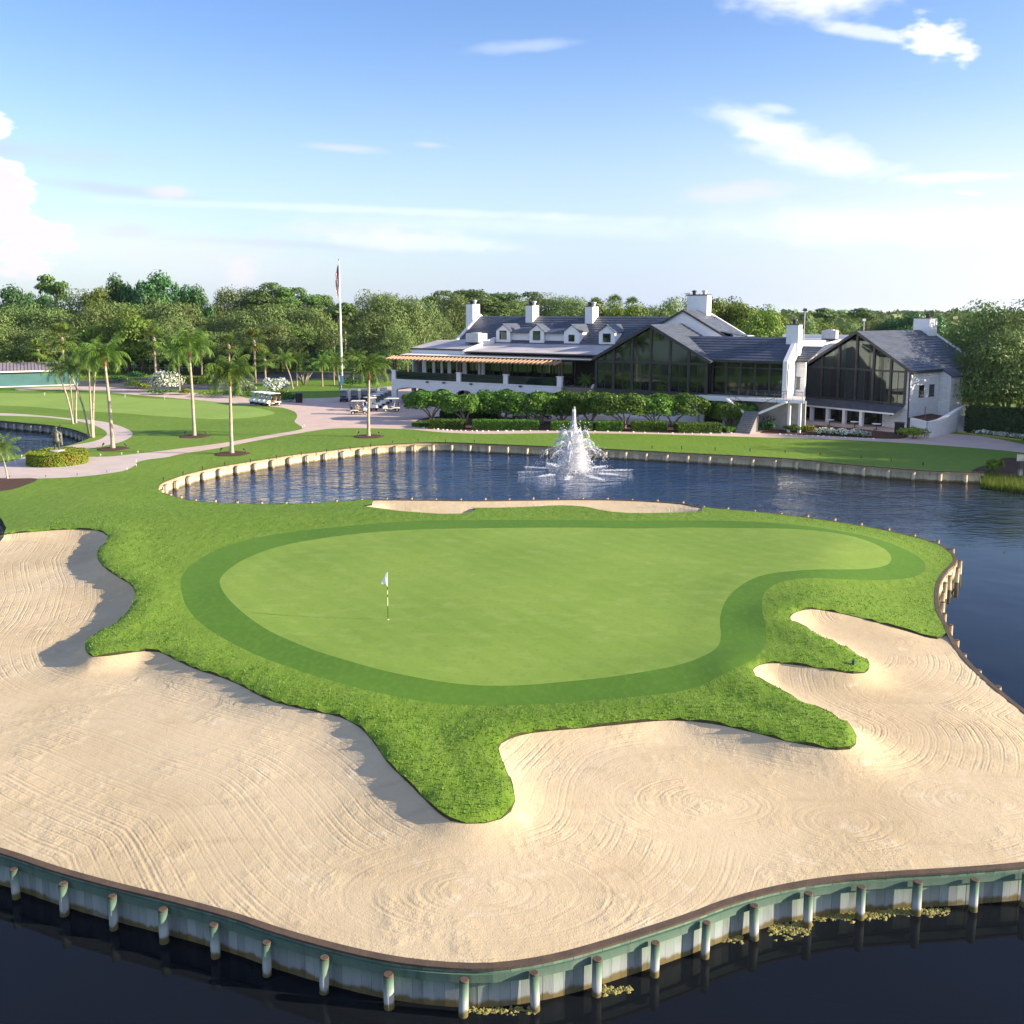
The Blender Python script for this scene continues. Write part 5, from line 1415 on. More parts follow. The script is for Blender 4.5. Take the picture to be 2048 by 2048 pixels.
# far woods to the horizon
def woods(name, label, y0, y1, x0, x1, n, h, leaf, mat, seed):
    r = np.random.default_rng(seed); px_ = r.uniform(x0, x1, n); py_ = y0 + (y1 - y0) * r.random(n) ** 1.6
    pts = []; nrm = []
    m_ = 34
    for x, y in zip(px_, py_):
        hh = h * r.uniform(.65, 1.15); w_ = h * r.uniform(.45, .8)
        d = r.normal(0, 1, (m_, 3)); d /= np.linalg.norm(d, axis=1)[:, None]; d[:, 2] = np.abs(d[:, 2]) * 1.2 - .25
        pts.append(np.array([x, y, 1 + hh * .45]) + d * np.array([w_, w_, hh * .5]) * r.uniform(.8, 1.1, (m_, 1))); nrm.append(d)
    pts = np.vstack(pts); nrm = np.vstack(nrm)
    v, f = quads(pts, nrm, np.full(len(pts), leaf), r, .7)
    o = np_mesh(name, v, f, [mat]); tag(o, label, 'woods', kind='stuff'); return o


woods('undergrowth', 'dark tangled undergrowth below the tree belt behind the car park', 222, 300, -120, 10, 420, 4.5, .5, m_ficus, 6)
woods('undergrowth', 'dark undergrowth behind the clubhouse roofs', 215, 330, -25, 115, 420, 4.5, .6, m_ficus, 7)
woods('distant_woods', 'hazy distant woods along the horizon behind everything', 380, 1100, -700, 900, 900, 13, 2.2, m_oak, 1)
woods('distant_woods', 'far pale tree belt at the horizon on the right', 1000, 2600, -1700, 2300, 700, 14, 4.2, m_pine, 2)
woods('woodland', 'dark woodland far out to the left of the viewer', -140, 175, -230, -112, 170, 15, 1.6, m_oak, 5)
woods('woodland', 'dark woodland behind the viewer across the foreground water', -230, -95, -190, 190, 150, 15, 1.6, m_oak, 4)

# ------------------------------------------------------------------ air: faint summer haze
mH = bpy.data.materials.new('haze_air'); mH.use_nodes = True; tH = mH.node_tree; tH.nodes.clear()
oH = tH.nodes.new('ShaderNodeOutputMaterial'); pv = tH.nodes.new('ShaderNodeVolumePrincipled')
pv.inputs['Color'].default_value = (.86, .91, 1.0, 1); pv.inputs['Density'].default_value = .000035; pv.inputs['Anisotropy'].default_value = .2
tH.links.new(pv.outputs[0], oH.inputs['Volume'])
mb = MB(); mb.box((-6000, -400, -2.6), (6000, 6500, 45)); hzo = mb.build('haze', mH); hzo['kind'] = 'stuff'; tag(hzo, 'faint pale blue summer haze over the far woods', 'haze')

# ------------------------------------------------------------------ palms
def frond(r, az, el0, L, drp, nl, ll, wid, gather=.0):
    """feather frond: arched rib with two rows of hanging leaflets"""
    n = 10; pts = []; p = np.zeros(3); el = el0
    ca, sa = math.cos(az), math.sin(az)
    for i in range(n + 1):
        pts.append(p.copy()); e = math.radians(el)
        p = p + np.array([ca * math.cos(e), sa * math.cos(e), math.sin(e)]) * (L / n); el -= drp / n * (0.4 + 1.2 * i / n)
    pts = np.array(pts); tan = np.gradient(pts, axis=0); tan /= np.linalg.norm(tan, axis=1)[:, None]
    side = np.array([-sa, ca, 0.0]); V = []; Fq = []
    for i in range(n):
        o = len(V); wr = .035 * (1 - i / n * .8); wr2 = .035 * (1 - (i + 1) / n * .8)
        V += [pts[i] - side * wr, pts[i] + side * wr, pts[i + 1] + side * wr2, pts[i + 1] - side * wr2]; Fq.append((o, o + 1, o + 2, o + 3))
    for k in range(nl):
        t = (.10 + .9 * k / nl); x = t * n; i = min(int(x), n - 1); q = pts[i] + (pts[i + 1] - pts[i]) * (x - i); tg = tan[i]
        l = ll * (math.sin(math.pi * min(1, .12 + .86 * t)) ** .6) * r.uniform(.85, 1.15)
        for s in (-1, 1):
            d = side * s * r.uniform(.6, .95) + tg * r.uniform(.35, .7) + np.array([0, 0, -r.uniform(.3, .85)]); d /= np.linalg.norm(d)
            d2 = d + np.array([0, 0, -.8]); d2 /= np.linalg.norm(d2); m_ = q + d * l * .5; e_ = m_ + d2 * l * .5
            wv_ = tg * wid; o = len(V)
            V += [q - wv_, q + wv_, m_ + wv_ * .8, m_ - wv_ * .8, e_ + wv_ * .1, e_ - wv_ * .1]; Fq += [(o, o + 1, o + 2, o + 3), (o + 3, o + 2, o + 4, o + 5)]
    return V, Fq


def feather_palm(name, label, base, top, R, seed, nf=17, group=None, boot=True, tr_=.17, drp=128, bark=None, up=82, lo=-25, nl=34):
    r = np.random.default_rng(seed); base = np.array(base, float); top = np.array(top, float); d = top - base
    root = thing(name, label, 'palm', tuple(base), 0, group)
    bow = np.array([-d[0] * .18, -d[1] * .18, 0]); mb = MB()
    mb.tube([(0, 0, -.2)] + [tuple(d * t + bow * math.sin(math.pi * t)) for t in (0.02, .1, .3, .5, .7, .85, 1)], [tr_ * 1.6, tr_ * 1.45, tr_ * 1.1, tr_, tr_ * .95, tr_ * .85, tr_ * .75, tr_ * .62], 9)
    mb.build('trunk', bark or m_bark, root, smooth=True)
    hb = R * .28
    mb = MB(); mb.tube([tuple(d - np.array([0, 0, hb * .25])), tuple(d + np.array([0, 0, hb * .25])), tuple(d + np.array([0, 0, hb]))], [tr_ * .8, tr_ * 1.05, tr_ * .35], 9)
    mb.build('crown_shaft', m_shaft if boot else m_hedge, root, smooth=True)
    V = []; Fq = []
    for i in range(nf):
        t = i / (nf - 1); el = up - (up - lo) * t ** .9 + r.normal(0, 5); az = i * 2.399 + r.uniform(-.25, .25)
        v, f = frond(r, az, el, R * r.uniform(.9, 1.15), drp * (.55 + .6 * t) * r.uniform(.8, 1.2), nl, R * .34, R * .011)
        o = len(V); off = d + np.array([0, 0, hb * .8]); V += [q + off for q in v]; Fq += [tuple(j + o for j in ff) for ff in f]
    np_mesh('crown', V, Fq, [m_frond], root)
    return root


def fan_palm(name, label, base, h, R, seed, group=None, nf=30):
    r = np.random.default_rng(seed); root = thing(name, label, 'palm', tuple(float(k) for k in base), 0, group)
    mb = MB(); mb.tube([(0, 0, -.2), (0, 0, h * .5), (0, 0, h)], [.24, .19, .21], 9); mb.build('trunk', m_bark, root, smooth=True)
    V = []; Fq = []
    for i in range(nf):
        t = i / (nf - 1); el = math.radians(78 - 118 * t + r.normal(0, 8)); az = i * 2.399
        dv = np.array([math.cos(az) * math.cos(el), math.sin(az) * math.cos(el), math.sin(el)]); hub = np.array([0, 0, h]) + dv * R * .52
        side = np.cross(dv, [0, 0, 1]); side /= np.linalg.norm(side) + 1e-9; upv = np.cross(side, dv)
        o = len(V); V += [np.array([0, 0, h]) - side * .02, np.array([0, 0, h]) + side * .02, hub + side * .02, hub - side * .02]; Fq.append((o, o + 1, o + 2, o + 3))
        nb = 15
        for k in range(nb):
            a = math.radians(-105 + 210 * k / (nb - 1)); bd = dv * math.cos(a) + side * math.sin(a) + upv * r.normal(0, .07); l = R * .55 * (1 - .18 * abs(a)) * r.uniform(.85, 1.1)
            sd_ = np.cross(bd, upv); sd_ /= np.linalg.norm(sd_) + 1e-9; m_ = hub + bd * l * .55; e_ = m_ + (bd + np.array([0, 0, -.55])) * l * .45; o = len(V); wq_ = R * .028
            V += [hub - sd_ * wq_ * .4, hub + sd_ * wq_ * .4, m_ + sd_ * wq_, m_ - sd_ * wq_, e_ + sd_ * wq_ * .15, e_ - sd_ * wq_ * .15]; Fq += [(o, o + 1, o + 2, o + 3), (o + 3, o + 2, o + 4, o + 5)]
    np_mesh('crown', V, Fq, [m_sabal], root)
    mb = MB(); mb.ell((0, 0, h - R * .16), (.36, .36, R * .24)); mb.build('boots', m_bark, root, smooth=True)
    return root


def top_at(px, py, base): return at_depth(px, py, base[1])


# four royal palms on the lawn, each in a mulch ring with spotlights
for i, (bx_, by_, tx, ty, R, lb) in enumerate([
    (226, 897.6, 210, 728, 3.0, 'tall feather palm in a mulch ring nearest the statue and pond'), (389, 872.6, 379, 710, 3.3, 'tallest feather palm in a mulch ring on the lawn by the practice green'),
    (463.6, 907.7, 460, 768, 3.3, 'full feather palm in a mulch ring between the path and the sea wall'), (737, 873, 738, 756, 3.2, 'feather palm in a mulch ring on the lawn in front of the golf carts')]):
    b = G(bx_, by_)
    feather_palm('palm_tree', lb, b, top_at(tx, ty, b), R, 100 + i, 20, 'tall palms on the lawn', tr_=.17, drp=165, up=86, lo=5, bark=m_barkpale)
    ring = thing('mulch_ring', ['brown mulch ring round the palm nearest the pond', 'brown mulch ring round the tallest lawn palm', 'brown mulch ring round the palm beside the sea wall', 'brown mulch ring round the palm before the golf carts'][i], 'mulch', tuple(float(k) for k in b), 0, 'mulch rings under the lawn palms')
    mb = MB(); nn = 28; rr = 1.75 if i else 1.6
    vs = [(0, 0, .10)] + [(rr * .8 * math.cos(a), rr * .8 * math.sin(a), .08) for a in np.linspace(0, 6.283, nn, False)] + [(rr * (1 + .05 * math.sin(5 * a)) * math.cos(a), rr * (1 + .05 * math.sin(5 * a)) * math.sin(a), .0) for a in np.linspace(0, 6.283, nn, False)]
    fs = [(0, 1 + k, 1 + (k + 1) % nn) for k in range(nn)] + [(1 + k, 1 + nn + k, 1 + nn + (k + 1) % nn, 1 + (k + 1) % nn) for k in range(nn)]
    mb.add(vs, fs); mb.build('mulch', m_mulch, ring)
    for j, (dx, dy) in enumerate(((-1.3, .5), (1.25, .35))):
        s_ = thing('spotlight', ('left' if j == 0 else 'right') + ' small dark spotlight at the ' + ['palm nearest the pond', 'tallest lawn palm', 'palm beside the sea wall', 'palm before the golf carts'][i], 'spotlight', (float(b[0] + dx), float(b[1] + dy), float(b[2] + .06)), 0, 'spotlights at the palms')
        mb = MB(); mb.tube([(0, 0, -.05), (0, 0, .28)], .025, 6); mb.build('stake', m_dark, s_)
        mb = MB(); mb.tube([(-dx * .04, 0, .26), (-dx * .14, 0, .46)], [.07, .10], 8); mb.build('lamp_head', m_dark, s_)
# slender leaning palms beside the left pond
k5 = 0
for bx_, by_, tx, ty, R, lb in [(146, 848, 116.7, 747, 2.6, 'leaning pond palm with the leftmost trunk'), (147.6, 846, 138, 746, 2.5, 'pond palm second from left, nearly upright'), (152, 846, 157, 737, 2.6, 'pond palm third from left leaning slightly right'),
                         (179, 874, 141, 748, 2.3, 'pond palm crossing the others, leaning strongly left'), (185, 875, 177, 724, 2.9, 'taller upright palm at the right of the pond'), (187, 874.5, 191, 738, 2.5, 'thin palm at the right end of the pond clump')]:
    b = G(bx_, by_); k5 += 1
    feather_palm('palm_tree', lb, b, top_at(tx, ty, b), R, 200 + k5, 12, 'slender palms by the left pond', False, .105, 120, m_barkpale, 75, -15, 26)
b = G(15, 957); feather_palm('palm_tree', 'small leaning palm in the mulch at the left edge', b, top_at(1, 905, b), 1.75, 231, 18, None, True, .07, 115, m_barkpale, 80, -35, 30)
# palms round the car park
for i, (bx_, by_, tx, ty, R, lb) in enumerate([(359.5, 784.5, 357, 720, 4.0, 'wide feather palm behind the practice green beside the white bush'), (404, 760, 404, 700, 3.6, 'feather palm with a thin dark trunk in the car park'), (594, 772, 594, 728, 3.2, 'feather palm right of the second white flowering bush'),
                                               (585.6, 778, 569, 724, 2.6, 'leaning thin palm left of the black bin'), (668, 770, 668, 726, 2.6, 'small feather palm left of the flagpole base'), (645, 773, 644, 730, 2.6, 'small palm between the spreading shrub and the flagpole'),
                                               (680, 783, 674, 736, 2.4, 'small palm on the grass bank above the carts'), (706, 762, 712, 722, 2.9, 'dark feather palm right of the flagpole base'), (767, 735, 767, 676, 3.0, 'thin palm close to the left end of the clubhouse'), (1165, 800, 1162, 748, 1.3, 'potted palm by the terrace stairs')]):
    b = G(bx_, by_) if i < 9 else np.array(cw(32.6, 1.0, 4.6))
    if i == 9: tp = b + np.array([0, 0, .7])
    else: tp = top_at(tx, ty, b)
    feather_palm('palm_tree', lb, b, tp, R, 300 + i, 15, None if i == 9 else 'palms round the car park', False, .13 if i < 9 else .06, 118, m_bark, 78, -25, 28)
for i, (bx_, by_, cx_, cy_, R, lb) in enumerate([(313, 782, 309, 676, 2.9, 'fan palm with a tall trunk and yellowing skirt beside the white bush'), (511, 766, 511, 682, 3.3, 'large fan palm behind the parked row of white carts'), (531, 765, 538, 719, 2.6, 'short fan palm right of the large one behind the carts'),
                                                 (460, 760, 458, 690, 2.9, 'fan palm behind the car park, left of the largest fan palm'), (668, 712, 668, 664, 3.4, 'fan palm just left of the flagpole'), (692, 735, 691, 664, 3.2, 'fan palm with golden skirt just right of the flagpole'), (724, 742, 724, 676, 4.6, 'huge round date palm left of the clubhouse'),
                                                 (79, 752, 81, 700, 3.0, 'fan palm with golden skirt above the teal shed'), (46, 745, 46, 706, 2.0, 'small fan palm behind the teal shed roof'), (1190, 690, 1192, 612, 4.6, 'fan palm rising behind the slate roof, left'), (1228, 690, 1226, 606, 4.6, 'fan palm rising behind the slate roof, middle'), (1262, 690, 1262, 610, 4.4, 'fan palm rising behind the slate roof, right'),
                                                 (130, 770, 140, 676, 3.6, 'broad fan palm behind the leaning pond palms')]):
    b = G(bx_, by_); t_ = top_at(cx_, cy_, b)
    fan_palm('fan_palm', lb, b, float(t_[2] - b[2]), R, 400 + i, 'fan palms behind the lawn', 34 if R > 3.5 else 28)

# ------------------------------------------------------------------ clipped trees and hedges in front of the clubhouse
def superbox(n, r, hx, hy, hz_, e=3.2):
    d = r.normal(0, 1, (n, 3)); d /= np.linalg.norm(d, axis=1)[:, None]; d[:, 2] = np.where(d[:, 2] < -.5, -d[:, 2], d[:, 2])
    q = d * np.array([1, 1, 1]); s = (np.abs(q) ** e).sum(1) ** (-1 / e); p = q * s[:, None]
    nn_ = np.sign(p) * np.abs(p) ** (e - 1); nn_ /= np.linalg.norm(nn_, axis=1)[:, None]
    return p * np.array([hx, hy, hz_]), nn_


def clipped_tree(label, base, cx0, cx1, ty, by, seed, trunk=True, depthk=.8):
    r = np.random.default_rng(seed); b = G(*base); y = b[1]
    cx0 -= 10; cx1 += 10; by += 10
    l, rr_ = at_depth(cx0, ty, y), at_depth(cx1, ty, y); zt = l[2]; zb_ = at_depth(cx0, by, y)[2]
    cx_ = (l[0] + rr_[0]) / 2 - b[0]; hx = (rr_[0] - l[0]) / 2; hz_ = (zt - zb_) / 2; zc = (zt + zb_) / 2 - b[2]
    root = thing('clipped_tree', label, 'tree', tuple(float(k) for k in b), 0, 'clipped umbrella trees along the clubhouse')
    n = int(3800 * max(.5, hx / 2.8)); p, nn_ = superbox(n, r, hx, min(hx, 2.6) * depthk, hz_, 4.2)
    p *= (1 - .32 * r.random(n) ** 2.2 + .06 * np.sin(p[:, 0] * 2.3 + seed) + .05 * np.sin(p[:, 1] * 3 + seed * 2) + .05 * np.sin(p[:, 2] * 4 + p[:, 0] * 2))[:, None]
    v, f = quads(p + np.array([cx_, 0, zc]), nn_, np.full(n, .17), r, .6, .4); np_mesh('crown', v, f, [m_hedge], root)
    mb = MB(); zj = zc - hz_ * .3
    for k in range(4):
        e_ = (cx_ + hx * .6 * math.cos(k * 1.6 + seed), .9 * math.sin(k * 1.6 + seed), zj); mb.tube([(.10 * math.cos(k * 1.6), .1 * math.sin(k * 1.6), -.1), (e_[0] * .35, e_[1] * .5, zj * .5), e_], [.14, .10, .05], 7)
    mb.build('trunk', m_bark, root, smooth=True)
    return root


for i, (bp, c0, c1, ty, by, lb) in enumerate([((863, 839), 820, 902, 783, 812, 'leftmost clipped umbrella tree beside the brick driveway'), ((932, 848), 890, 947, 790, 819, 'second clipped tree from left, smaller, with bare trunks below'),
    ((1008, 838), 953, 1046, 783, 826, 'third clipped tree from left under the terrace middle'), ((1083, 848), 1022, 1108, 787, 827, 'fourth clipped tree from left, with pale splayed trunks'), ((1122, 846), 1086, 1162, 785, 828, 'clipped tree directly behind the fountain jet'),
    ((1180, 850), 1140, 1218, 786, 826, 'clipped tree just right of the fountain jet'), ((1251, 856), 1192, 1280, 789, 825, 'clipped tree with three pale crossing trunks, right of the fountain'), ((1312, 855), 1255, 1336, 791, 824, 'clipped tree before the glass gable, second from the row end'),
    ((1345, 853), 1302, 1402, 790, 829, 'last clipped tree of the long row, beside the garage opening'), ((1457, 856), 1434, 1480, 804, 833, 'left crown of the small twin topiary tree beside the stairs'), ((1476, 857), 1470, 1506, 808, 832, 'right crown of the small twin topiary tree beside the stairs')]):
    clipped_tree(lb, bp, c0, c1, ty, by, 500 + i)


def hedge(label, a, b, dpt, h, seed, mat=None, cat='hedge', leaf=.10, dens=330, group=None, name='hedge'):
    r = np.random.default_rng(seed); a, b = G(*a), G(*b); L = float(np.linalg.norm((b - a)[:2])); ang_ = math.atan2(b[1] - a[1], b[0] - a[0]); c = (a + b) / 2
    n = int(dens * (L * h * 2 + L * dpt)); p, nn_ = superbox(n, r, L / 2, dpt / 2, h / 2, 6)
    # spread evenly along the length
    k = r.random(n) < .8; p[k, 0] = r.uniform(-L / 2, L / 2, k.sum()); nn_[k, 0] = 0
    face = r.random(n); top_ = k & (face < .4); fr = k & (face >= .4)
    p[top_, 2] = h / 2; p[top_, 1] = r.uniform(-dpt / 2, dpt / 2, top_.sum()); nn_[top_] = (0, 0, 1)
    p[fr, 1] = np.where(r.random(fr.sum()) < .7, -1, 1) * dpt / 2; p[fr, 2] = r.uniform(-h / 2, h / 2, fr.sum()); nn_[fr] = np.column_stack([np.zeros(fr.sum()), np.sign(p[fr, 1]), np.zeros(fr.sum())])
    p += nn_ * r.normal(0, .035, (n, 1)) + r.normal(0, .02, (n, 3)); p[:, 2] += h / 2
    v, f = quads(p, nn_, np.full(n, leaf), r, .6, .55)
    o = np_mesh(name, v, f, [mat or m_hedge]); o.location = (float(c[0]), float(c[1] + dpt * .4), float(c[2])); o.rotation_euler = (0, 0, ang_)
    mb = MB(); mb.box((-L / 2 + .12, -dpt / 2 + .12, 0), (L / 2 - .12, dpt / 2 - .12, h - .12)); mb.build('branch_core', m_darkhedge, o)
    return tag(o, label, cat, group)


HG = 'low clipped hedges under the clipped trees'
for i, (a, b, h, lb) in enumerate([((833, 853), (862, 856), .45, 'low rounded groundcover at the left tip of the planting island'), ((858, 857.5), (928, 858.5), 1.0, 'first low clipped hedge from left under the clipped trees'), ((946, 859), (1078, 860.5), 1.05, 'longest low clipped hedge left of the fountain'),
                                    ((1103, 861), (1185, 861.5), 1.0, 'low clipped hedge right behind the fountain jet'), ((1193, 861.5), (1247, 862), 1.0, 'short low hedge just right of the fountain'), ((1264, 862), (1335, 863.5), 1.0, 'low clipped hedge between the two rightmost clipped trees'),
                                    ((1353, 864.5), (1441, 865.5), 1.0, 'last low clipped hedge before the garage'), ((1447, 864.5), (1484, 863.5), .5, 'low spreading groundcover under the twin topiary')]):
    hedge(lb, a, b, 1.7, h, 600 + i, group=HG)
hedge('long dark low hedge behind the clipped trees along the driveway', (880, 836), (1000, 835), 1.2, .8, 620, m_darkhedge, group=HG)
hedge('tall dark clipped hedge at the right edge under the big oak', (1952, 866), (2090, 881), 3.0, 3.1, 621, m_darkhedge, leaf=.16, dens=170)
hedge('bright green hedge behind the palms in the car park', (340, 768), (420, 768), 2, 1.3, 622, m_bright, leaf=.2, dens=60)


def bush(label, px, py, w_, h, seed, mat=None, mat2=None, name='bush', group=None, leaf=.13, n=900, cat='bush', frac=.0):
    r = np.random.default_rng(seed); b = G(px, py); root = thing(name, label, cat, tuple(float(k) for k in b), 0, group)
    blobs = [((r.uniform(-.5, .5) * w_ * .6, r.uniform(-.5, .5) * w_ * .5, h * r.uniform(.35, .62)), (w_ * .28, w_ * .26, h * .38)) for _ in range(7)]
    p, d = crown_pts(blobs, n, r); p[:, 2] = np.clip(p[:, 2], 0, h); v, f = quads(p, d, np.full(n, leaf), r); np_mesh('foliage', v, f, [mat or m_hedge], root)
    if mat2:
        p, d = crown_pts(blobs, int(n * frac), r, .1); p += d * .08; v, f = quads(p, d, np.full(len(p), leaf * .9), r, .9, .4); np_mesh('blossom', v, f, [mat2], root)
    mb = MB(); mb.tube([(0, 0, -.1), (0, 0, h * .5)], [.08, .03], 6); mb.tube([(.1, 0, -.1), (w_ * .25, .1, h * .5)], [.06, .02], 6); mb.build('stem', m_trunk, root)
    return root


bush('large white flowering bush beside the tall fan palm', 337, 784, 5.6, 3.9, 700, m_ficus, m_flower, 'flowering_bush', None, .17, 1300, 'bush', 1.1)
bush('round white flowering bush behind the parked white carts', 552, 792, 3.6, 3.2, 701, m_ficus, m_flower, 'flowering_bush', None, .16, 900, 'bush', 1.2)
bush('thin white flowering bush half hidden by a lawn palm crown', 494, 790, 3.0, 2.6, 702, m_frond, m_flower, 'flowering_bush', None, .15, 600, 'bush', .5)
for i, (x, y, w_, h, mt, lb) in enumerate([(272, 777, 4.2, 1.5, m_hedge, 'leafy green shrub with yellow leaves left of the big white bush'), (288, 778, 2.2, 1.0, m_gold, 'yellow shrub at the driveway edge'), (272, 762, 4.0, 2.2, m_ficus, 'dark shrub left of the big white bush'), (372, 789, 2.6, 1.1, m_gold, 'yellow green shrub under the wide feather palm'),
    (424, 793, 4.2, .9, m_bright, 'low bright grass clump beside the driveway'), (566, 801, 2.6, 1.9, m_bright, 'round yellow green shrub right of the parked white carts'), (580, 803, 2.6, 1.2, m_ficus, 'low dark shrub left of the black bin'), (465, 795, 4, 1.6, m_ficus, 'dark low shrub left of the parked white carts'),
    (318, 789, 4.5, .8, m_ficus, 'dark groundcover under the big white bush'), (1826, 877, 3.4, 1.25, m_gold, 'spreading yellow green juniper at the right wing corner'), (1548, 856, 3.2, 2.2, m_darkhedge, 'dark shrub right of the split stair'), (1497, 853, 2.0, 1.5, m_darkhedge, 'dark shrub left of the split stair'),
    (1531, 861, 2.2, 1.1, m_ficus, 'low green shrub at the foot of the split stair'), (1588, 865, 2.2, 1.0, m_hedge, 'leftmost low shrub of the porch flower bed'), (1612, 863, 2.4, .8, m_gold, 'reddish low shrub in the porch flower bed'), (10, 760, 9, 4.2, m_bright, 'large bright green shrub at the left edge by the teal shed'),
    (240, 766, 5.0, 1.7, m_ficus, 'flat topped dark shrub near the driveway left'), (655, 700, 5, 2.6, m_ficus, 'round dark shrub before the distant mulch bank'), (820, 700, 8, 4, m_ficus, 'dark shrub left of the sloping gable wall'), (1988, 812, 4.5, 1.6, m_bright, 'sunlit shrub seen under the big oak'), (1870, 842, 3.0, .9, m_ficus, 'small green plants in the stone planter'),
    (740, 775, 5, 2.2, m_ficus, 'dark shrub under the palm left of the clubhouse'), (700, 772, 4, 1.5, m_ficus, 'dark shrub at the foot of the flagpole'), (1990, 945, 1.5, 1.2, m_bright, 'pale grass tuft in the mulch at the right bank')]):
    bo = bush(lb, x, y, w_, h, 720 + i, mt, leaf=.15 if w_ < 6 else .24, n=700)
    if 'stone planter' in lb: bo.location[2] += 1.45
for i, (x, y) in enumerate([(1640, 868), (1668, 869.5), (1696, 871), (1724, 873), (1654, 866), (1682, 868), (1710, 870)]):
    bush('small white flowering plant in the bed before the wing porch', x, y, 1.7, .65, 760 + i, m_hedge, m_flower, 'flowering_plant', 'white flowers before the porch', .11, 220, 'plant', .7)
for i in range(9):
    bush('small white flowering plant along the foot of the dark right hedge', 1957 + i * 11.5, 869 + i * 1.3, 1.1, .6, 780 + i, m_hedge, m_flower, 'flowering_plant', 'white flowers under the right hedge', .10, 160, 'plant', 1.0)
spread = thing('spreading_tree', 'low spreading tree with fan of bare trunks on the grass island', 'tree', tuple(float(k) for k in G(608, 770)))
r = np.random.default_rng(9); p, nn_ = superbox(1500, r, 3.2, 2.2, 1.0, 2.4); p += np.array([0, 0, 3.4]); v, f = quads(p, nn_, np.full(1500, .2), r); np_mesh('crown', v, f, [m_ficus], spread)
mb = MB()
for k in range(7): mb.tube([(0, 0, -.1), (.9 * math.cos(k * .9), .6 * math.sin(k * .9), 1.4), (2.0 * math.cos(k * .9), 1.3 * math.sin(k * .9), 2.9)], [.16, .12, .06], 6)
mb.build('trunk', m_barkpale, spread, smooth=True)
# reeds on the right bank
r = np.random.default_rng(15); n = 5000
px_ = r.uniform(1962, 2110, n); py_ = 962 + (px_ - 1962) * .10 + r.uniform(-10, 13, n) + np.maximum(0, (1990 - px_)) * -.1
pp_ = np.array([P(a, b, .12) for a, b in zip(px_, py_)]); hh = r.uniform(.4, 1.0, n); a_ = r.uniform(0, 6.28, n)
s_ = np.column_stack([np.cos(a_), np.sin(a_), 0 * a_]) * .03; ln = np.column_stack([r.normal(0, .18, n), r.normal(0, .18, n), np.ones(n)]) * hh[:, None]
pp_[:, 2] = -.1
o = np_mesh('reeds', np.stack([pp_ - s_, pp_ + s_, pp_ + ln], 1).reshape(-1, 3), np.arange(3 * n).reshape(-1, 3), [m_bright]); tag(o, 'pale green reeds in the shallow water at the right bank', 'reeds', kind='stuff')

# ------------------------------------------------------------------ people
def skin_figure(name, joints, edges, radii, mat, parent=None, loc=(0, 0, 0), lev=1):
    me = bpy.data.meshes.new(name); me.from_pydata([tuple(j) for j in joints], edges, [])
    o = bpy.data.objects.new(name, me); COL.objects.link(o); o.location = loc
    if parent: o.parent = parent
    sk = o.modifiers.new('skin', 'SKIN'); sd_ = me.skin_vertices[0].data
    for i, rr in enumerate(radii): sd_[i].radius = (rr, rr) if isinstance(rr, (int, float)) else rr; sd_[i].use_root = (i == 0)
    s2 = o.modifiers.new('sub', 'SUBSURF'); s2.levels = s2.render_levels = lev
    dg = bpy.context.evaluated_depsgraph_get(); ev = o.evaluated_get(dg); nm = bpy.data.meshes.new_from_object(ev)
    o.modifiers.clear(); o.data = nm; nm.materials.clear()
    for m in (mat if isinstance(mat, (list, tuple)) else [mat]): nm.materials.append(m)
    nm.polygons.foreach_set('use_smooth', np.ones(len(nm.polygons), bool)); return o


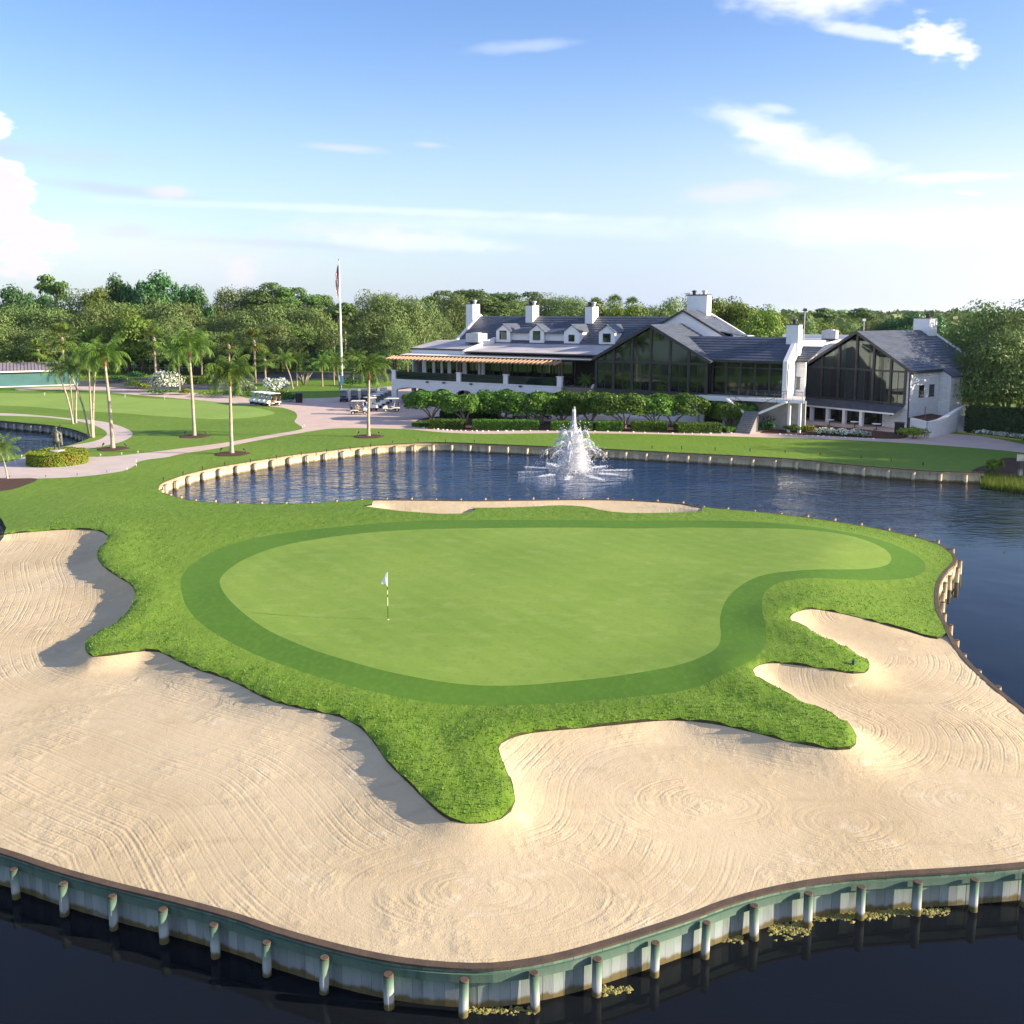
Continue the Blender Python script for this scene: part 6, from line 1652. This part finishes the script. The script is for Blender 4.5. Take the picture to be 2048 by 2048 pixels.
# ------------------------------------------------------------------ golf carts (x forward)
def make_cart(seatmat=m_vinyl, body=m_cartwhite, roofm=None):
    t_ = thing('golf_cart', '', 'golf cart')
    mb = MB(); mb.prism([(1.20, .40), (1.24, .58), (1.05, .80), (.72, .92), (.62, .88), (.55, .46), (.0, .40), (-.10, .60), (-.55, .64), (-.95, .66), (-1.15, .60), (-1.18, .44)], 1, -.52, .52)
    mb.build('body', body, t_, bevel=.04)
    mb = MB(); mb.box((-1.1, -.46, .24), (1.1, .46, .33)); mb.box((.02, -.47, .33), (.56, .47, .36)); mb.build('chassis', m_black, t_)
    mb = MB(); mb.box((-.42, -.50, .66), (.06, .50, .80)); mb.build('seat', seatmat, t_, bevel=.03)
    mb = MB(); mb.prism([(-.40, .80), (-.30, .80), (-.42, 1.22), (-.52, 1.22)], 1, -.48, .48); mb.build('backrest', seatmat, t_, bevel=.02)
    mb = MB(); mb.prism([(.85, 1.80), (.88, 1.84), (.6, 1.90), (-.9, 1.90), (-1.08, 1.85), (-1.05, 1.80)], 1, -.58, .58); mb.build('roof', roofm or body, t_, bevel=.02)
    for y in (-.5, .5):
        mb = MB(); mb.tube([(.68, y, .88), (.60, y, 1.2), (.52, y, 1.81)], .022, 6); mb.build('front_strut', m_dark, t_)
        mb = MB(); mb.tube([(-.62, y, .66), (-.78, y, 1.81)], .022, 6); mb.build('rear_strut', m_dark, t_)
    mb = MB(); mb.prism([(.665, .92), (.685, .92), (.535, 1.79), (.515, 1.79)], 1, -.47, .47); mb.build('windshield', m_shield, t_)
    mb = MB(); mb.tube([(.45, -.24, .84), (.36, -.24, 1.02)], .02, 6); mb.tube([(.36 + .17 * math.sin(a) * .4, -.24 + .17 * math.cos(a), 1.02 + .17 * math.sin(a) * .8) for a in np.linspace(0, 6.28, 13)], .015, 6); mb.build('steering_wheel', m_black, t_)
    mb = MB(); mb.box((-1.16, -.42, .66), (-.86, .42, .78)); mb.tube([(-.98, -.2, .75), (-1.12, -.2, 1.38)], [.13, .14], 10); mb.tube([(-.98, .2, .75), (-1.12, .2, 1.38)], [.13, .14], 10); mb.build('bag_rack', m_bagm, t_)
    for y in (-.36, .36):
        mb = MB(); mb.ell((1.16, y, .62), (.05, .09, .05)); mb.build('headlight', m_stucco, t_, smooth=True)
    for x in (.82, -.78):
        for y in (-.50, .50):
            mb = MB(); mb.tube([(x, y - .09, .23), (x, y + .09, .23)], .23, 14); w_ = mb.build('wheel', m_black, t_)
            s = 1 if y > 0 else -1
            mb = MB(); mb.tube([(x, y + .05 * s, .23), (x, y + .10 * s, .23)], .125, 12); mb.build('rim', m_hub, w_)
    return t_


m_shield = glassmat('clear_shield', (.30, .33, .35), .05, 1.45)
m_shield.node_tree.nodes['Principled BSDF'].inputs['Transmission Weight'].default_value = .8
m_bagm = M('dark_bag_fabric', (.05, .055, .07), (.09, .05, .045), 6, .8)
cart = make_cart(); cart_tan = make_cart(m_tan); cart_dark = make_cart(m_vinyl, M('dark_cart_paint', (.03, .035, .045), None, 2, .3, spec=.5), m_cartwhite)
def put_cart(px, py, rz, label, group, off=(0, 0), src=None):
    b = G(px, py); o = dup(src or cart, (float(b[0] + off[0]), float(b[1] + off[1]), float(b[2])), math.radians(rz), label, group); return o
A_ = 'parked row of white golf carts behind the practice green'
for i, lb in enumerate(['white golf cart nearest in the parked row beside the black bin, tan seat', 'second white golf cart in the row left of the black bin', 'third white golf cart in the row left of the black bin', 'leftmost white golf cart of the row left of the black bin']):
    b = G(545.5, 811.5); o = dup(cart_tan if i == 0 else cart, (float(b[0] - 1.02 * i), float(b[1] + 1.05 * i), float(b[2])), math.radians(222), lb, A_)
B_ = 'golf carts parked against the grass bank'
for i, (x, y) in enumerate([(688, 803), (709, 802), (729, 801), (748, 800), (767, 799)]):
    put_cart(x, y, -84, ['leftmost dark golf cart facing out along the grass bank', 'second dark golf cart from left along the grass bank', 'third dark golf cart along the grass bank, behind the palm trunk', 'fourth dark golf cart from left along the grass bank', 'rightmost dark golf cart along the grass bank beside the arcade'][i], B_, src=cart_dark)
C_ = 'diagonal line of carts before the arcade'
for i, (x, y) in enumerate([(741, 821), (749, 816), (757, 812), (765, 808), (773, 804)]):
    put_cart(x, y, -50, ['front golf cart of the diagonal line just right of the lawn palm trunk', 'second golf cart of the diagonal line from the front', 'third golf cart of the diagonal line from the front', 'fourth golf cart of the diagonal line from the front', 'rearmost golf cart of the diagonal line by the arcade corner'][i], C_)
dr = put_cart(718, 828.5, 6, 'cream golf cart with a driver in yellow, left of the lawn palm trunk', None, src=cart_tan)
put_cart(783, 823, 188, 'white golf cart facing left in front of the arcade corner pillar', None)
put_cart(1042, 838, 8, 'cream golf cart glimpsed under the fourth clipped tree', None, src=cart_tan); put_cart(1086, 838, 188, 'white golf cart glimpsed under the clipped tree left of the fountain', None)
for t_ in (cart, cart_tan, cart_dark):
    for c in list(t_.children):
        for g_ in list(c.children): bpy.data.objects.remove(g_)
        bpy.data.objects.remove(c)
    bpy.data.objects.remove(t_)
# the driver, seated
m_skin = M('skin', (.52, .33, .23), None, 3, .6); m_yel = M('yellow_shirt', (.72, .56, .12), (.62, .47, .10), 3, .8); m_kh = M('khaki_cloth', (.55, .44, .28), None, 3, .8); m_cap2 = M('white_cap', (.8, .8, .78), None, 3, .7)
pr_ = thing('person', 'seated driver in a yellow shirt and pale cap at the golf cart wheel', 'person', tuple(dr.location), dr.rotation_euler[2])
J = [(-.16, -.24, .86), (-.2, -.24, 1.12), (-.2, -.24, 1.32), (-.18, -.24, 1.42), (-.16, -.24, 1.56), (-.20, -.05, 1.28), (.02, -.02, 1.08), (.26, -.14, 1.06), (-.20, -.43, 1.28), (.02, -.46, 1.08), (.26, -.34, 1.06),
     (-.1, -.15, .86), (.32, -.14, .86), (.38, -.14, .40), (.50, -.14, .38), (-.1, -.33, .86), (.32, -.34, .86), (.38, -.34, .40), (.50, -.34, .38)]
E_ = [(0, 1), (1, 2), (2, 3), (3, 4), (2, 5), (5, 6), (6, 7), (2, 8), (8, 9), (9, 10), (0, 11), (11, 12), (12, 13), (13, 14), (0, 15), (15, 16), (16, 17), (17, 18)]
Rr = [.15, .16, .15, .06, .10, .07, .05, .035, .07, .05, .035, .10, .08, .055, .045, .10, .08, .055, .045]
body = skin_figure('body', J, E_, Rr, [m_skin, m_yel, m_kh], pr_)
for p_ in body.data.polygons:
    c = p_.center; p_.material_index = 2 if (c.z < .95 and c.x > -.3) else 1 if (c.z < 1.39 and c.x < .1) else 0
mb = MB(); mb.ell((-.16, -.24, 1.62), (.115, .11, .075)); mb.box((-.10, -.31, 1.60), (.06, -.17, 1.62)); mb.build('cap', m_cap2, pr_, smooth=True)

# ------------------------------------------------------------------ statue of a golfer in the ring hedge
pc = G(116, 926); r = np.random.default_rng(31)
ringh = thing('ring_hedge', 'round clipped yellow green hedge encircling the bronze statue on the path', 'hedge', tuple(float(k) for k in pc))
def drum(R, h, n):
    a = r.uniform(0, 6.283, n); k = r.random(n) < .42; rad = np.where(k, R * np.sqrt(r.random(n)), R * (1 - .10 * r.random(n) ** 2)); z = np.where(k, h * (1 - .05 * r.random(n)), r.uniform(0, h, n))
    rad = np.where((z > h * .8) & ~k, rad * .97, rad)
    p = np.column_stack([rad * np.cos(a), rad * np.sin(a), z + .04 * np.sin(a * 9)]); nn_ = np.where(k[:, None], np.array([0, 0, 1.0]), np.column_stack([np.cos(a), np.sin(a), 0 * a])); return p, nn_
p, nn_ = drum(2.62, 1.12, 9000); v, f = quads(p, nn_, np.full(len(p), .10), r, .55, .6); np_mesh('foliage', v, f, [m_gold], ringh)
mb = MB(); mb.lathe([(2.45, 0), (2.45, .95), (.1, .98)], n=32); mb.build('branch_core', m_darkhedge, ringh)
st = thing('statue', 'weathered bronze statue of a golfer in a long coat carrying a club bag', 'statue', (float(pc[0] - .05), float(pc[1] + .1), float(pc[2] + 1.0)), math.radians(-70))
mb = MB(); mb.lathe([(.62, -.1), (.60, .16), (.52, .20), (.05, .21)], n=20); mb.build('plinth', m_concrete, st)
J = [(0, 0, 1.12), (0, 0, 1.35), (0, .0, 1.62), (.02, 0, 1.78), (.05, 0, 1.96), (-.02, .24, 1.60), (.02, .34, 1.30), (.16, .26, 1.10), (-.02, -.24, 1.60), (.10, -.34, 1.38), (.28, -.20, 1.46), (0, .12, 1.05), (.02, .14, .62), (.0, .16, .24), (.16, .17, .22), (0, -.12, 1.05), (-.04, -.14, .62), (-.06, -.16, .24), (.10, -.17, .22)]
E_ = [(0, 1), (1, 2), (2, 3), (3, 4), (2, 5), (5, 6), (6, 7), (2, 8), (8, 9), (9, 10), (0, 11), (11, 12), (12, 13), (13, 14), (0, 15), (15, 16), (16, 17), (17, 18)]
Rr = [.17, .16, .17, .07, .115, .085, .06, .045, .085, .06, .045, .12, .09, .065, .06, .12, .09, .065, .06]
skin_figure('figure', J, E_, Rr, m_bronze, st, lev=2)
mb = MB(); mb.lathe([(.34, .78), (.29, 1.0), (.22, 1.3), (.25, 1.62), (.10, 1.70)], n=16); mb.build('coat', m_bronze, st, smooth=True)
mb = MB(); mb.lathe([(.17, 1.99), (.15, 2.03), (.12, 2.09), (.02, 2.11)], (.05, 0, 0), 14); mb.build('cap', m_bronze, st, smooth=True)
mb = MB(); mb.tube([(-.12, .34, .55), (-.18, .30, 1.55)], [.11, .12], 10)
for k in range(5): mb.tube([(-.18, .30, 1.5), (-.24 + .05 * k, .28 + .02 * k, 2.12 + .05 * (k % 3))], .014, 5); mb.ell((-.24 + .05 * k, .28 + .02 * k, 2.14 + .05 * (k % 3)), (.05, .025, .03), nu=6, nv=4)
mb.build('club_bag', m_bronze, st); st.scale = (1.15, 1.15, 1.15)

# ------------------------------------------------------------------ flagpole
b = P(684, 772, 1.0); d_ = float(b[1]); tz = at_depth(680, 521, d_)[2]
fpole = thing('flagpole', 'tall white flagpole with a limp striped American flag above the palms', 'flagpole', tuple(float(k) for k in b)); Hh = float(tz - 1.0)
mb = MB(); mb.tube([(0, 0, -.1), (0, 0, Hh * .5), (0, 0, Hh)], [.24, .19, .09], 12); mb.build('pole', m_stucco, fpole, smooth=True)
mb = MB(); mb.ell((0, 0, Hh + .12), (.16, .16, .16)); mb.build('finial', M('gold_ball', (.6, .4, .1), None, 3, .3, metal=.8), fpole, smooth=True)
m_red = M('flag_red', (.50, .03, .04), None, 3, .8); m_wht = M('flag_white', (.80, .78, .76), None, 3, .8); m_blu = M('flag_blue', (.025, .045, .16), None, 3, .8)
L_f = Hh * .262; W_f = L_f * .62; z1 = Hh - .7
nu, nv = 52, 24; vs = []; fs = []; ms = []
for i in range(nu + 1):
    for j in range(nv + 1):
        s = i / nu; t = j / nv                      # s along the fly, t down the hoist
        # limp: the fly folds down against the pole
        z = z1 - W_f * t * (1 - .35 * s) - s * (L_f - W_f * .55) * (1 - .25 * (1 - t))
        x = -.10 - .95 * (s ** .7) * (.45 + .55 * (1 - t)) * (1 - .35 * s); y = .22 * math.sin(s * 9 + t * 2) * (s * .8 + .1)
        vs.append((x - .10 * math.sin(s * 13 + 1.5 * t) * s, y, z))
for i in range(nu):
    for j in range(nv):
        a = i * (nv + 1) + j; fs.append((a, a + 1, a + nv + 2, a + nv + 1)); s = (i + .5) / nu; t = (j + .5) / nv
        stripe = int(t * 13)
        star = (i % 3 == 1 and j % 3 == 1)
        ms.append((1 if star else 2) if (s < .4 and t < 7 / 13) else (stripe % 2))
fo = np_mesh('flag', vs, fs, [m_red, m_wht, m_blu], fpole, True, ms)

# ------------------------------------------------------------------ teal shed on the left
b0, b1 = P(-75, 777, 1.0), P(146, 770, 1.0); sh = thing('shed', 'long teal shed with a ribbed grey metal roof at the left edge', 'shed', tuple(float(k) for k in (b0 + b1) / 2), math.atan2(b1[1] - b0[1], b1[0] - b0[0]))
Ls = float(np.linalg.norm(b1 - b0)) / 2; m_teal = M('teal_paint', (.075, .175, .17), (.06, .145, .145), .4, .7)
mb = MB(); mb.box((-Ls, 0, -.1), (Ls, 5, 2.75)); mb.build('wall', m_teal, sh)
mb = MB(); mb.box((-Ls - .3, -.28, -.1), (Ls + .3, -.02, .14)); mb.build('base_kerb', m_stucco, sh)
mb = MB(); mb.slab([(-Ls - .4, -.5, 2.95), (Ls - 1.5, -.5, 2.95), (Ls - 1.5, 4.2, 4.3), (-Ls - .4, 4.2, 4.3)], .12)
for k in range(30): x = -Ls - .3 + k * (2 * Ls - 1.2) / 29; mb.bar((x, -.5, 2.99), (x, 4.2, 4.34), .08, .09)
mb.build('roof', M('ribbed_metal_roof', (.20, .165, .17), (.25, .21, .21), 1, .5), sh)
mb = MB(); mb.box((-Ls - .4, -.58, 2.72), (Ls - 1.4, -.505, 2.97)); mb.build('gutter', m_stucco, sh)
mb = MB(); mb.box((Ls - 1.4, 1.0, -.1), (Ls + 1.2, 4.0, 3.2)); mb.build('annexe', M('blue_teal_paint', (.05, .17, .19), None, 1, .7), sh)
wb = thing('white_shed', 'small white flat roofed outbuilding above the teal shed roof', 'shed', tuple(float(k) for k in P(68, 745, 1.0)), .1)
mb = MB(); mb.box((-3.0, 0, -.1), (3.4, 4, 3.3)); mb.build('wall', m_stucco, wb); mb = MB(); mb.box((-4.6, -.3, 3.302), (3.5, 4.2, 3.55)); mb.build('roof', m_wood, wb)

# ------------------------------------------------------------------ rail fence, bin, sign, small fittings
f0, f1 = P(235, 741, 1.0), P(445, 741, 1.0); fn = thing('rail_fence', 'low white rail fence beyond the car park on the left', 'fence', tuple(float(k) for k in f0), math.atan2(f1[1] - f0[1], f1[0] - f0[0])); Lf = float(np.linalg.norm(f1 - f0))
for k in range(14):
    mb = MB(); mb.box((k * Lf / 13 - .09, -.09, -.1), (k * Lf / 13 + .09, .09, 1.35)); mb.build('post', m_stucco, fn)
for z in (.55, 1.15):
    mb = MB(); mb.box((0, -.13, z), (Lf, -.092, z + .16)); mb.build('rail', m_stucco, fn)
b = G(598, 805); bn = thing('rubbish_bin', 'black rubbish bin on the driveway right of the parked white carts', 'bin', tuple(float(k) for k in b), .3)
mb = MB(); mb.prism([(-.48, 0), (.48, 0), (.55, 1.35), (-.55, 1.35)], 1, -.45, .45); mb.build('body', m_black, bn, bevel=.04)
mb = MB(); mb.prism([(-.60, 1.351), (.60, 1.351), (.52, 1.50), (-.52, 1.50)], 1, -.50, .50); mb.build('lid', m_dark, bn)
b = G(683, 779); sg = thing('sign_post', 'narrow blue banner sign on a post beneath the flagpole', 'sign', tuple(float(k) for k in b), 0)
mb = MB(); mb.tube([(0, 0, -.1), (0, 0, 2.6)], .05, 8); mb.build('post', m_galv, sg); mb = MB(); mb.box((-.34, -.10, .9), (.34, -.06, 2.5)); mb.build('panel', M('blue_sign', (.10, .28, .46), None, 2, .5), sg, bevel=.02)
def small(name, label, cat, group, pts, builder, z=None):
    src = None
    for (x, y) in pts:
        b = surf(x, y, 1.0) if z is None else P(x, y, z)
        if src is None: o = builder(); src = o; tag(o, label, cat, group)
        else: o = dup(src)
        o.location = tuple(float(k) for k in b); o.scale = (.62, .62, .62)
def pathlight(m_):
    def f():
        t_ = thing('path_light', '', 'light'); mb = MB(); mb.tube([(0, 0, -.05), (0, 0, .24)], .025, 8); mb.build('stem', m_, t_); mb = MB(); mb.lathe([(.08, .24), (.085, .28), (.02, .34)], n=10); mb.build('hood', m_, t_); return t_
    return f
zz = lambda L: [(x / 5.682, 780 + y / 5.68) for x, y in L]
small('path_light', 'small white light stake at the edge of the path', 'light', 'white light stakes along the path', zz([(150, 795), (248, 762), (797, 722), (1142, 750), (1383, 735), (1568, 716), (1548, 818), (1548, 866), (1443, 910)]) + [(605, 856), (609, 853)], pathlight(m_stucco))
small('path_light', 'small dark light stake on the near edge of the path', 'light', 'dark light stakes along the path', zz([(110, 998), (520, 992), (878, 974), (1215, 940)]), pathlight(m_dark))
z7 = lambda L: [(300 + x / 2.76, 860 + y / 2.76) for x, y in L]
def stake():
    mb = MB(); mb.box((-.05, -.05, -.1), (.05, .05, .42)); mb.box((-.075, -.075, .42), (.075, .075, .5)); return mb.build('sprinkler_stake', m_dark)
small('sprinkler_stake', 'small dark stake in the grass behind the far sea wall', 'stake', 'dark stakes along the far sea wall', z7([(75, 281), (183, 248), (290, 219), (413, 196), (555, 176), (698, 156), (835, 137), (975, 121), (1105, 107), (1217, 91), (1340, 74), (1480, 64), (1630, 68), (1790, 70)]) + [(1304, 897), (1363, 898), (1722, 917), (1782, 923), (1846, 931), (1430, 901), (1500, 903), (1570, 906), (1640, 911)], stake)
def pin():
    t_ = thing('practice_pin', '', 'pin'); mb = MB(); mb.tube([(0, 0, -.05), (0, 0, .95)], .03, 6); mb.build('stick', m_stucco, t_); mb = MB(); mb.box((.03, -.01, .62), (.30, .01, .9)); mb.build('flag', m_wht, t_); return t_
for (x, y), lb in zip([(250, 796), (329.5, 799.5), (89, 793.5)], ['small white pin flag on the practice green, right of the tall pond palms', 'rightmost small white pin flag on the practice green', 'leftmost small white pin flag on the practice green']):
    b = G(x, y); o = pin(); o.scale = (.6, .6, .6); o.location = (float(b[0]), float(b[1]), ground_at(b[0], b[1])); tag(o, lb, 'pin flag', 'pin flags on the practice green')
# pale edging stones along the planting island
r = np.random.default_rng(21); src = None
ex_ = np.interp(np.linspace(0, 1, 46), np.linspace(0, 1, 8), [834, 850, 900, 967, 1070, 1191, 1358, 1480]); ey_ = np.interp(ex_, [828, 850, 900, 967, 1070, 1191, 1300, 1358, 1440, 1486], [850, 856.3, 860.8, 862.4, 861.4, 862.9, 865.2, 866.7, 867.0, 864.8])
for x, y in list(zip(ex_, ey_)) + [(1560 + 11 * k, 868.6 + .55 * k) for k in range(18)]:
    b = G(x + r.uniform(-2, 2), y)
    if src is None:
        mb = MB(); mb.ell((0, 0, 0.02), (.15, .11, .08), nu=7, nv=5); o = mb.build('edging_stone', m_stucco); src = o; tag(o, 'pale rounded edging stone along the front of the planting beds', 'stone', 'edging stones of the planting beds')
    else: o = src.copy(); COL.objects.link(o)
    o.location = tuple(float(k) for k in b); o.rotation_euler = (0, 0, float(r.uniform(0, 6))); k = float(r.uniform(.6, 1.25)); o.scale = (k, k, k * float(r.uniform(.7, 1.1)))

# ------------------------------------------------------------------ stone planter and steps at the right wing corner
pl = thing('stone_planter', 'curved white stone planter wall with greenery at the right wing corner', 'planter', (0, 0, 0)); pl.location = (float(B0[0]), float(B0[1]), 0)
q0, q1, q2, q3 = [P(x, y, .64) - np.array([B0[0], B0[1], 0]) for x, y in ((1826, 868), (1858.5, 875.5), (1913, 863.5), (1934, 851))]
ln = [q0, q0 + (q1 - q0) * .5, q1, q1 + (q2 - q1) * .35, q1 + (q2 - q1) * .7, q2, q3]; tp = [2.55, 2.5, 2.45, 2.5, 2.85, 3.3, 3.35]
vs = []; fs = []
for p, h in zip(ln, tp):
    bk = p + np.array([-.25, .42, 0]); vs += [(p[0], p[1], -.2), (p[0] * 1.004, p[1], h), (bk[0], bk[1], h), (bk[0], bk[1], -.2)]
for i in range(len(ln) - 1):
    for k in range(3): fs.append((i * 4 + k, i * 4 + 4 + k, i * 4 + 5 + k, i * 4 + 1 + k))
fs += [(0, 1, 2, 3), (len(vs) - 1, len(vs) - 2, len(vs) - 3, len(vs) - 4)]
mb = MB(); mb.add(vs, fs); mb.build('wall', m_white, pl)
mb = MB(); mb.add([(q0[0], q0[1] + .3, 2.1), (q1[0] - .2, q1[1] + .4, 2.1), (q2[0] - .3, q2[1] + .4, 2.3), (q2[0] - 1, q2[1] + 5, 2.3), (q0[0] + 1.5, q0[1] + 5, 2.1)], [(0, 1, 2, 3, 4)]); mb.build('soil', m_mulch, pl)
mb = MB(); c_ = q1 + np.array([.3, 2.2, 0]); mb.tube([(c_[0], c_[1], 2.1), (c_[0], c_[1], 4.0)], .05, 6); mb.build('stake', m_dark, pl)
stp = thing('garden_steps', 'dark stone steps climbing between the planter wall and the right hedge', 'steps', tuple(float(k) for k in P(1938, 866, .64)), math.radians(-18))
for i in range(10):
    mb = MB(); mb.box((-1.2, i * .34, -.2), (1.4, (i + 1) * .34, .17 * (i + 1))); mb.build('step', m_concrete, stp)
for x, h in ((1.42, 2.9),):
    mb = MB(); mb.prism([(0, -.2), (0, 1.0), (3.4, h), (4.4, h), (4.4, -.2)], 0, x, x + .35); mb.build('side_wall', m_white, stp)
k0, k1 = P(1915, 865, .66), P(2043, 880.5, .66)
kb = thing('yellow_kerb', 'yellow painted kerb at the foot of the right hedge', 'kerb', (0, 0, 0)); mb = MB(); mb.bar(tuple(k0 + np.array([0, 0, .05])), tuple(k1 + np.array([0, 0, .05])), .22, .14); mb.build('kerb_stone', M('yellow_kerb_paint', (.42, .34, .06), (.32, .27, .07), 2, .8), kb)
wp = thing('bank_post', 'weathered grey wooden post with a plate at the right edge of the bank', 'post', tuple(float(k) for k in P(2040, 955, .35))); mb = MB(); mb.box((-.16, -.16, -.3), (.16, .16, 1.9)); mb.build('post', m_seagrey, wp); mb = MB(); mb.box((-.5, -.2, 1.5), (.7, -.165, 2.1)); mb.build('plate', m_concrete, wp)
bn2 = thing('waste_bin', 'square black bin against the wing wall by the juniper', 'bin', tuple(float(k) for k in P(1798, 868, .64)), R2); mb = MB(); mb.box((-.4, -.4, 0), (.4, .4, 1.3)); mb.build('body', m_black, bn2, bevel=.03); mb = MB(); mb.box((-.44, -.44, 1.302), (.44, .44, 1.4)); mb.build('lid', m_dark, bn2)
for i, x in enumerate((1760, 1716, 1665)):
    tb_ = dup(tb, tuple(float(k) for k in P(x, 862 - i * 4.5, .64)), 0, ['round table under the wing porch, nearest the solid wall', 'round table under the middle of the wing porch', 'round table under the left half of the wing porch'][i], 'tables under the porch')
    tb_.location[1] += 1.2
# distant fairway bank with pine straw seen between the trees
mb = MB(); q = [P(x, y, 1.05) for x, y in ((598, 690), (665, 690), (665, 679), (600, 676))]
mb.slab([tuple(q[0] + np.array([0, 0, .0])), tuple(q[1]), tuple(q[2] + np.array([0, 0, 3.0])), tuple(q[3] + np.array([0, 0, 3.0]))], 1.0); o = mb.build('straw_bank', M('pine_straw', (.36, .12, .05), (.26, .09, .04), .2, .9)); o['kind'] = 'structure'
